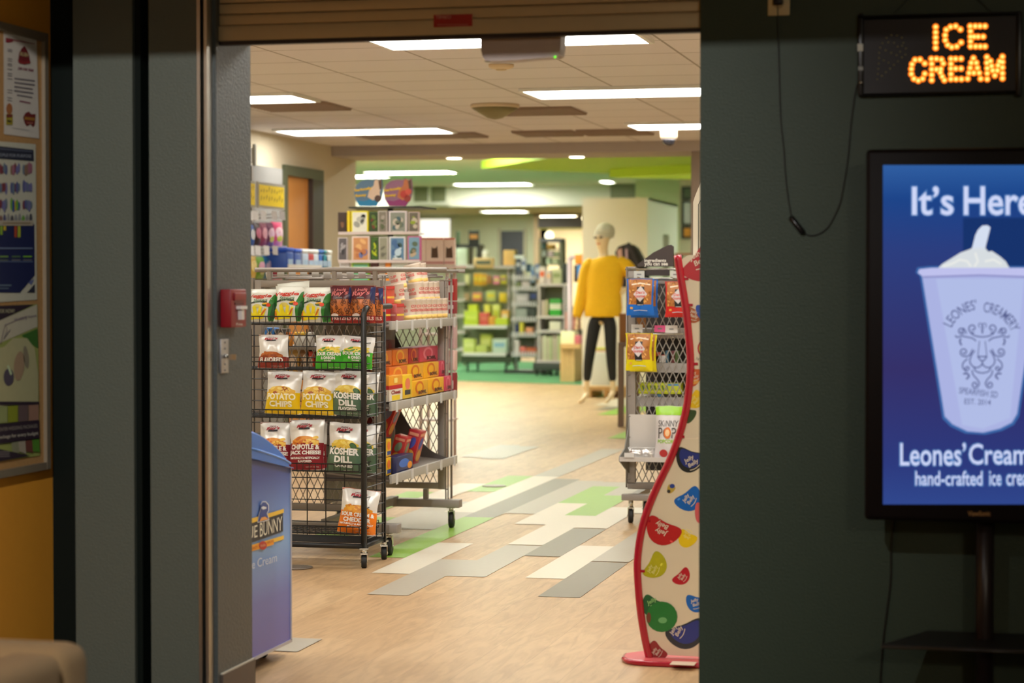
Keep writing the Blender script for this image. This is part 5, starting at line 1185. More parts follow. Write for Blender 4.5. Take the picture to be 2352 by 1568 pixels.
for y_ in (640, 700, 835, 1002, 1195, 1310):
    g = MB(); x_ = [p[0] for p in tp if p[1] >= y_][0]; p = at_y(x_ + 10, y_, JY + .01); g.box((p.x - .012, JY - .002, p.z - .004), (p.x + .012, JY + .014, p.z + .004), REDT); g.build('clip', t)

# tall off-white cooler behind the display
KY = 8.5
t = thing('drinks_cooler', 'off-white upright cabinet with rounded top behind the jelly bean display', 'cooler', (at_y(1650, 1000, KY).x, KY + .3, 0))
OW = mat('off_white_enamel', (216, 208, 186), .4, var=.02)
x0 = at_y(1592, 500, KY).x; zt = at_y(1600, 412, KY).z
pts = [(x0, .03), (x0, zt - .09), (x0 + .006, zt - .07), (x0 + .03, zt - .012), (x0 + .05, zt), (x0 + .55, zt), (x0 + .58, zt - .05), (x0 + .58, .03)]
g = MB(); g.prism(pts, lambda x, z: Vector((x, KY, z)), lambda x, z: Vector((x, KY + .55, z)), OW); g.build('cabinet', t)
g = MB()
pl = [(x0 + .022, .1), (x0 + .022, zt - .10), (x0 + .03, zt - .085), (x0 + .05, zt - .075), (x0 + .3, zt - .07)]
g.tube([(x, KY - .001, z) for x, z in pl], .0022, C(110, 112, 100), 5); g.build('door_seam', t)
g = MB(); g.box((x0 + .02, KY + .02, 0), (x0 + .56, KY + .5, .03), BLACKM); g.build('plinth', t)
# ================================================================ NUT RACK ON THE RIGHT
NY = 11.1
a = at_y(1441, 1150, NY); n0 = a.x; n1 = n0 + .64
t = thing('nut_rack', 'grey mesh rack on casters at the right, behind the jelly bean display', 'display rack', ((n0 + n1) / 2, NY + .3, 0))
nz = lambda py: at_y(1500, py, NY).z
g = MB()
for x in (n0 + .012, n1 - .012):
    g.box((x - .014, NY, nz(1112)), (x + .03, NY + .03, nz(612)), GREYM, .003)
g.box((n0, NY, nz(1124)), (n1, NY + .03, nz(1108)), GREYM, .003); g.box((n0, NY, nz(652)), (n1, NY + .03, nz(640)), GREYM, .003); g.rod((n0 - .012, NY - .004, nz(618)), (n1, NY - .004, nz(618)), .006, CHROME, 8); g.rod((n0 - .012, NY - .004, nz(640)), (n1, NY - .004, nz(640)), .006, CHROME, 8)
g.build('frame', t)
g = MB()
for x in (n0 - .004,):
    g.rod((x, NY - .006, nz(1120)), (x, NY - .006, nz(612)), .0045, GREYM, 6)
    for k in range(10): z = nz(1100) + k * .11; g.rod((x, NY - .006, z), (x + .02, NY, z), .0035, GREYM, 5)
g.build('slotted_upright', t)
g = MB(); lattice(g, (n0 + .04, NY + .02, nz(1108)), (1, 0, 0), (0, 0, 1), n1 - n0 - .08, nz(650) - nz(1108), .036, .078, .0026, mat('pale_grey_mesh', (168, 164, 158), .45, .3)); g.build('mesh_panel', t)
g = MB()
for zz in (1.02, .84, .66, .46): g.box((n0 + .04, NY + .03, zz - .05), (n1 - .04, NY + .036, zz), mat('pale_grey_shelf_edge', (160, 154, 148), .5)); g.box((n0 + .04, NY + .036, zz - .012), (n1 - .04, NY + .36, zz), GREYM)
g.build('shelf_block', t)
g = MB(); g.box((n0 + .03, NY + .4, .24), (n1 - .03, NY + .41, nz(650)), mat('dark_mesh_back', (52, 46, 44), .6)); g.build('back_panel', t)
g = MB(); fb0 = at_y(1427, 1140, NY - .1); g.box((fb0.x, NY - .1, nz(1146)), (n1, NY - .04, nz(1132)), GREYM, .003); g.box((n0 + .15, NY - .08, nz(1134)), (n0 + .175, NY + .02, nz(1108)), GREYM); g.box((n0 + .02, NY - .08, nz(1146)), (n0 + .06, NY + .38, nz(1134)), GREYM); g.build('foot_bar', t)
pc = at_z(1452, 1199, 0)
caster(t, pc.x, pc.y - .04, .038, nz(1146) + .002, None, .25); caster(t, n1 - .06, NY - .06, .038, nz(1146) + .002, None, .25); caster(t, n0 + .04, NY + .34, .038, nz(1146) + .002, None, .25); caster(t, n1 - .06, NY + .34, .038, nz(1146) + .002, None, .25)
# lower tray
g = MB(); tz = nz(1050); x0 = at_y(1424, 1050, NY - .14).x
TRAY = mat('white_tray_enamel', (206, 200, 192), .45, var=.02)
bxs = n0 + .01
sd = [(NY + .0, nz(952)), (NY + .006, nz(952)), (NY + .006, tz - .01), (NY - .15, tz - .012), (NY - .15, tz + .012), (NY - .08, tz + .04), (NY - .03, tz + .10)]
g.box((bxs, NY - .002, tz), (n1, NY + .004, nz(952)), TRAY); g.box((x0, NY - .15, tz - .008), (n1, NY, tz), TRAY); g.box((x0, NY - .156, tz - .012), (n1, NY - .15, tz + .012), mat('tray_lip', (196, 190, 184), .35))
g.prism([(NY + .004, nz(952)), (NY + .004, tz - .09), (NY - .15, tz - .012), (NY - .15, tz + .012), (NY - .07, tz + .05), (NY - .02, tz + .14)], lambda y, z: Vector((x0 - .004 + max(0, (y - NY + .15)) * (bxs - x0) / .15, y, z)), lambda y, z: Vector((x0 + .001 + max(0, (y - NY + .15)) * (bxs - x0) / .15, y, z)), mat('grey_tray_side', (120, 118, 110), .45))
tr_ = g.build('tray', t)
g = MB(); g.pbox(1434, 1040, 1456, 1050, NY - .162, .003, C(216, 214, 210, .3)); g.build('label_holder', tr_)
# label holders, pegs
for x0_, y0_, x1_, y1_, c_, lb in ((1456, 622, 1480, 638, (206, 206, 198), ''), (1540, 622, 1562, 638, (206, 206, 198), ''), (1450, 745, 1476, 764, (210, 206, 202), ''), (1503, 747, 1528, 762, (226, 92, 150), 'pink price label'), (1528, 747, 1556, 764, (214, 210, 206), '')):
    g = MB(); g.pbox(x0_, y0_, x1_, y1_, NY - .03, .003, C(*c_, rough=.35)); g.stroke([((x0_ + x1_) / 2 - 5, (y0_ + y1_) / 2), ((x0_ + x1_) / 2 + 5, (y0_ + y1_) / 2)], 3, onY(NY - .03, 1), C(130, 130, 130)); g.build('price_label', t, lb or None)
g = MB(); g.rod(at_y(1446, 767, NY - .02), at_y(1570, 767, NY - .02), .004, CHROME, 6); g.build('label_rail', t)
for px, py in ((1475, 640), (1550, 640), (1473, 764), (1554, 776)):
    p = at_y(px, py, NY); g = MB(); g.rod((p.x, NY, p.z), (p.x, NY - .14, p.z + .008), .003, CHROME, 6); g.build('peg_hook', t)
# header board
t2 = thing('header_sign', 'dark slanted sign board with white lettering on top of the nut rack', 'sign', at_y(1510, 612, NY))
g = MB(); pts = [(1464, 612), (1464, 607), (1500, 580), (1533, 563), (1541, 562), (1546, 566), (1546, 612)]
g.prism(pts, lambda x, y: at_y(x, y, NY), lambda x, y: at_y(x, y, NY) + Vector((0, .03, 0)), C(66, 56, 54, .6)); g.build('board', t2)
g = MB(); g.text('ingredients', 1505, 599, 50, 10, onY(NY, 1), W_, bold=.03); g.text('you can see', 1507, 608, 54, 9, onY(NY, 1), W_, bold=.03); g.build('lettering', t2)
g = MB(); g.pbox(1483, 620, 1538, 633, NY - .012, .004, C(54, 46, 44, .6)); g.build('header_strip', t2)
# hanging nut pouches
NUTC = [C(176, 112, 50), C(206, 140, 60), C(150, 88, 36), C(226, 170, 90)]
def nut_art(col, dark=(30, 28, 28)):
    B = C(*col, rough=.3); D = C(*dark)
    def art(g, fr, nu, nv):
        g.decal([(.06, .3), (.94, .3), (.94, .99), (.06, .99)], fr(1), NUTC[0], nu, nv)
        r = random.Random(11)
        for k in range(60): g.decal(ell(.1 + .8 * r.random(), .33 + .63 * r.random(), .05, .022, r.uniform(-1.2, 1.2), 8), fr(2), NUTC[k % 4], nu, nv)
        g.decal([(.38, .28), (.66, .28), (.66, .78), (.38, .78)], fr(3), D, nu, nv)
        g.decal([(.52, .37), (.79, .58), (.52, .8), (.25, .58)], fr(4), C(206, 196, 196), nu, nv)
        g.text('Dan’s', .52, .63, .34, .08, fr(5), C(206, 90, 80), bold=.03, down=False); g.text('Gourmet', .52, .53, .4, .08, fr(5), C(206, 90, 80), bold=.03, down=False)
        g.stroke([(.42, .29), (.64, .29)], .02, fr(5), C(190, 190, 190)); g.stroke([(.18, .84), (.5, .88), (.88, .84)], .035, fr(4), C(240, 220, 190)); g.stroke([(.28, .13), (.5, .145), (.78, .13)], .018, fr(3), C(200, 210, 226))
        g.decal([(.15, .17), (.25, .17), (.25, .23), (.15, .23)], fr(3), C(226, 170, 80), nu, nv)
    return art
NG = 'nut pouches hanging on the grey rack'
def pouch(x0, x1, yt, yb, Y, col, seed, lab, **k):
    a = at_y(x0, yb, Y); b = at_y(x1, yt, Y); wd = b.x - a.x
    make_bag(wd, b.z - a.z, wd * .35, nut_art(col), C(*col, rough=.3), seed, Vector(((a.x + b.x) / 2, Y, a.z)), lean=0, label=lab, group=NG, name='nut_pouch', cat='nut pouch', **k)
BLUP, REDP, YELP = (20, 108, 206), (206, 44, 40), (226, 210, 10)
pouch(1449, 1512, 642, 729, NY - .05, BLUP, 32, 'bright blue nut pouch half hidden behind its twin')
pouch(1439, 1503, 640, 724, NY - .11, BLUP, 31, 'bright blue nut pouch in front, upper left of the rack')
pouch(1527, 1590, 646, 728, NY - .10, REDP, 33, 'red nut pouch beside the jelly bean display tube')
pouch(1447, 1509, 768, 853, NY - .04, YELP, 35, 'yellow nut pouch at the back of the yellow pair')
pouch(1436, 1500, 765, 851, NY - .11, YELP, 34, 'yellow nut pouch at the front of the yellow pair', yaw=-.06)
# things on the shelves seen through its mesh
def small_box(x0, y0, x1, y1, Y, d, col, lab, cat='carton', grp=None, name='small_carton', band=None):
    g = MB(); g.pbox(x0, y0, x1, y1, Y, d, C(*col, rough=.4), .002)
    if band: g.rect(x0 + (x1 - x0) * .12, y0 + (y1 - y0) * .3, x1 - (x1 - x0) * .12, y0 + (y1 - y0) * .62, onY(Y, 1), C(*band))
    return g.build(name, None, lab, cat, grp)
NB_ = 'small products behind the nut rack mesh'
for x0_, y0_, x1_, y1_, c_, b_, lab in ((1505, 835, 1518, 852, (226, 220, 214), (230, 90, 70), 'white tube with an orange cap behind the mesh'), (1519, 835, 1530, 852, (226, 220, 214), (230, 90, 70), 'second white tube with an orange cap behind the mesh'), (1502, 853, 1524, 872, (90, 150, 196), (150, 190, 220), 'pale blue packet behind the mesh'), (1505, 792, 1516, 816, (196, 84, 62), None, 'small red carton beside the yellow pouch'), (1528, 788, 1536, 816, (70, 110, 130), None, 'teal bottle behind the mesh'), (1541, 788, 1550, 816, (110, 50, 52), None, 'dark red bottle behind the mesh'), (1550, 790, 1560, 818, (70, 90, 40), None, 'dark green bottle behind the mesh')):
    bz_ = {872: .66, 852: .84, 816: .84, 818: .84}[y1_]
    zt_ = at_y(x0_, y0_, NY + .06).z; a_ = at_y(x0_, y0_, NY + .06).x; b2 = at_y(x1_, y0_, NY + .06).x
    g = MB(); hgt = max(.04, (at_y(x0_, y0_, NY + .06).z - at_y(x0_, y1_, NY + .06).z)); zz0 = at_y(x0_, y1_, NY + .06).z
    zs_ = min((.46, .66, .84, 1.02), key=lambda q_: abs(q_ - zz0)); g.box((a_, NY + .06, zs_), (b2, NY + .1, zs_ + hgt), C(*c_, rough=.35), .004)
    if b_: g.box((a_ + .002, NY + .062, zs_ + hgt * .72), (b2 - .002, NY + .098, zs_ + hgt * 1.04), C(*b_))
    g.build('small_bottle' if 'bottle' in lab else 'small_packet', None, lab, 'bottle' if 'bottle' in lab else 'packet', NB_)
t3 = thing('candy_box', 'long lime candy box lying behind the nut rack mesh', 'candy box', at_y(1515, 904, NY + .05))
g = MB(); g.pbox(1466, 880, 1564, 904, NY + .045, .1, C(196, 206, 30, .4), .003); g.build('box', t3)
g = MB(); [g.stroke([(1476 + 9 * k_, 885), (1479 + 9 * k_, 895)], 4, onY(NY + .045, 1), C(96, 120, 30)) for k_ in range(7)]; g.rect(1534, 881, 1560, 886, onY(NY + .045, 1), C(90, 150, 190)); g.rect(1468, 898, 1562, 900, onY(NY + .045, 1), C(226, 220, 80)); g.build('print', t3)
# foil packs and popcorn bag in the tray
FOIL = mat('bright_foil', (226, 226, 226), .2, .9, var=.2, scale=60, bump=1.0, bscale=90)
for k, (x0_, x1_, yt_, lab) in enumerate(((1440, 1478, 1020, 'crinkled silver foil pack at the left of the tray'), (1464, 1502, 1022, 'crinkled silver foil pack beside the popcorn bag'))):
    a_ = at_y(x0_, 1049, NY - .1); b_ = at_y(x1_, yt_, NY - .1); make_bag(b_.x - a_.x, .062, .05, None, FOIL, 40 + k, Vector(((a_.x + b_.x) / 2, NY - .1, tz + .001)), lean=-.5, label=lab, group='foil packs in the white tray', name='foil_pack', cat='foil pack')
def pop_art(g, fr, nu, nv):
    g.decal([(0, .82), (1, .82), (1, 1), (0, 1)], fr(1), C(150, 206, 30, .35), nu, nv)
    g.text('SKiNNY', .52, .66, .78, .12, fr(3), C(70, 66, 66), down=False); g.text('POP', .5, .48, .72, .2, fr(3), C(66, 62, 62), down=False, bold=-.005)
    g.decal(ell(.52, .48, .15, .11), fr(4), C(224, 120, 50), nu, nv); g.decal(ell(.52, .48, .09, .065), fr(5), C(238, 200, 150), nu, nv)
    g.text('POPCORN', .5, .32, .76, .07, fr(3), C(150, 200, 40), down=False, bold=.02); g.decal(ell(.36, .1, .16, .07), fr(3), C(190, 50, 50), nu, nv)
a_ = at_y(1504, 1052, NY - .07); b_ = at_y(1566, 932, NY - .07)
make_bag(b_.x - a_.x, b_.z - tz, .07, pop_art, mat('pale_bag_film', (214, 208, 206), .4, var=.02), 50, Vector(((a_.x + b_.x) / 2, NY - .085, tz + .001)), lean=-.12, label='white popcorn bag with a lime top in the tray', name='popcorn_bag')

# ================================================================ LEFT WALL SHELVING
LX = -5.12                                               # front plane of the hook panel
def lx(k=0): return onX(LX + .001 * k)
ly = lambda px, py=600: at_x(px, py, LX).y
lz = lambda px, py: at_x(px, py, LX).z
y0, y1 = ly(520), ly(650)
t = thing('wall_gondola', 'grey peg-hook wall shelving along the left wall, full of hanging packs', 'wall shelving', (-5.3, (y0 + y1) / 2, 0))
zt = lz(640, 470)
g = MB(); g.box((-5.49, y0, .02), (LX - .26, at_x(649, 520, LX - .26).y, zt + .3), mat('grey_hook_panel', (140, 138, 134), .6)); g.build('back_panel', t)
g = MB()
for yy in (ly(592) , y1 - .03): g.box((LX - .26, yy - .02, 0), (LX - .22, yy + .02, zt + .28), GREYM)
g.build('upright', t)
g = MB(); zt2 = lz(640, 320); g.box((LX - .3, ly(572), zt + .3), (LX - .2, ly(648), lz(600, 330)), mat('white_top_panel', (226, 226, 218), .5)); g.build('top_panel', t)
g = MB()
for pxx in (574, 629, 643): g.box((LX - .2, ly(pxx) - .015, zt + .28), (LX - .18, ly(pxx) + .015, lz(600, 322)), C(176, 176, 166)); 
g.build('upper_channel', t)
hooks = {}
for row, (yt_, xs) in enumerate(((492, (572, 585, 603, 628, 646)), (572, (575, 590, 610, 630, 651)))):
    for k, px in enumerate(xs):
        p = at_x(px, yt_ + 6, LX)
        g = MB(); g.tube([(LX - .26, p.y, p.z - .01), (LX, p.y, p.z - .004)], .0025, GREYM, 5); g.tube([(LX - .26, p.y, p.z + .012), (LX, p.y, p.z + .02)], .0015, GREYM, 5)
        g.add([(LX - .004, p.y - .02, p.z - .02), (LX + .028, p.y, p.z - .024), (LX + .024, p.y, p.z + .04), (LX - .008, p.y - .02, p.z + .044), (LX - .004, p.y - .016, p.z - .02), (LX + .028, p.y + .004, p.z - .024), (LX + .024, p.y + .004, p.z + .04), (LX - .008, p.y - .016, p.z + .044)], [(0, 1, 2, 3), (7, 6, 5, 4), (0, 4, 5, 1), (1, 5, 6, 2), (2, 6, 7, 3), (3, 7, 4, 0)], C(226, 226, 230, .3)); g.build('peg_hook', t)
g = MB(); g.box((-5.49, y0, .02), (LX + .05, y1, .12), GREYM); g.box((-5.3, y0, .62), (LX + .02, y1, .64), GREYM); g.box((-5.3, y0, .9), (LX + .02, y1, .915), GREYM); g.build('shelf', t)
def hang(x0_, yt_, x1_, yb_, col, lab, art=None, X=None, name='hanging_pack', cat='hanging pack', grp='packs hanging on the left wall hooks', d=.03):
    X = X or LX - .06
    a_ = at_x(x0_, yb_, X); b_ = at_x(x1_, yt_, X); wd = abs(b_.y - a_.y)
    def pr(g, fr, nu, nv):
        if art: art(g, fr, nu, nv)
    return make_bag(wd, b_.z - a_.z, d * 2, pr, C(*col, rough=.35), hash(lab) % 50 if False else len(lab), Vector((X, (a_.y + b_.y) / 2, a_.z)), lean=0, yaw=math.pi / 2, label=lab, group=grp, name=name, cat=cat, nu=8, nv=8)
def twotone(c2, c3=None):
    def art(g, fr, nu, nv):
        g.decal(ell(.5, .55, .36, .24), fr(1), C(*c2), nu, nv)
        if c3: g.decal(ell(.5, .3, .24, .12), fr(2), C(*c3), nu, nv)
    return art
for x0_, yt_, x1_, yb_, c_, c2, c3, lab in ((566, 516, 582, 566, (40, 96, 190), (220, 226, 236), None, 'blue pack at the left end of the upper hook row'), (580, 512, 596, 564, (60, 30, 40), (206, 120, 150), None, 'dark and pink pack second in the upper hook row'), (594, 512, 610, 565, (150, 60, 100), (226, 170, 190), None, 'magenta pack third in the upper hook row'), (608, 512, 628, 566, (110, 50, 90), (226, 190, 206), (200, 196, 60), 'plum pack with a lime badge in the upper hook row'), (622, 511, 648, 564, (222, 76, 124), (240, 206, 214), (204, 206, 60), 'bright pink pack nearest the oak door'),
        (566, 588, 588, 640, (214, 176, 70), (236, 220, 150), None, 'yellow pack at the left of the lower hook row'), (584, 590, 606, 640, (120, 176, 60), (226, 170, 190), (226, 226, 190), 'lime and pink pack in the lower hook row'), (602, 588, 624, 640, (40, 120, 180), (226, 200, 220), (236, 190, 60), 'blue and white pack in the lower hook row'), (622, 592, 648, 642, (206, 80, 124), (236, 180, 196), None, 'rose pack at the right of the lower hook row')):
    hang(x0_, yt_, x1_, yb_, c_, lab, twotone(c2, c3))
LW = 'packs on the low left wall shelves behind the chip rack'
for x0_, yt_, x1_, yb_, c_, c2, lab in ((566, 640, 584, 690, (226, 196, 80), (206, 120, 90), 'golden pack low on the left beside the door post'), (566, 742, 582, 786, (206, 40, 90), (120, 30, 60), 'crimson pack below the golden one'), (566, 792, 590, 830, (120, 170, 200), (230, 90, 60), 'sky blue pack beside the red chip bag'), (566, 870, 590, 890, (226, 210, 40), (236, 150, 50), 'yellow pack beside the yellow chip bag'), (566, 900, 588, 936, (200, 60, 110), (120, 60, 90), 'pink pack low beside the basket edge'), (566, 956, 588, 984, (214, 60, 50), (240, 210, 60), 'red and yellow pack just above the freezer lid')):
    hang(x0_, yt_, x1_, yb_, c_, lab, twotone(c2), grp=LW, X=LX - .02)
# yellow sign panels
for x0_, x1_, lab in ((530, 584, 'yellow sign panel cut off by the door post'), (590, 651, 'yellow sign panel with faint lettering above the pink packs')):
    s = thing('shelf_sign', lab, 'sign', at_x((x0_ + x1_) / 2, 480, LX), 'yellow sign panels above the left wall hooks')
    sl = lambda x, y: at_x(x, y + (x - 590) * .13 if y < 450 else y + (x - 590) * .09, LX)
    q1 = lambda x, y: at_x(x, y, LX + .012)
    a_ = at_x(x0_, 417 + (x0_ - 590) * .13, LX); b_ = at_x(x1_, 478 + (x1_ - 590) * .08, LX)
    g = MB(); g.box((LX - .006, a_.y, b_.z), (LX + .01, b_.y, a_.z), C(168, 164, 150, .5)); g.build('frame', s)
    e = .018; g = MB(); g.box((LX + .01, a_.y + e, b_.z + e), (LX + .012, b_.y - e, a_.z - e), C(255, 222, 36, .4)); g.build('face', s)
    g = MB(); rr = random.Random(4); wy, wz = (b_.y - a_.y) - 2 * e, (a_.z - b_.z) - 2 * e
    fn = lambda u, v: Vector((LX + .013, a_.y + e + wy * u, b_.z + e + wz * v))
    for i_ in range(2):
        for k in range(9):
            u = .06 + k * .105; hh = .12 + .14 * rr.random(); v = .62 - .4 * i_ + .1 * rr.random(); g.stroke([(u, v), (u + .02, v + hh)], .022, fn, C(150, 124, 40)); g.stroke([(u - .02, v + hh * .5), (u + .05, v + hh * .6)], .02, fn, C(190, 150, 40))
    g.build('lettering', s)
# wipes tubs on an angled shelf
SXX = -5.2
ws = thing('angled_shelf', 'white-edged angled shelf of wipes tubs in front of the oak door', 'shelf', at_x(690, 612, SXX))
a_ = at_x(664, 610, SXX + .2); b_ = at_x(737, 606, SXX + .2)
g = MB(); g.box((SXX + .19, a_.y, a_.z - .035), (SXX + .2, b_.y + .02, a_.z + .01), C(226, 222, 214, .4)); g.build('shelf_edge', ws)
g = MB(); g.box((SXX - .2, a_.y - .2, a_.z - .04), (SXX + .19, b_.y + .02, a_.z - .03), GREYM); g.box((SXX - .26, a_.y - .2, 0), (SXX - .2, b_.y + .02, a_.z - .03), GREYM); g.box((SXX - .26, a_.y + .2, 0), (SXX + .1, a_.y + .24, .06), GREYM); g.build('shelf', ws)
WPG = 'wipes tubs on the angled shelf'
for px, c_, lc, lab in ((646, (50, 90, 180), (24, 84, 206), 'blue tub with a blue lid at the left of the angled shelf'), (664, (70, 100, 180), (24, 90, 214), 'blue tub second from the left on the angled shelf'), (682, (190, 206, 226), (236, 240, 240), 'pale tub with a white lid beside the blue ones'), (694, (190, 50, 60), (236, 236, 236), 'red tub in the middle of the angled shelf'), (706, (206, 216, 226), (236, 240, 236), 'white tub right of the red one'), (717, (40, 100, 190), (30, 110, 206), 'blue tub near the right end of the angled shelf'), (726, (30, 140, 160), (40, 150, 160), 'teal tub second from the right end'), (735, (214, 222, 222), (236, 240, 236), 'white tub at the right end of the angled shelf')):
    p = at_x(px, 604, SXX + .1); ht = .125 if px > 660 else .13
    w2 = thing('wipes_tub', lab, 'tub', (SXX + .1, p.y, a_.z - .03), WPG)
    g = MB(); g.box((SXX + .02, p.y - .075, a_.z - .03), (SXX + .17, p.y + .075, a_.z - .03 + ht), C(*c_, rough=.35), .012)
    g.rect(.15, .25, .85, .6, lambda u, v: Vector((SXX + .1708, p.y - .075 + .15 * u, a_.z - .03 + ht * v)), C(170, 196, 220)); g.build('tub', w2)
    g = MB(); g.box((SXX + .016, p.y - .079, a_.z - .03 + ht), (SXX + .174, p.y + .079, a_.z - .03 + ht + .03), C(*lc, rough=.35), .01); g.build('lid', w2)

# ================================================================ CALENDAR SPINNER
KYY = 13.6
t = thing('calendar_spinner', 'wire calendar spinner with a black top board behind the gondola', 'spinner rack', (at_y(870, 700, KYY + .25).x, KYY + .25, 0))
p0 = at_y(768, 613, KYY).x; p1 = at_y(968, 613, KYY).x; xm = (p0 + p1) / 2
g = MB(); g.pbox(800, 473, 966, 478, KYY + .05, .4, mat('black_board', (24, 36, 26), .5)); g.build('top_board', t)
g = MB(); g.tube([(xm, KYY + .3, .06), (xm, KYY + .3, at_y(870, 474, KYY).z)], .02, BLACKM, 12); g.lathe([(.3, 0), (.3, .02), (.05, .05)], (xm, KYY + .3, 0), BLACKM, 24); g.build('pole', t)
g = MB()
for py in (536, 601):
    z = at_y(870, py, KYY).z; g.box((p0 + .03, KYY + .02, z - .006), (p1 - .01, KYY + .1, z), C(206, 190, 186, .4)); g.box((p0 + .03, KYY - .008, z - .006), (p1 - .01, KYY - .004, z + .012), C(214, 200, 196, .4))
    g.box((xm - .02, KYY + .1, z - .006), (xm + .02, KYY + .3, z), BLACKM)
z = at_y(870, 613, KYY).z; g.box((p0, KYY - .02, z - .01), (p1 - .2, KYY + .1, z), C(232, 228, 220, .4)); g.box((xm - .02, KYY + .1, z - .01), (xm + .02, KYY + .3, z), BLACKM)
g.build('pocket_rail', t)
CG = 'calendars on the spinner'
def cal(x0_, y0_, x1_, y1_, edge, pic, lab, d=.025, yo=0, word=None, blob=None):
    g = MB(); Y_ = KYY + yo; g.pbox(x0_, y0_, x1_, y1_, Y_, d, C(*edge, rough=.4), .002)
    e = max(1.0, (x1_ - x0_) * .09); fn = onY(Y_, 1); f2 = onY(Y_, 2)
    g.rect(x0_ + e, y0_ + e, x1_ - e, y1_ - e, fn, C(*pic, rough=.4))
    if blob:
        rr = random.Random(x0_)
        for c_ in blob:
            for q_ in range(3): g.poly(ell(rr.uniform(x0_ + e * 2 + 4, x1_ - e * 2 - 4), rr.uniform(y0_ + 12, y1_ - 12), (x1_ - x0_) * rr.uniform(.1, .22), (y1_ - y0_) * rr.uniform(.08, .16), rr.uniform(-1, 1), 14), onY(Y_, 2 + .3 * q_), C(*c_, rough=.4))
    if word: g.stroke([(x0_ + (x1_ - x0_) * .2, y1_ - 6), (x1_ - (x1_ - x0_) * .2, y1_ - 6)], 3, onY(Y_, 4), W_)
    g.build('calendar', None, lab, 'calendar', CG)
R1, R2 = (484, 535), (543, 600)
cal(776, 487, 796, R1[1], (80, 60, 44), (64, 46, 36), 'dark brown calendar at the far left of the upper row', .02, .02, None, [(130, 90, 60)])
cal(797, 484, 804, R1[1], (236, 206, 20), (240, 212, 30), 'thin yellow calendar spine beside the brown one', .06)
cal(806, R1[0], 846, 536, (240, 226, 40), (236, 236, 220), 'yellow-edged white calendar with a grey bottle picture', .03, 0, None, [(190, 194, 184), (160, 164, 156)])
cal(848, 486, 868, R1[1], (60, 96, 30), (46, 70, 30), 'dark green calendar in the upper row', .03, .01, None, [(90, 120, 40), (120, 50, 30)])
cal(868, 484, 889, 536, (206, 196, 190), (130, 124, 110), 'grey leafy calendar in the middle of the upper row', .03, .0, None, [(90, 100, 70), (170, 160, 150)])
cal(893, R1[0], 934, 538, (226, 216, 220), (140, 146, 134), 'grey waterfall calendar in the upper row', .03, 0, 'NATURE', [(110, 120, 100), (200, 190, 176), (70, 100, 110)])
cal(938, 486, 962, 533, (206, 186, 180), (110, 104, 90), 'calendar with a sheep picture at the right of the upper row', .03, .01, None, [(200, 190, 170), (150, 170, 50)])
cal(776, 545, 798, 598, (216, 206, 206), (96, 92, 96), 'grey statue calendar at the far left of the lower row', .02, .02, None, [(60, 60, 64), (170, 166, 170)])
cal(808, 542, 849, R2[1], (226, 206, 196), (206, 146, 96), 'orange puppies calendar in the lower row', .03, 0, None, [(230, 180, 120), (190, 120, 76), (110, 120, 170)])
cal(852, 544, 869, 597, (50, 80, 30), (60, 100, 30), 'lime and dark green calendar in the lower row', .03, .01, None, [(190, 206, 30), (40, 60, 30)])
cal(870, 544, 891, 598, (212, 206, 200), (150, 150, 130), 'pale grey narrow calendar in the lower row', .03, 0, None, [(110, 110, 96)])
cal(894, 543, 931, R2[1], (226, 226, 226), (96, 136, 170), 'blue waterfall calendar in the lower row', .03, 0, 'WATERFALL', [(60, 90, 90), (190, 214, 230), (70, 110, 160)])
cal(936, 542, 966, 598, (206, 96, 150), (120, 160, 186), 'magenta-edged beach calendar at the right of the lower row', .03, .01, None, [(190, 170, 140), (90, 110, 90)])
for x0_, x1_, e_, p_, lab in ((780, 802, (214, 206, 206), (196, 190, 186), 'pale calendar top in the lowest row, left'), (808, 848, (150, 200, 40), (120, 190, 150), 'lime calendar top in the lowest row'), (851, 868, (110, 50, 44), (80, 40, 36), 'maroon calendar top in the lowest row'), (870, 884, (206, 196, 186), (190, 176, 160), 'cream calendar top in the lowest row'), (885, 897, (240, 150, 40), (236, 140, 40), 'orange calendar top in the lowest row'), (899, 938, (226, 226, 222), (206, 214, 206), 'white calendar top with grey lettering in the lowest row'), (942, 964, (200, 190, 180), (110, 120, 110), 'grey-green calendar top in the lowest row, right')):
    cal(x0_, 603, x1_, 660, e_, p_, lab, .03, .02)
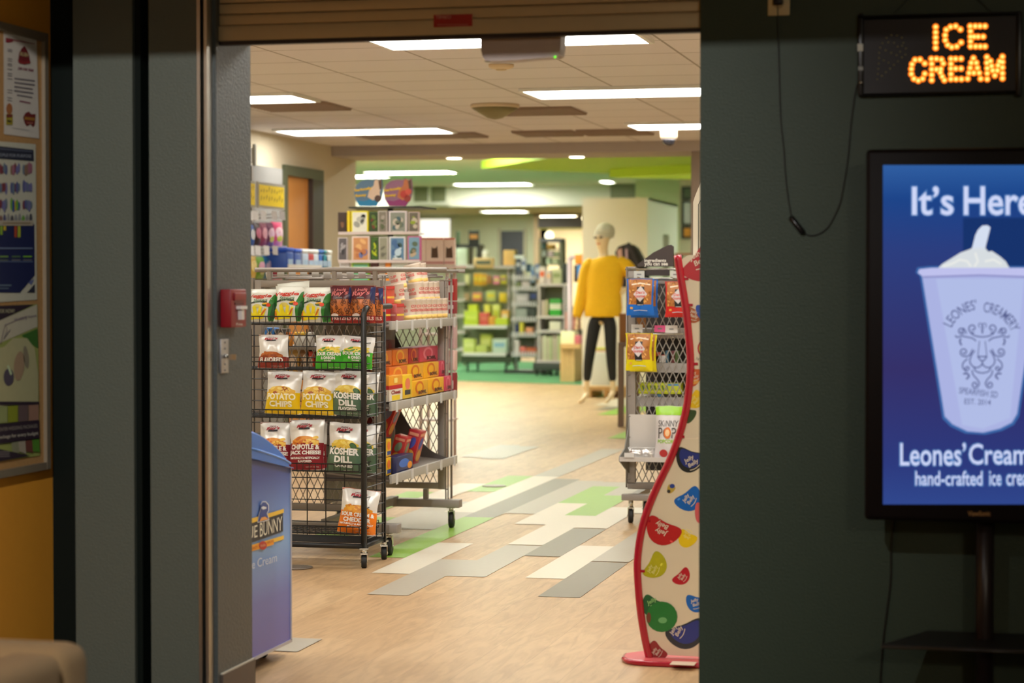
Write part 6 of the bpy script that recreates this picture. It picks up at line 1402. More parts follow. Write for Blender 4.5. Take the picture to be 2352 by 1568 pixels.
# two round animal calendar signs standing on the board
for cx, col, low, cw, lab in ((846, (96, 130, 160), (24, 140, 190), (236, 206, 180), 'blue round cardboard sign with a pale animal, left on the black board'), (914, (160, 110, 140), (160, 50, 120), (206, 120, 70), 'purple round cardboard sign with an orange animal, right on the black board')):
    Y_ = KYY + .18
    pts = ell(cx, 442, 32, 31, 0, 30)
    pts = [p for p in pts if p[1] < 470 and not (p[0] > cx + 12 and p[1] < 424)]
    pts = [(p[0], p[1]) for p in pts]
    i = max(range(len(pts)), key=lambda k_: pts[k_][1] if pts[k_][0] > cx else -1)
    out = [(cx + 18, 473), (cx + 30, 455), (cx + 33, 440), (cx + 33, 424), (cx + 31, 409), (cx + 24, 414), (cx + 18, 409), (cx + 10, 413), (cx - 2, 412), (cx - 16, 415), (cx - 27, 424), (cx - 33, 440), (cx - 30, 458), (cx - 20, 473)]
    g = MB(); g.prism(out, lambda x, y: at_y(x, y, Y_), lambda x, y: at_y(x, y, Y_) + Vector((0, .008, 0)), C(*col, rough=.5))
    g.poly([(cx - 28, 460), (cx - 10, 462), (cx + 8, 456), (cx + 28, 457), (cx + 18, 473), (cx - 20, 473)], onY(Y_, 1), C(*low))
    g.poly([(cx - 2, 452), (cx + 2, 436), (cx + 12, 426), (cx + 14, 414), (cx + 19, 411), (cx + 24, 415), (cx + 30, 411), (cx + 30, 428), (cx + 26, 442), (cx + 28, 454), (cx + 10, 460)], onY(Y_, 2), C(*cw)); g.poly([(cx + 23, 416), (cx + 30, 412), (cx + 31, 432), (cx + 26, 436)], onY(Y_, 3), C(100, 66, 44)); g.poly(ell(cx + 22, 456, 8, 8), onY(Y_, 3), C(170, 60, 50) if cx > 880 else C(90, 60, 50))
    if cx > 880: g.poly(ell(cx + 14, 446, 9, 9), onY(Y_, 3), C(206, 60, 46)); g.poly(ell(cx + 24, 440, 7, 7), onY(Y_, 4), C(226, 90, 70))
    T_ = C(246, 200, 30); g.text('Seriously', cx - 12, 435, 40, 8, onY(Y_, 4), T_, rot=.16, bold=.05); g.text('funny', cx - 17, 449, 26, 8, onY(Y_, 4), T_, rot=.1, bold=.05)
    g.build('round_sign', None, lab, 'sign', 'round signs on the spinner board')
# cream calendar stack to its right
t = thing('card_rack', 'cream card rack with dark cat pictures right of the calendar spinner', 'card rack', (at_y(1003, 700, 14.4).x, 14.5, 0))
g = MB(); g.pbox(966, 610, 1046, 616, 14.35, .3, C(226, 206, 196, .5)); q0 = at_y(975, 616, 14.5); q1 = at_y(1036, 616, 14.5)
for x in (q0.x, q1.x): g.rod((x, 14.4, 0), (x, 14.4, q0.z), .012, C(200, 180, 170), 8); g.rod((x, 14.6, 0), (x, 14.6, q0.z), .012, C(200, 180, 170), 8)
for z in (.3, .6, .9): g.box((q0.x - .02, 14.38, z), (q1.x + .02, 14.62, z + .012), C(206, 186, 176))
g.build('frame', t)
for x0_, x1_, lab in ((964, 978, 'narrow cream calendar at the left of the card rack'), (979, 1018, 'cream calendar with a dark cat on the card rack'), (1020, 1044, 'cream calendar with a small cat at the right of the card rack')):
    g = MB(); g.pbox(x0_, 546, x1_, 609, 14.4, .04, C(240, 216, 200, .5), .002); g.rect(x0_, 546, x1_, 550, onY(14.4, 1), C(226, 130, 110)); g.rect(x0_, 600, x1_, 606, onY(14.4, 1), C(206, 150, 140))
    cxm = (x0_ + x1_) / 2
    if x1_ - x0_ > 20: g.poly([(cxm - 8, 592), (cxm - 7, 566), (cxm - 4, 570), (cxm + 3, 569), (cxm + 6, 564), (cxm + 8, 592)], onY(14.4, 2), C(90, 66, 50))
    g.build('calendar', None, lab, 'calendar', 'cream calendars on the card rack')
SK = 'packs hanging on the far edge of the gondola'
for k, (y0_, y1_, c_) in enumerate(((640, 690, (176, 40, 44)), (692, 720, (150, 50, 60)), (740, 800, (206, 170, 170)), (805, 850, (226, 190, 180)), (856, 915, (140, 28, 40)))):
    small_box(1028, y0_, 1043, y1_, GF + .06, .07, c_, ('upper red pack at the gondola far corner', 'small maroon pack below the upper red one', 'pale pink pack at mid height on the far corner', 'second pale pink pack on the far corner', 'dark red box lowest on the far corner')[k], 'pack', SK, 'hanging_pack', (230, 210, 200))
# ================================================================ FAR SHOP: mannequin, racks, tables
def fbx(x0, y0, x1, y1, Y, d, col, name, lab, cat, grp=None, band=None, rough=.5):
    g = MB(); g.pbox(x0, y0, x1, y1, Y, d, C(*col, rough=rough), .004)
    if band: g.rect(x0 + (x1 - x0) * .12, y0 + (y1 - y0) * .28, x1 - (x1 - x0) * .12, y0 + (y1 - y0) * .6, onY(Y, 2), C(*band))
    return g.build(name, None, lab, cat, grp)
# ---- mannequin
MY = 22.3
SCL = (at_y(1400, 700, MY).x - at_y(1300, 700, MY).x) / 100
mq = thing('mannequin', 'cream mannequin in a yellow sweater, black leggings and grey knit hat', 'mannequin', (at_y(1375, 922, MY).x, MY, 0))
CREAMQ = mat('cream_gloss_mannequin', (232, 206, 164), .25, var=.02)
def skinned(name, nodes, links, m, root, lab=None, sub=2):
    me = bpy.data.meshes.new(name); org = ORG[mq]
    vs = [at_y(px, py, MY) + Vector((0, dy, 0)) - org for px, py, dy, r, ry in nodes]
    me.from_pydata(vs, links, []); o = bpy.data.objects.new(name, me); COL.objects.link(o); o.parent = mq; ORG[o] = org
    md = o.modifiers.new('skin', 'SKIN'); md.use_smooth_shade = True; md.branch_smoothing = .6
    for i, (px, py, dy, r, ry) in enumerate(nodes):
        sv = me.skin_vertices[0].data[i]; sv.radius = (r * SCL, ry * SCL); sv.use_root = i == root
    s = o.modifiers.new('smooth', 'SUBSURF'); s.levels = sub; s.render_levels = sub
    me.materials.append(m)
    if lab: o['label'] = lab
    return o
N = [(1383, 720, 0, 25, 17), (1384, 690, 0, 21, 14), (1387, 650, 0, 25, 17), (1389, 612, 0, 27, 16), (1388, 592, 0, 15, 11), (1387, 580, 0, 10, 10), (1385, 568, -.02, 11, 12), (1384, 550, -.03, 17, 19), (1386, 532, 0, 16, 18),
     (1352, 604, 0, 10, 9), (1340, 650, .02, 8, 8), (1333, 690, .02, 7, 7), (1328, 726, -.02, 5, 5), (1326, 740, -.03, 5, 3), (1323, 756, -.04, 2, 2), (1326, 758, -.05, 2, 2), (1329, 757, -.06, 2, 2), (1332, 746, -.05, 2, 2),
     (1426, 606, 0, 10, 9), (1448, 634, .06, 8, 8), (1462, 648, .05, 7, 7), (1446, 660, -.05, 5, 5), (1436, 666, -.09, 5, 4), (1428, 672, -.1, 2, 2), (1430, 676, -.1, 2, 2), (1434, 678, -.1, 2, 2), (1432, 662, -.12, 2, 2),
     (1366, 740, 0, 17, 15), (1357, 800, -.02, 13, 12), (1351, 840, 0, 11, 11), (1347, 880, .02, 6, 6), (1347, 905, .04, 6, 7), (1341, 918, -.08, 6, 4), (1336, 922, -.16, 4, 3),
     (1402, 740, 0, 17, 15), (1404, 800, -.02, 13, 12), (1405, 840, 0, 11, 11), (1407, 880, .02, 6, 6), (1407, 902, .03, 6, 7), (1399, 920, -.09, 6, 4), (1394, 926, -.17, 4, 3)]
Lk = [(0, 1), (1, 2), (2, 3), (3, 4), (4, 5), (5, 6), (6, 7), (7, 8), (3, 9), (9, 10), (10, 11), (11, 12), (12, 13), (13, 14), (13, 15), (13, 16), (13, 17), (3, 18), (18, 19), (19, 20), (20, 21), (21, 22), (22, 23), (22, 24), (22, 25), (22, 26),
      (0, 27), (27, 28), (28, 29), (29, 30), (30, 31), (31, 32), (32, 33), (0, 34), (34, 35), (35, 36), (36, 37), (37, 38), (38, 39), (39, 40)]
skinned('body', N, Lk, CREAMQ, 0)
YSW = mat('yellow_knit', (236, 182, 18), .85, var=.12, scale=60, bump=.5, bscale=120)
g = MB()
SEC = [(727, 1384, 39, 27), (722, 1384, 41.5, 28), (708, 1385, 43, 28.5), (690, 1386, 41.5, 27), (665, 1387, 41, 27), (640, 1388, 42, 27), (618, 1390, 43, 25), (604, 1391, 41, 22), (596, 1392, 34, 18), (590, 1393, 22, 14), (588, 1393, 17, 12)]
nn = 28; vs_, fs_ = [], []
for py, cx, rx, ry in SEC:
    c_ = at_y(cx, py, MY)
    for k in range(nn):
        a = 2 * math.pi * k / nn; fold = 1 + .025 * math.sin(a * 5 + py * .09)
        vs_.append(c_ + Vector((rx * SCL * math.cos(a) * fold, ry * SCL * math.sin(a) * fold, .012 * math.cos(a) if py < 592 else 0)))
for i_ in range(len(SEC) - 1): fs_ += [(i_ * nn + k, i_ * nn + (k + 1) % nn, (i_ + 1) * nn + (k + 1) % nn, (i_ + 1) * nn + k) for k in range(nn)]
g.add(vs_, fs_, YSW, True)
for pts, rr_ in (([(1362, 602, 0), (1350, 616, .01), (1342, 648, .02), (1336, 680, .02), (1330, 708, 0), (1326, 728, -.02)], (13, 17, 16, 15, 13, 10)), ([(1418, 600, 0), (1434, 610, .02), (1450, 630, .05), (1462, 644, .05), (1458, 654, .01), (1446, 661, -.03)], (13, 17, 16, 14, 12, 10))):
    g.tube([at_y(x, y, MY) + Vector((0, d_, 0)) for x, y, d_ in smooth_pts(pts, 3)], [r_ * SCL for r_ in [x[0] for x in smooth_pts([(r,) for r in rr_], 3)]], YSW, 14)
g.build('sweater', mq, 'yellow off-shoulder sweater')
LEG = mat('black_leggings', (22, 21, 24), .7, var=.1)
P_ = [(1383, 712, 0, 22, 15), (1366, 742, 0, 19, 17), (1357, 800, -.02, 15, 14), (1351, 840, 0, 13, 12), (1347, 878, .02, 9, 9), (1402, 742, 0, 19, 17), (1404, 800, -.02, 15, 14), (1405, 840, 0, 13, 12), (1407, 878, .02, 9, 9)]
skinned('leggings', P_, [(0, 1), (1, 2), (2, 3), (3, 4), (0, 5), (5, 6), (6, 7), (7, 8)], LEG, 0, 'black leggings')
g = MB(); p = at_y(1401, 731, MY) + Vector((0, -.075, 0)); g.lathe([(.014, .004), (.014, 0), (.001, -.001)], p, C(170, 170, 170), 12, 'Y'); g.build('emblem', mq)
g = MB(); hc_ = at_y(1387, 538, MY) + Vector((0, .015, 0)); KN = mat('grey_knit', (206, 202, 182), .9, var=.3, scale=90, bump=.6, bscale=110)
for k in range(9): a = -.35 + k * .23; r_ = .108 * math.cos(a * .95); g.lathe([(r_, 0), (r_ + .006, .009), (r_, .018)], hc_ + Vector((.004 * k, 0, .012 * 0 + .10 * math.sin(a))), KN, 20)
g.sphere(hc_ + Vector((.01, 0, .03)), (.10, .104, .095), KN); g.build('knit_hat', mq)
g = MB(); fc = at_y(1381, 548, MY); g.lathe([(.011, 0), (.006, .03), (.002, .045)], fc + Vector((-.01, -.085, -.02)), CREAMQ, 10); 
for s_ in (-.045, .015): g.sphere(fc + Vector((s_, -.088, .012)), (.022, .012, .012), C(90, 70, 50))
g.sphere(fc + Vector((-.014, -.082, -.055)), (.024, .01, .009), C(206, 130, 100)); g.build('face', mq)

# black jacket on a stand behind the mannequin
t = thing('jacket_stand', 'black jacket with a pale front patch on a stand behind the mannequin', 'jacket', (at_y(1448, 700, 24.4).x, 24.4, 0))
JB = mat('black_jacket_cloth', (38, 30, 30), .8, var=.2)
jf = lambda d: (lambda x, y: at_y(x, y, 24.4) + Vector((0, d, 0)))
g = MB(); out = [(1418, 640), (1420, 600), (1412, 580), (1420, 566), (1436, 560), (1450, 561), (1462, 570), (1474, 592), (1482, 615), (1480, 660), (1430, 660)]
g.prism(out, jf(0), jf(.2), JB); g.tube([at_y(1440, 562, 24.3), at_y(1456, 575, 24.28), at_y(1470, 610, 24.3), at_y(1474, 650, 24.3)], .04, JB, 8); g.build('jacket', t)
g = MB(); g.poly([(1417, 574), (1428, 570), (1430, 596), (1420, 600)], onY(24.4, 2), C(196, 150, 140)); g.poly([(1436, 572), (1441, 571), (1442, 600), (1437, 600)], onY(24.4, 2), C(196, 160, 170)); g.build('front_patch', t)
xx = at_y(1448, 700, 23.3).x; g = MB(); g.rod((xx, 24.5, .03), (xx, 24.5, 1.4), .016, BLACKM, 8); g.lathe([(.2, 0), (.2, .02), (.03, .05)], (xx, 24.5, 0), BLACKM, 16); g.build('stand', t)

# table and brown crate to the right, in front of the mannequin's place
t = thing('metal_leg_table', 'taupe metal-legged table behind the nut rack', 'table', (at_y(1470, 980, 18.9).x, 18.9, 0))
TP_ = mat('taupe_metal', (124, 104, 88), .5, .2)
z_ = at_y(1430, 786, 18.55).z; xa = at_y(1419, 900, 18.55).x
g = MB(); g.box((xa, 18.55, z_ - .04), (xa + 1.2, 19.4, z_), TP_, .004); g.build('tabletop', t)
for x in (xa, xa + 1.15):
    for y in (18.55, 19.35): g = MB(); g.box((x, y, 0), (x + .05, y + .05, z_ - .04), TP_); g.build('leg', t)
a_ = at_y(1422, 720, 18.6); g = MB(); g.box((a_.x, 18.6, z_), (a_.x + .5, 18.95, a_.z), mat('brown_crate_wood', (150, 100, 44), .6, var=.15, scale=12), .004); g.build('wooden_crate', None, 'brown wooden crate on the taupe table beside the mannequin', 'crate')

# low wooden pallet stand and white pedestal behind the mannequin's feet
t = thing('wooden_pallet', 'low tan wooden pallet behind the mannequin feet', 'pallet', (at_y(1385, 915, 23.3).x, 23.5, 0))
PWD = mat('pale_pallet_wood', (206, 166, 110), .6, var=.12, scale=14)
for k in range(3): g = MB(); g.pbox(1340, 888 + 0 * k, 1444, 896, 23.3 + .25 * k, .2, PWD); g.build('top_board', t)
for px in (1352, 1392, 1436): g = MB(); zt_ = at_y(px, 896, 23.3).z; p = at_y(px, 900, 23.3).x; g.box((p - .03, 23.32, 0), (p + .03, 23.98, zt_), PWD); g.build('runner', t)
g = MB(); a_ = at_y(1358, 812, 25.0); b_ = at_y(1398, 812, 25.0); g.box((a_.x, 25.0, 0), (b_.x, 25.5, a_.z), C(206, 206, 196), .006); pd = g.build('pedestal', None, 'white display pedestal seen between the mannequin legs', 'pedestal')
for k, (c_, lab) in enumerate((((196, 196, 60), 'lime magazine on top of the white pedestal pile'), ((214, 170, 150), 'pale pink magazine in the middle of the pedestal pile'), ((226, 220, 206), 'white magazine at the bottom of the pedestal pile'))):
    fbx(1364, 799 + 4.4 * k, 1396, 803 + 4.4 * k, 25.05, .3, c_, 'magazine', lab, 'magazine', 'magazines on the white pedestal')

# ---- green-goods gondola
GY = 29.7
OLV = mat('olive_grey_panel', (150, 158, 130), .6)
LS = C(206, 196, 196, .4)
t = thing('green_gondola', 'grey wheeled gondola of lime and yellow goods on the green carpet', 'display gondola', (at_y(1120, 850, GY + .3).x, GY + .3, 0))
g = MB(); g.pbox(1046, 616, 1182, 832, GY + .42, .05, OLV); g.build('back_panel', t)
g = MB()
for px in (1046, 1066, 1168, 1180): g.pbox(px - 2.5, 612, px + 2.5, 840, GY + .36, .05, LS if px > 1100 else OLV)
g.build('upright', t)
for yy, yh, x0_, x1_ in ((747, 754, 1064, 1164), (810, 817, 1062, 1162)):
    g = MB(); g.pbox(x0_, yy, x1_, yy + 2, GY, .42, LS); g.pbox(x0_, yy, x1_, yh, GY - .01, .01, C(232, 228, 226, .4)); g.build('shelf', t)
g = MB(); g.pbox(1045, 608, 1088, 616, GY + .2, .2, LS); g.pbox(1134, 610, 1182, 617, GY + .2, .2, LS); g.build('top_rail', t)
for yy in (649, 686, 723, 760, 800): g = MB(); g.pbox(1046, yy, 1068, yy + 6, GY + .1, .3, LS); g.build('side_shelf', t)
g = MB(); g.pbox(1058, 818, 1178, 832, GY + .02, .5, C(60, 72, 50)); g.build('plinth', t)
zb_ = at_y(1100, 832, GY).z
for px in (1072, 1160): x_ = at_y(px, 850, GY).x; caster(t, x_, GY + .06, .06, zb_, BLACKM, .3); caster(t, x_ + .06, GY + .42, .06, zb_, BLACKM, .3)
GP = 'lime and yellow goods on the far gondola'
for i, (x0_, y0_, x1_, y1_, c_, b_, lab) in enumerate((
    (1088, 628, 1097, 655, (226, 170, 40), (230, 206, 60), 'orange-yellow pack at the left of the top hook row'), (1098, 628, 1107, 656, (226, 176, 36), (236, 210, 70), 'second yellow pack in the top hook row'), (1108, 629, 1117, 655, (214, 160, 40), (226, 200, 90), 'third yellow pack in the top hook row'), (1118, 632, 1128, 652, (176, 120, 70), None, 'brown pack in the top hook row'), (1133, 634, 1147, 653, (226, 130, 160), (236, 220, 140), 'pink pack in the top hook row'), (1150, 632, 1163, 652, (206, 190, 50), (170, 120, 130), 'yellow and mauve pack at the right of the top hook row'),
    (1085, 672, 1106, 691, (226, 140, 110), (236, 214, 50), 'pink, yellow and lime pack in the second hook row'), (1117, 668, 1138, 692, (190, 200, 120), (226, 206, 50), 'pale lime pack in the middle of the second hook row'), (1147, 672, 1163, 694, (232, 200, 40), None, 'yellow pack at the right of the second hook row'),
    (1068, 630, 1078, 655, (206, 206, 150), None, 'pale pack hooked at the left post, top row'), (1066, 672, 1078, 690, (176, 150, 110), None, 'tan pack hooked at the left post, second row'))):
    fbx(x0_, y0_, x1_, y1_, GY + .2, .04, c_, 'hanging_pack', lab + ' of the far gondola', 'pack', GP, b_)
    g = MB()
for i, (x0_, y0_, x1_, y1_, c_, b_, dy, lab) in enumerate((
    (1066, 714, 1098, 746.5, (196, 216, 60), (220, 232, 100), .03, 'large lime box at the left of the lit shelf'), (1075, 699, 1096, 746.5, (206, 222, 40), None, .2, 'tall lime box behind the large lime one'), (1101, 718, 1121, 746.5, (222, 90, 80), (230, 120, 100), .03, 'red box in the middle of the lit shelf'), (1112, 699, 1125, 746.5, (220, 224, 90), None, .2, 'tall pale lime box behind the red one'), (1122, 726, 1136, 746.5, (228, 160, 60), None, .03, 'small orange box right of the red one'), (1131, 699, 1147, 746.5, (214, 222, 120), (190, 206, 60), .2, 'tall pale green box behind the orange one'), (1137, 731, 1165, 746.5, (200, 214, 50), None, .03, 'flat lime box at the right of the lit shelf'), (1151, 712, 1167, 746.5, (232, 180, 90), (236, 220, 190), .2, 'peach box behind the flat lime one'),
    (1064, 778, 1090, 809.5, (206, 216, 120), (226, 230, 150), .03, 'pale lime box at the left of the bottom shelf'), (1092, 793, 1118, 809.5, (196, 206, 110), None, .03, 'low lime box on the bottom shelf'), (1103, 767, 1128, 809.5, (200, 206, 90), (214, 220, 130), .2, 'tall olive box at the back of the bottom shelf'), (1131, 778, 1163, 809.5, (206, 220, 206), (150, 190, 214), .03, 'white and blue box at the right of the bottom shelf'))):
    fbx(x0_, y0_, x1_, y1_, GY + dy, .14, c_, 'boxed_goods', lab + ' of the far gondola', 'box', GP + ', boxes', b_)
# on top of it
fbx(1088, 592, 1132, 616, GY + .3, .1, (206, 176, 120), 'tray_sign', 'tan framed dark board on top of the far green gondola', 'board', None, (80, 96, 84))
fbx(1156, 574, 1182, 609, GY + .3, .15, (236, 190, 116), 'tan_box', 'tan box standing at the right on top of the far green gondola', 'box')
fbx(1108, 575, 1120, 592, GY + .32, .06, (238, 236, 226), 'white_card', 'small white card standing on the tan framed board', 'card')
fbx(1048, 570, 1071, 609, GY + .3, .15, (196, 210, 190), 'pale_box', 'pale green box at the left on top of the far gondola', 'box')
# black wall shelf with frames, standing against the lit back wall
t = thing('black_shelf_unit', 'black shelf unit with picture frames against the lit far wall', 'shelf unit', (at_y(1070, 700, 33).x, 33.2, 0))
g = MB(); g.pbox(1040, 561, 1100, 568, 33, .35, BLACKM); g.build('shelf_top', t)
for px in (1042, 1072, 1097): g = MB(); x_ = at_y(px, 600, 33).x; g.box((x_ - .02, 33.02, 0), (x_ + .02, 33.33, at_y(px, 568, 33).z), BLACKM); g.build('upright', t)
fbx(1076, 529, 1100, 561, 33.1, .03, (40, 40, 30), 'picture_frame', 'black frame with an orange picture on the black shelf unit', 'picture frame', None, (226, 150, 70))
fbx(1048, 531, 1054, 561, 33.1, .06, (70, 100, 66), 'bottle', 'slim green bottle at the left of the black shelf unit', 'bottle')

# ---- wire spinner with blue goods
t = thing('wire_rack', 'grey wire rack of small dark and white packs right of the far gondola', 'wire rack', (at_y(1205, 850, 29.3).x, 29.4, 0))
WR = C(176, 170, 176, .4)
g = MB()
for px in (1183, 1228): x_ = at_y(px, 700, 29.3).x; g.rod((x_, 29.4, .05), (x_, 29.4, at_y(px, 632, 29.3).z), .018, WR, 8)
x_ = at_y(1205, 850, 29.3).x; g.box((x_ - .3, 29.32, 0), (x_ + .3, 29.7, .05), C(60, 66, 60)); g.build('frame', t)
g = MB(); g.pbox(1184, 640, 1230, 820, 29.5, .02, C(98, 108, 92)); g.build('back_panel', t)
for yy in (640, 665, 700, 735, 770, 815):
    g = MB(); a_ = at_y(1180, yy, 29.3); b_ = at_y(1232, yy, 29.3); g.box((a_.x, 29.24, a_.z - .012), (b_.x, 29.5, a_.z), WR)
    for k in range(9): x_ = a_.x + (b_.x - a_.x) * k / 8; g.box((x_ - .012, 29.225, a_.z - .02), (x_ + .012, 29.235, a_.z + .05), C(206, 202, 206, .4))
    g.build('wire_shelf', t)
WG = 'packs on the far wire rack'
for x0_, y0_, x1_, y1_, c_, b_, lab in ((1184, 648, 1196, 665, (110, 120, 70), None, 'olive pack on the top tier of the wire rack'), (1198, 646, 1216, 665, (196, 186, 186), None, 'pale pack on the top tier of the wire rack'), (1184, 674, 1214, 700, (176, 170, 174), (196, 190, 196), 'grey-white pack on the second tier of the wire rack'), (1216, 664, 1234, 700, (52, 60, 56), (40, 60, 120), 'dark pack with a navy base on the second tier'), (1184, 708, 1210, 735, (150, 156, 150), None, 'grey pack on the third tier of the wire rack'), (1212, 706, 1230, 735, (50, 60, 54), None, 'dark pack on the third tier of the wire rack'), (1183, 744, 1191, 770, (32, 46, 96), None, 'navy pack on the fourth tier of the wire rack'), (1193, 738, 1202, 770, (214, 200, 60), None, 'yellow pack on the fourth tier of the wire rack'), (1207, 752, 1223, 770, (226, 150, 110), None, 'orange pack on the fourth tier of the wire rack'), (1183, 782, 1192, 815, (206, 196, 196), None, 'white pack on the lowest tier of the wire rack'), (1194, 796, 1206, 815, (214, 110, 100), None, 'salmon pack on the lowest tier of the wire rack'), (1208, 798, 1230, 815, (190, 90, 50), None, 'rust pack on the lowest tier of the wire rack')):
    fbx(x0_, y0_, x1_, y1_, 29.27, .12, c_, 'small_pack', lab, 'pack', WG, b_)
BS = 'blue and white pennants above the wire rack'
for x0_, y0_, x1_, y1_, c_, b_, lab in ((1181, 586, 1203, 594, (226, 232, 236), None, 'white folded pennant on the wire rack top'), (1184, 596, 1196, 622, (60, 76, 96), (190, 190, 200), 'dark slanted pennant on the wire rack top'), (1197, 592, 1208, 620, (206, 210, 222), (90, 110, 160), 'pale blue pennant on the wire rack top'), (1208, 606, 1219, 624, (30, 70, 96), None, 'teal pennant on the wire rack top'), (1219, 610, 1227, 648, (150, 176, 206), (90, 130, 190), 'long light blue pennant at the right of the wire rack'), (1229, 606, 1238, 640, (110, 130, 176), (210, 216, 226), 'blue and white pennant at the far right of the wire rack')):
    fbx(x0_, y0_, x1_, y1_, 29.25, .05, c_, 'pennant', lab, 'pennant', BS, b_)

# ---- bookcase with a dark wheeled base
BY = 28.8
t = thing('bookcase', 'grey bookcase of pale books on a dark wheeled base', 'bookcase', (at_y(1260, 860, BY + .2).x, BY + .2, 0))
g = MB(); g.pbox(1236, 655, 1300, 832, BY + .34, .03, C(140, 146, 116)); g.build('back_panel', t)
for px in (1238, 1296): g = MB(); g.pbox(px - 3, 652, px + 3, 834, BY, .36, C(186, 176, 176, .4)); g.build('side_panel', t)
for yy in (651, 725, 758, 828): g = MB(); g.pbox(1232, yy, 1302, yy + 6, BY - .02, .38, C(206, 196, 194, .4)); g.build('shelf', t)
g = MB(); g.pbox(1224, 833, 1288, 850, BY - .1, .48, C(64, 68, 64), .01); g.build('wheeled_base', t)
zb_ = at_y(1250, 850, BY - .1).z
for px in (1233, 1266): caster(t, at_y(px, 860, BY).x, BY, .05, zb_, BLACKM, .4); caster(t, at_y(px, 860, BY).x, BY + .4, .05, zb_, BLACKM, .4)
BK = 'books and boxes in the far bookcase'
for x0_, y0_, x1_, y1_, c_, lab in ((1262, 686, 1288, 697, (60, 160, 60), 'green box on top of the striped pile'), (1262, 697, 1288, 711, (222, 222, 196), 'cream box in the middle of the striped pile'), (1262, 711, 1288, 725, (50, 170, 50), 'green box at the bottom of the striped pile'), (1244, 690, 1250, 725, (214, 196, 180), 'cream book left of the striped pile'), (1252, 688, 1258, 725, (196, 186, 150), 'olive book left of the striped pile'), (1262, 738, 1288, 757.5, (226, 222, 200), 'cream box on the middle shelf')):
    fbx(x0_, y0_, x1_, y1_, BY + .02, .2, c_, 'book_box', lab + ' of the far bookcase', 'box', BK)
rr = random.Random(9)
for k in range(12):
    c_ = rr.choice([(214, 214, 176), (196, 206, 150), (226, 220, 196), (206, 190, 170), (176, 190, 130)])
    fbx(1243 + k * 4.2, 768 + rr.uniform(0, 8), 1246.6 + k * 4.2, 827.5, BY + .02, .2, c_, 'book', '%s upright pale book from the left on the lowest bookcase shelf' % ('first second third fourth fifth sixth seventh eighth ninth tenth eleventh twelfth'.split()[k]), 'book', 'upright books on the lowest bookcase shelf')
RG = 'goods standing on the far bookcase'
for x0_, y0_, x1_, y1_, c_, b_, lab in ((1238, 612, 1252, 650.5, (226, 214, 206), (230, 110, 70), 'white pack with an orange top on the bookcase, left'), (1254, 620, 1266, 650.5, (214, 200, 196), (236, 190, 150), 'pale pink pack on the bookcase'), (1268, 618, 1290, 650.5, (196, 200, 160), (150, 160, 110), 'pale olive pack on the bookcase'), (1292, 604, 1302, 650.5, (40, 50, 44), None, 'black pack at the right on the bookcase')):
    fbx(x0_, y0_, x1_, y1_, BY + .05, .12, c_, 'small_pack', lab, 'pack', RG, b_)
# dark shelf unit by the lit window, further back
t = thing('dark_shelf_unit', 'dark shelf unit in front of the warm lit stock-room window', 'shelf unit', (at_y(1263, 700, 34.0).x, 34.1, 0))
g = MB(); g.pbox(1239, 547, 1289, 556, 34.0, .35, C(84, 82, 86)); g.build('top_panel', t)
for px in (1241, 1287): g = MB(); x_ = at_y(px, 600, 34).x; g.box((x_ - .025, 34.02, 0), (x_ + .025, 34.33, at_y(px, 556, 34).z), C(110, 106, 84)); g.build('upright', t)
for yy in (571, 588, 606, 630): g = MB(); g.pbox(1240, yy, 1288, yy + 2.5, 34.02, .32, C(96, 92, 70)); g.build('shelf', t)
SG = 'small goods on the dark shelf unit'
for x0_, y0_, x1_, y1_, c_, lab in ((1242, 560, 1250, 571, (90, 140, 160), 'teal box on the highest shelf of the dark unit'), (1255, 561, 1271, 571, (206, 150, 60), 'amber box on the highest shelf of the dark unit'), (1243, 575, 1253, 588, (226, 226, 226), 'white box on the second shelf of the dark unit'), (1258, 576, 1270, 588, (206, 180, 190), 'mauve box on the second shelf of the dark unit'), (1272, 577, 1284, 588, (150, 156, 120), 'olive box on the second shelf of the dark unit'), (1254, 592, 1264, 606, (216, 226, 200), 'pale green box on the third shelf of the dark unit'), (1268, 593, 1282, 606, (206, 206, 170), 'cream box on the third shelf of the dark unit')):
    fbx(x0_, y0_, x1_, y1_, 34.05, .2, c_, 'small_box', lab, 'box', SG)
p = at_y(1262, 541, 34.3)
g = MB(); g.sphere(p + Vector((0, 0, 0)), .075, glow(255, 244, 206, 3)); g.lathe([(.03, -.05), (.05, -.075)], p, C(120, 110, 80), 12); g.build('globe_lamp', None, 'small glowing globe lamp on the dark shelf unit', 'lamp')
t = thing('garment_rail', 'white garment rail with orange and blue shirts left of the mannequin', 'garment rail', (at_y(1322, 700, 27.75).x, 27.75, 0))
g = MB(); a_ = at_y(1309, 590, 27.75); b_ = at_y(1345, 590, 27.75)
for x_ in (a_.x, b_.x): g.rod((x_, 27.75, .0), (x_, 27.75, a_.z), .035, C(214, 196, 206, .4), 8)
g.rod((a_.x, 27.75, a_.z), (b_.x, 27.75, a_.z), .03, C(214, 196, 206, .4), 8); g.box((a_.x - .05, 27.6, 0), (b_.x + .05, 27.9, .05), C(150, 140, 140)); g.build('rail', t)
for x0_, y0_, x1_, y1_, c_, dy, lab in ((1320, 584, 1342, 606, (240, 140, 30), -.06, 'orange shirt folded over the white garment rail'), (1326, 606, 1338, 640, (50, 140, 220), -.03, 'bright blue shirt hanging from the white garment rail'), (1318, 608, 1327, 648, (60, 44, 40), 0, 'dark shirt hanging from the white garment rail')):
    fbx(x0_, y0_, x1_, y1_, 27.66 + dy, .12, c_, 'folded_shirt', lab, 'shirt', 'shirts on the white garment rail')
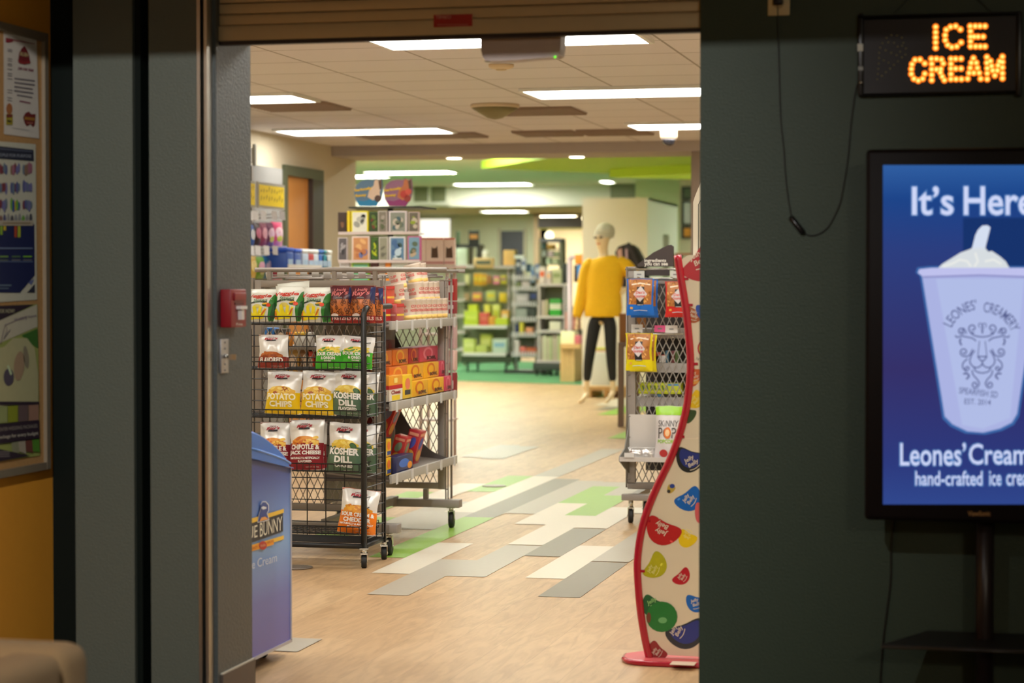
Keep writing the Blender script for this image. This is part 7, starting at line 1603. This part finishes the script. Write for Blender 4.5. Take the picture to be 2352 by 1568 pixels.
# light wood stand with a cream box
t = thing('wooden_stand', 'pale wooden stand on the green carpet left of the mannequin', 'stand', (at_y(1308, 872, 27.0).x, 27.1, 0))
zs = at_y(1305, 790, 26.9).z
g = MB(); g.pbox(1286, 790, 1332, 800, 26.9, .4, PWD); g.build('top_board', t)
for px in (1292, 1303, 1314): g = MB(); x_ = at_y(px, 850, 26.95).x; g.box((x_ - .03, 26.95, 0), (x_ + .03, 27.755, at_y(px, 800, 26.95).z), PWD); g.build('leg', t)
fbx(1288, 761, 1319, 790, 26.95, .25, (240, 236, 190), 'cream_box', 'cream white box on the pale wooden stand', 'box')
fbx(1320, 770, 1331, 790, 26.95, .2, (206, 110, 120), 'pink_pack', 'small pink pack beside the cream box on the wooden stand', 'pack')
t = thing('stool_table', 'small dark table with a terracotta folded pile left of the mannequin', 'table', (at_y(1313, 800, 27.8).x, 27.8, 0))
g = MB(); g.pbox(1296, 757, 1330, 762, 28.15, .35, C(90, 80, 70)); g.build('tabletop', t)
for px in (1298, 1328): g = MB(); x_ = at_y(px, 800, 28.15).x; g.box((x_ - .02, 28.15, 0), (x_ + .02, 28.5, at_y(px, 762, 28.15).z), C(90, 80, 70)); g.build('leg', t)
for y0_, y1_, c_, lab in ((735, 757, (196, 124, 110), 'terracotta folded sweater on the small dark table'), (716, 735, (176, 110, 90), 'rust folded sweater on top of the terracotta one'), (704, 716, (110, 110, 112), 'grey folded sweater topmost on the small dark table')):
    fbx(1298, y0_, 1326, y1_, 28.2, .25, c_, 'folded_sweater', lab, 'sweater', 'folded sweaters on the small dark table')

# ---- lit openings and wall pieces at the back
g = MB(); g.pbox(964, 503, 1034, 560, 37.96, .03, glow(255, 250, 232, 1.25)); wn = g.build('window_1', kind='structure')
g = MB(); g.pbox(960, 499, 964, 560, 37.94, .04, C(206, 206, 186)); g.pbox(1034, 499, 1038, 560, 37.94, .04, C(206, 206, 186)); g.pbox(960, 499, 1038, 503, 37.94, .04, C(206, 206, 186)); g.build('window_frame', wn)
t = thing('window_shade', 'grey roller shade half lowered over the warm lit opening', 'roller shade', at_y(1286, 523, 37.9))
g = MB(); g.pbox(1236, 497, 1337, 523, 37.88, .03, C(110, 104, 112)); g.build('cloth', t)
g = MB(); g.pbox(1236, 523, 1337, 527, 37.86, .05, C(196, 190, 80)); g.build('bottom_rail', t)
pt = MB(); t = thing('stockroom_light', 'warm fluorescent panel in the lit room behind the shade', 'ceiling light', (at_y(1290, 530, 40).x, 39.6, z2 - .03), None)
a_, b_ = at_y(1250, 530, 40).x, at_y(1338, 530, 40).x
g = MB(); g.box((a_, 38.6, z2 - .03), (b_, 40.4, z2 - .01), glow(255, 238, 196, 36)); g.build('diffuser', t); g = MB(); g.box((a_ - .05, 38.5, z2 - .01), (b_ + .05, 40.5, z2), WHITEM); g.build('frame', t)
PF = 'framed posters on the far right wall'
for y0_, y1_, bnd, lab in ((428, 458, (80, 96, 76), 'dark framed poster highest on the far right wall'), (460, 518, (196, 196, 200), 'dark framed poster with a white picture on the far right wall'), (519, 548, (226, 150, 50), 'dark framed poster with an orange picture, lowest on the far right wall')):
    g = MB(); g.pbox(1565, y0_, 1590, y1_, 29.96, .03, C(52, 58, 50)); g.rect(1571, y0_ + 5, 1586, y1_ - 5, onY(29.96, 2), C(*bnd)); g.build('framed_poster', None, lab, 'poster', PF)
t = thing('snack_shelf', 'wooden-topped shelf with yellow packs beside the white cooler', 'shelf', (at_y(1570, 640, 20).x, 20.1, 0))
g = MB(); g.pbox(1550, 581, 1592, 585, 20, .3, C(150, 90, 60)); g.build('top_board', t)
for px in (1552, 1590): g = MB(); x_ = at_y(px, 640, 20).x; g.box((x_ - .02, 20, 0), (x_ + .02, 20.3, at_y(px, 585, 20).z), C(120, 90, 70)); g.build('upright', t)
g = MB(); g.pbox(1553, 640, 1590, 644, 20.02, .26, C(120, 90, 70)); g.build('shelf', t)
for px, c_, lab in ((1556, (226, 206, 60), 'yellow pack at the left of the snack shelf'), (1568, (236, 200, 40), 'golden pack in the middle of the snack shelf'), (1580, (226, 180, 120), 'tan pack at the right of the snack shelf')):
    fbx(px - 5, 600, px + 5, 640, 20.04, .1, c_, 'snack_pack', lab, 'pack', 'packs on the snack shelf', (180, 60, 50))
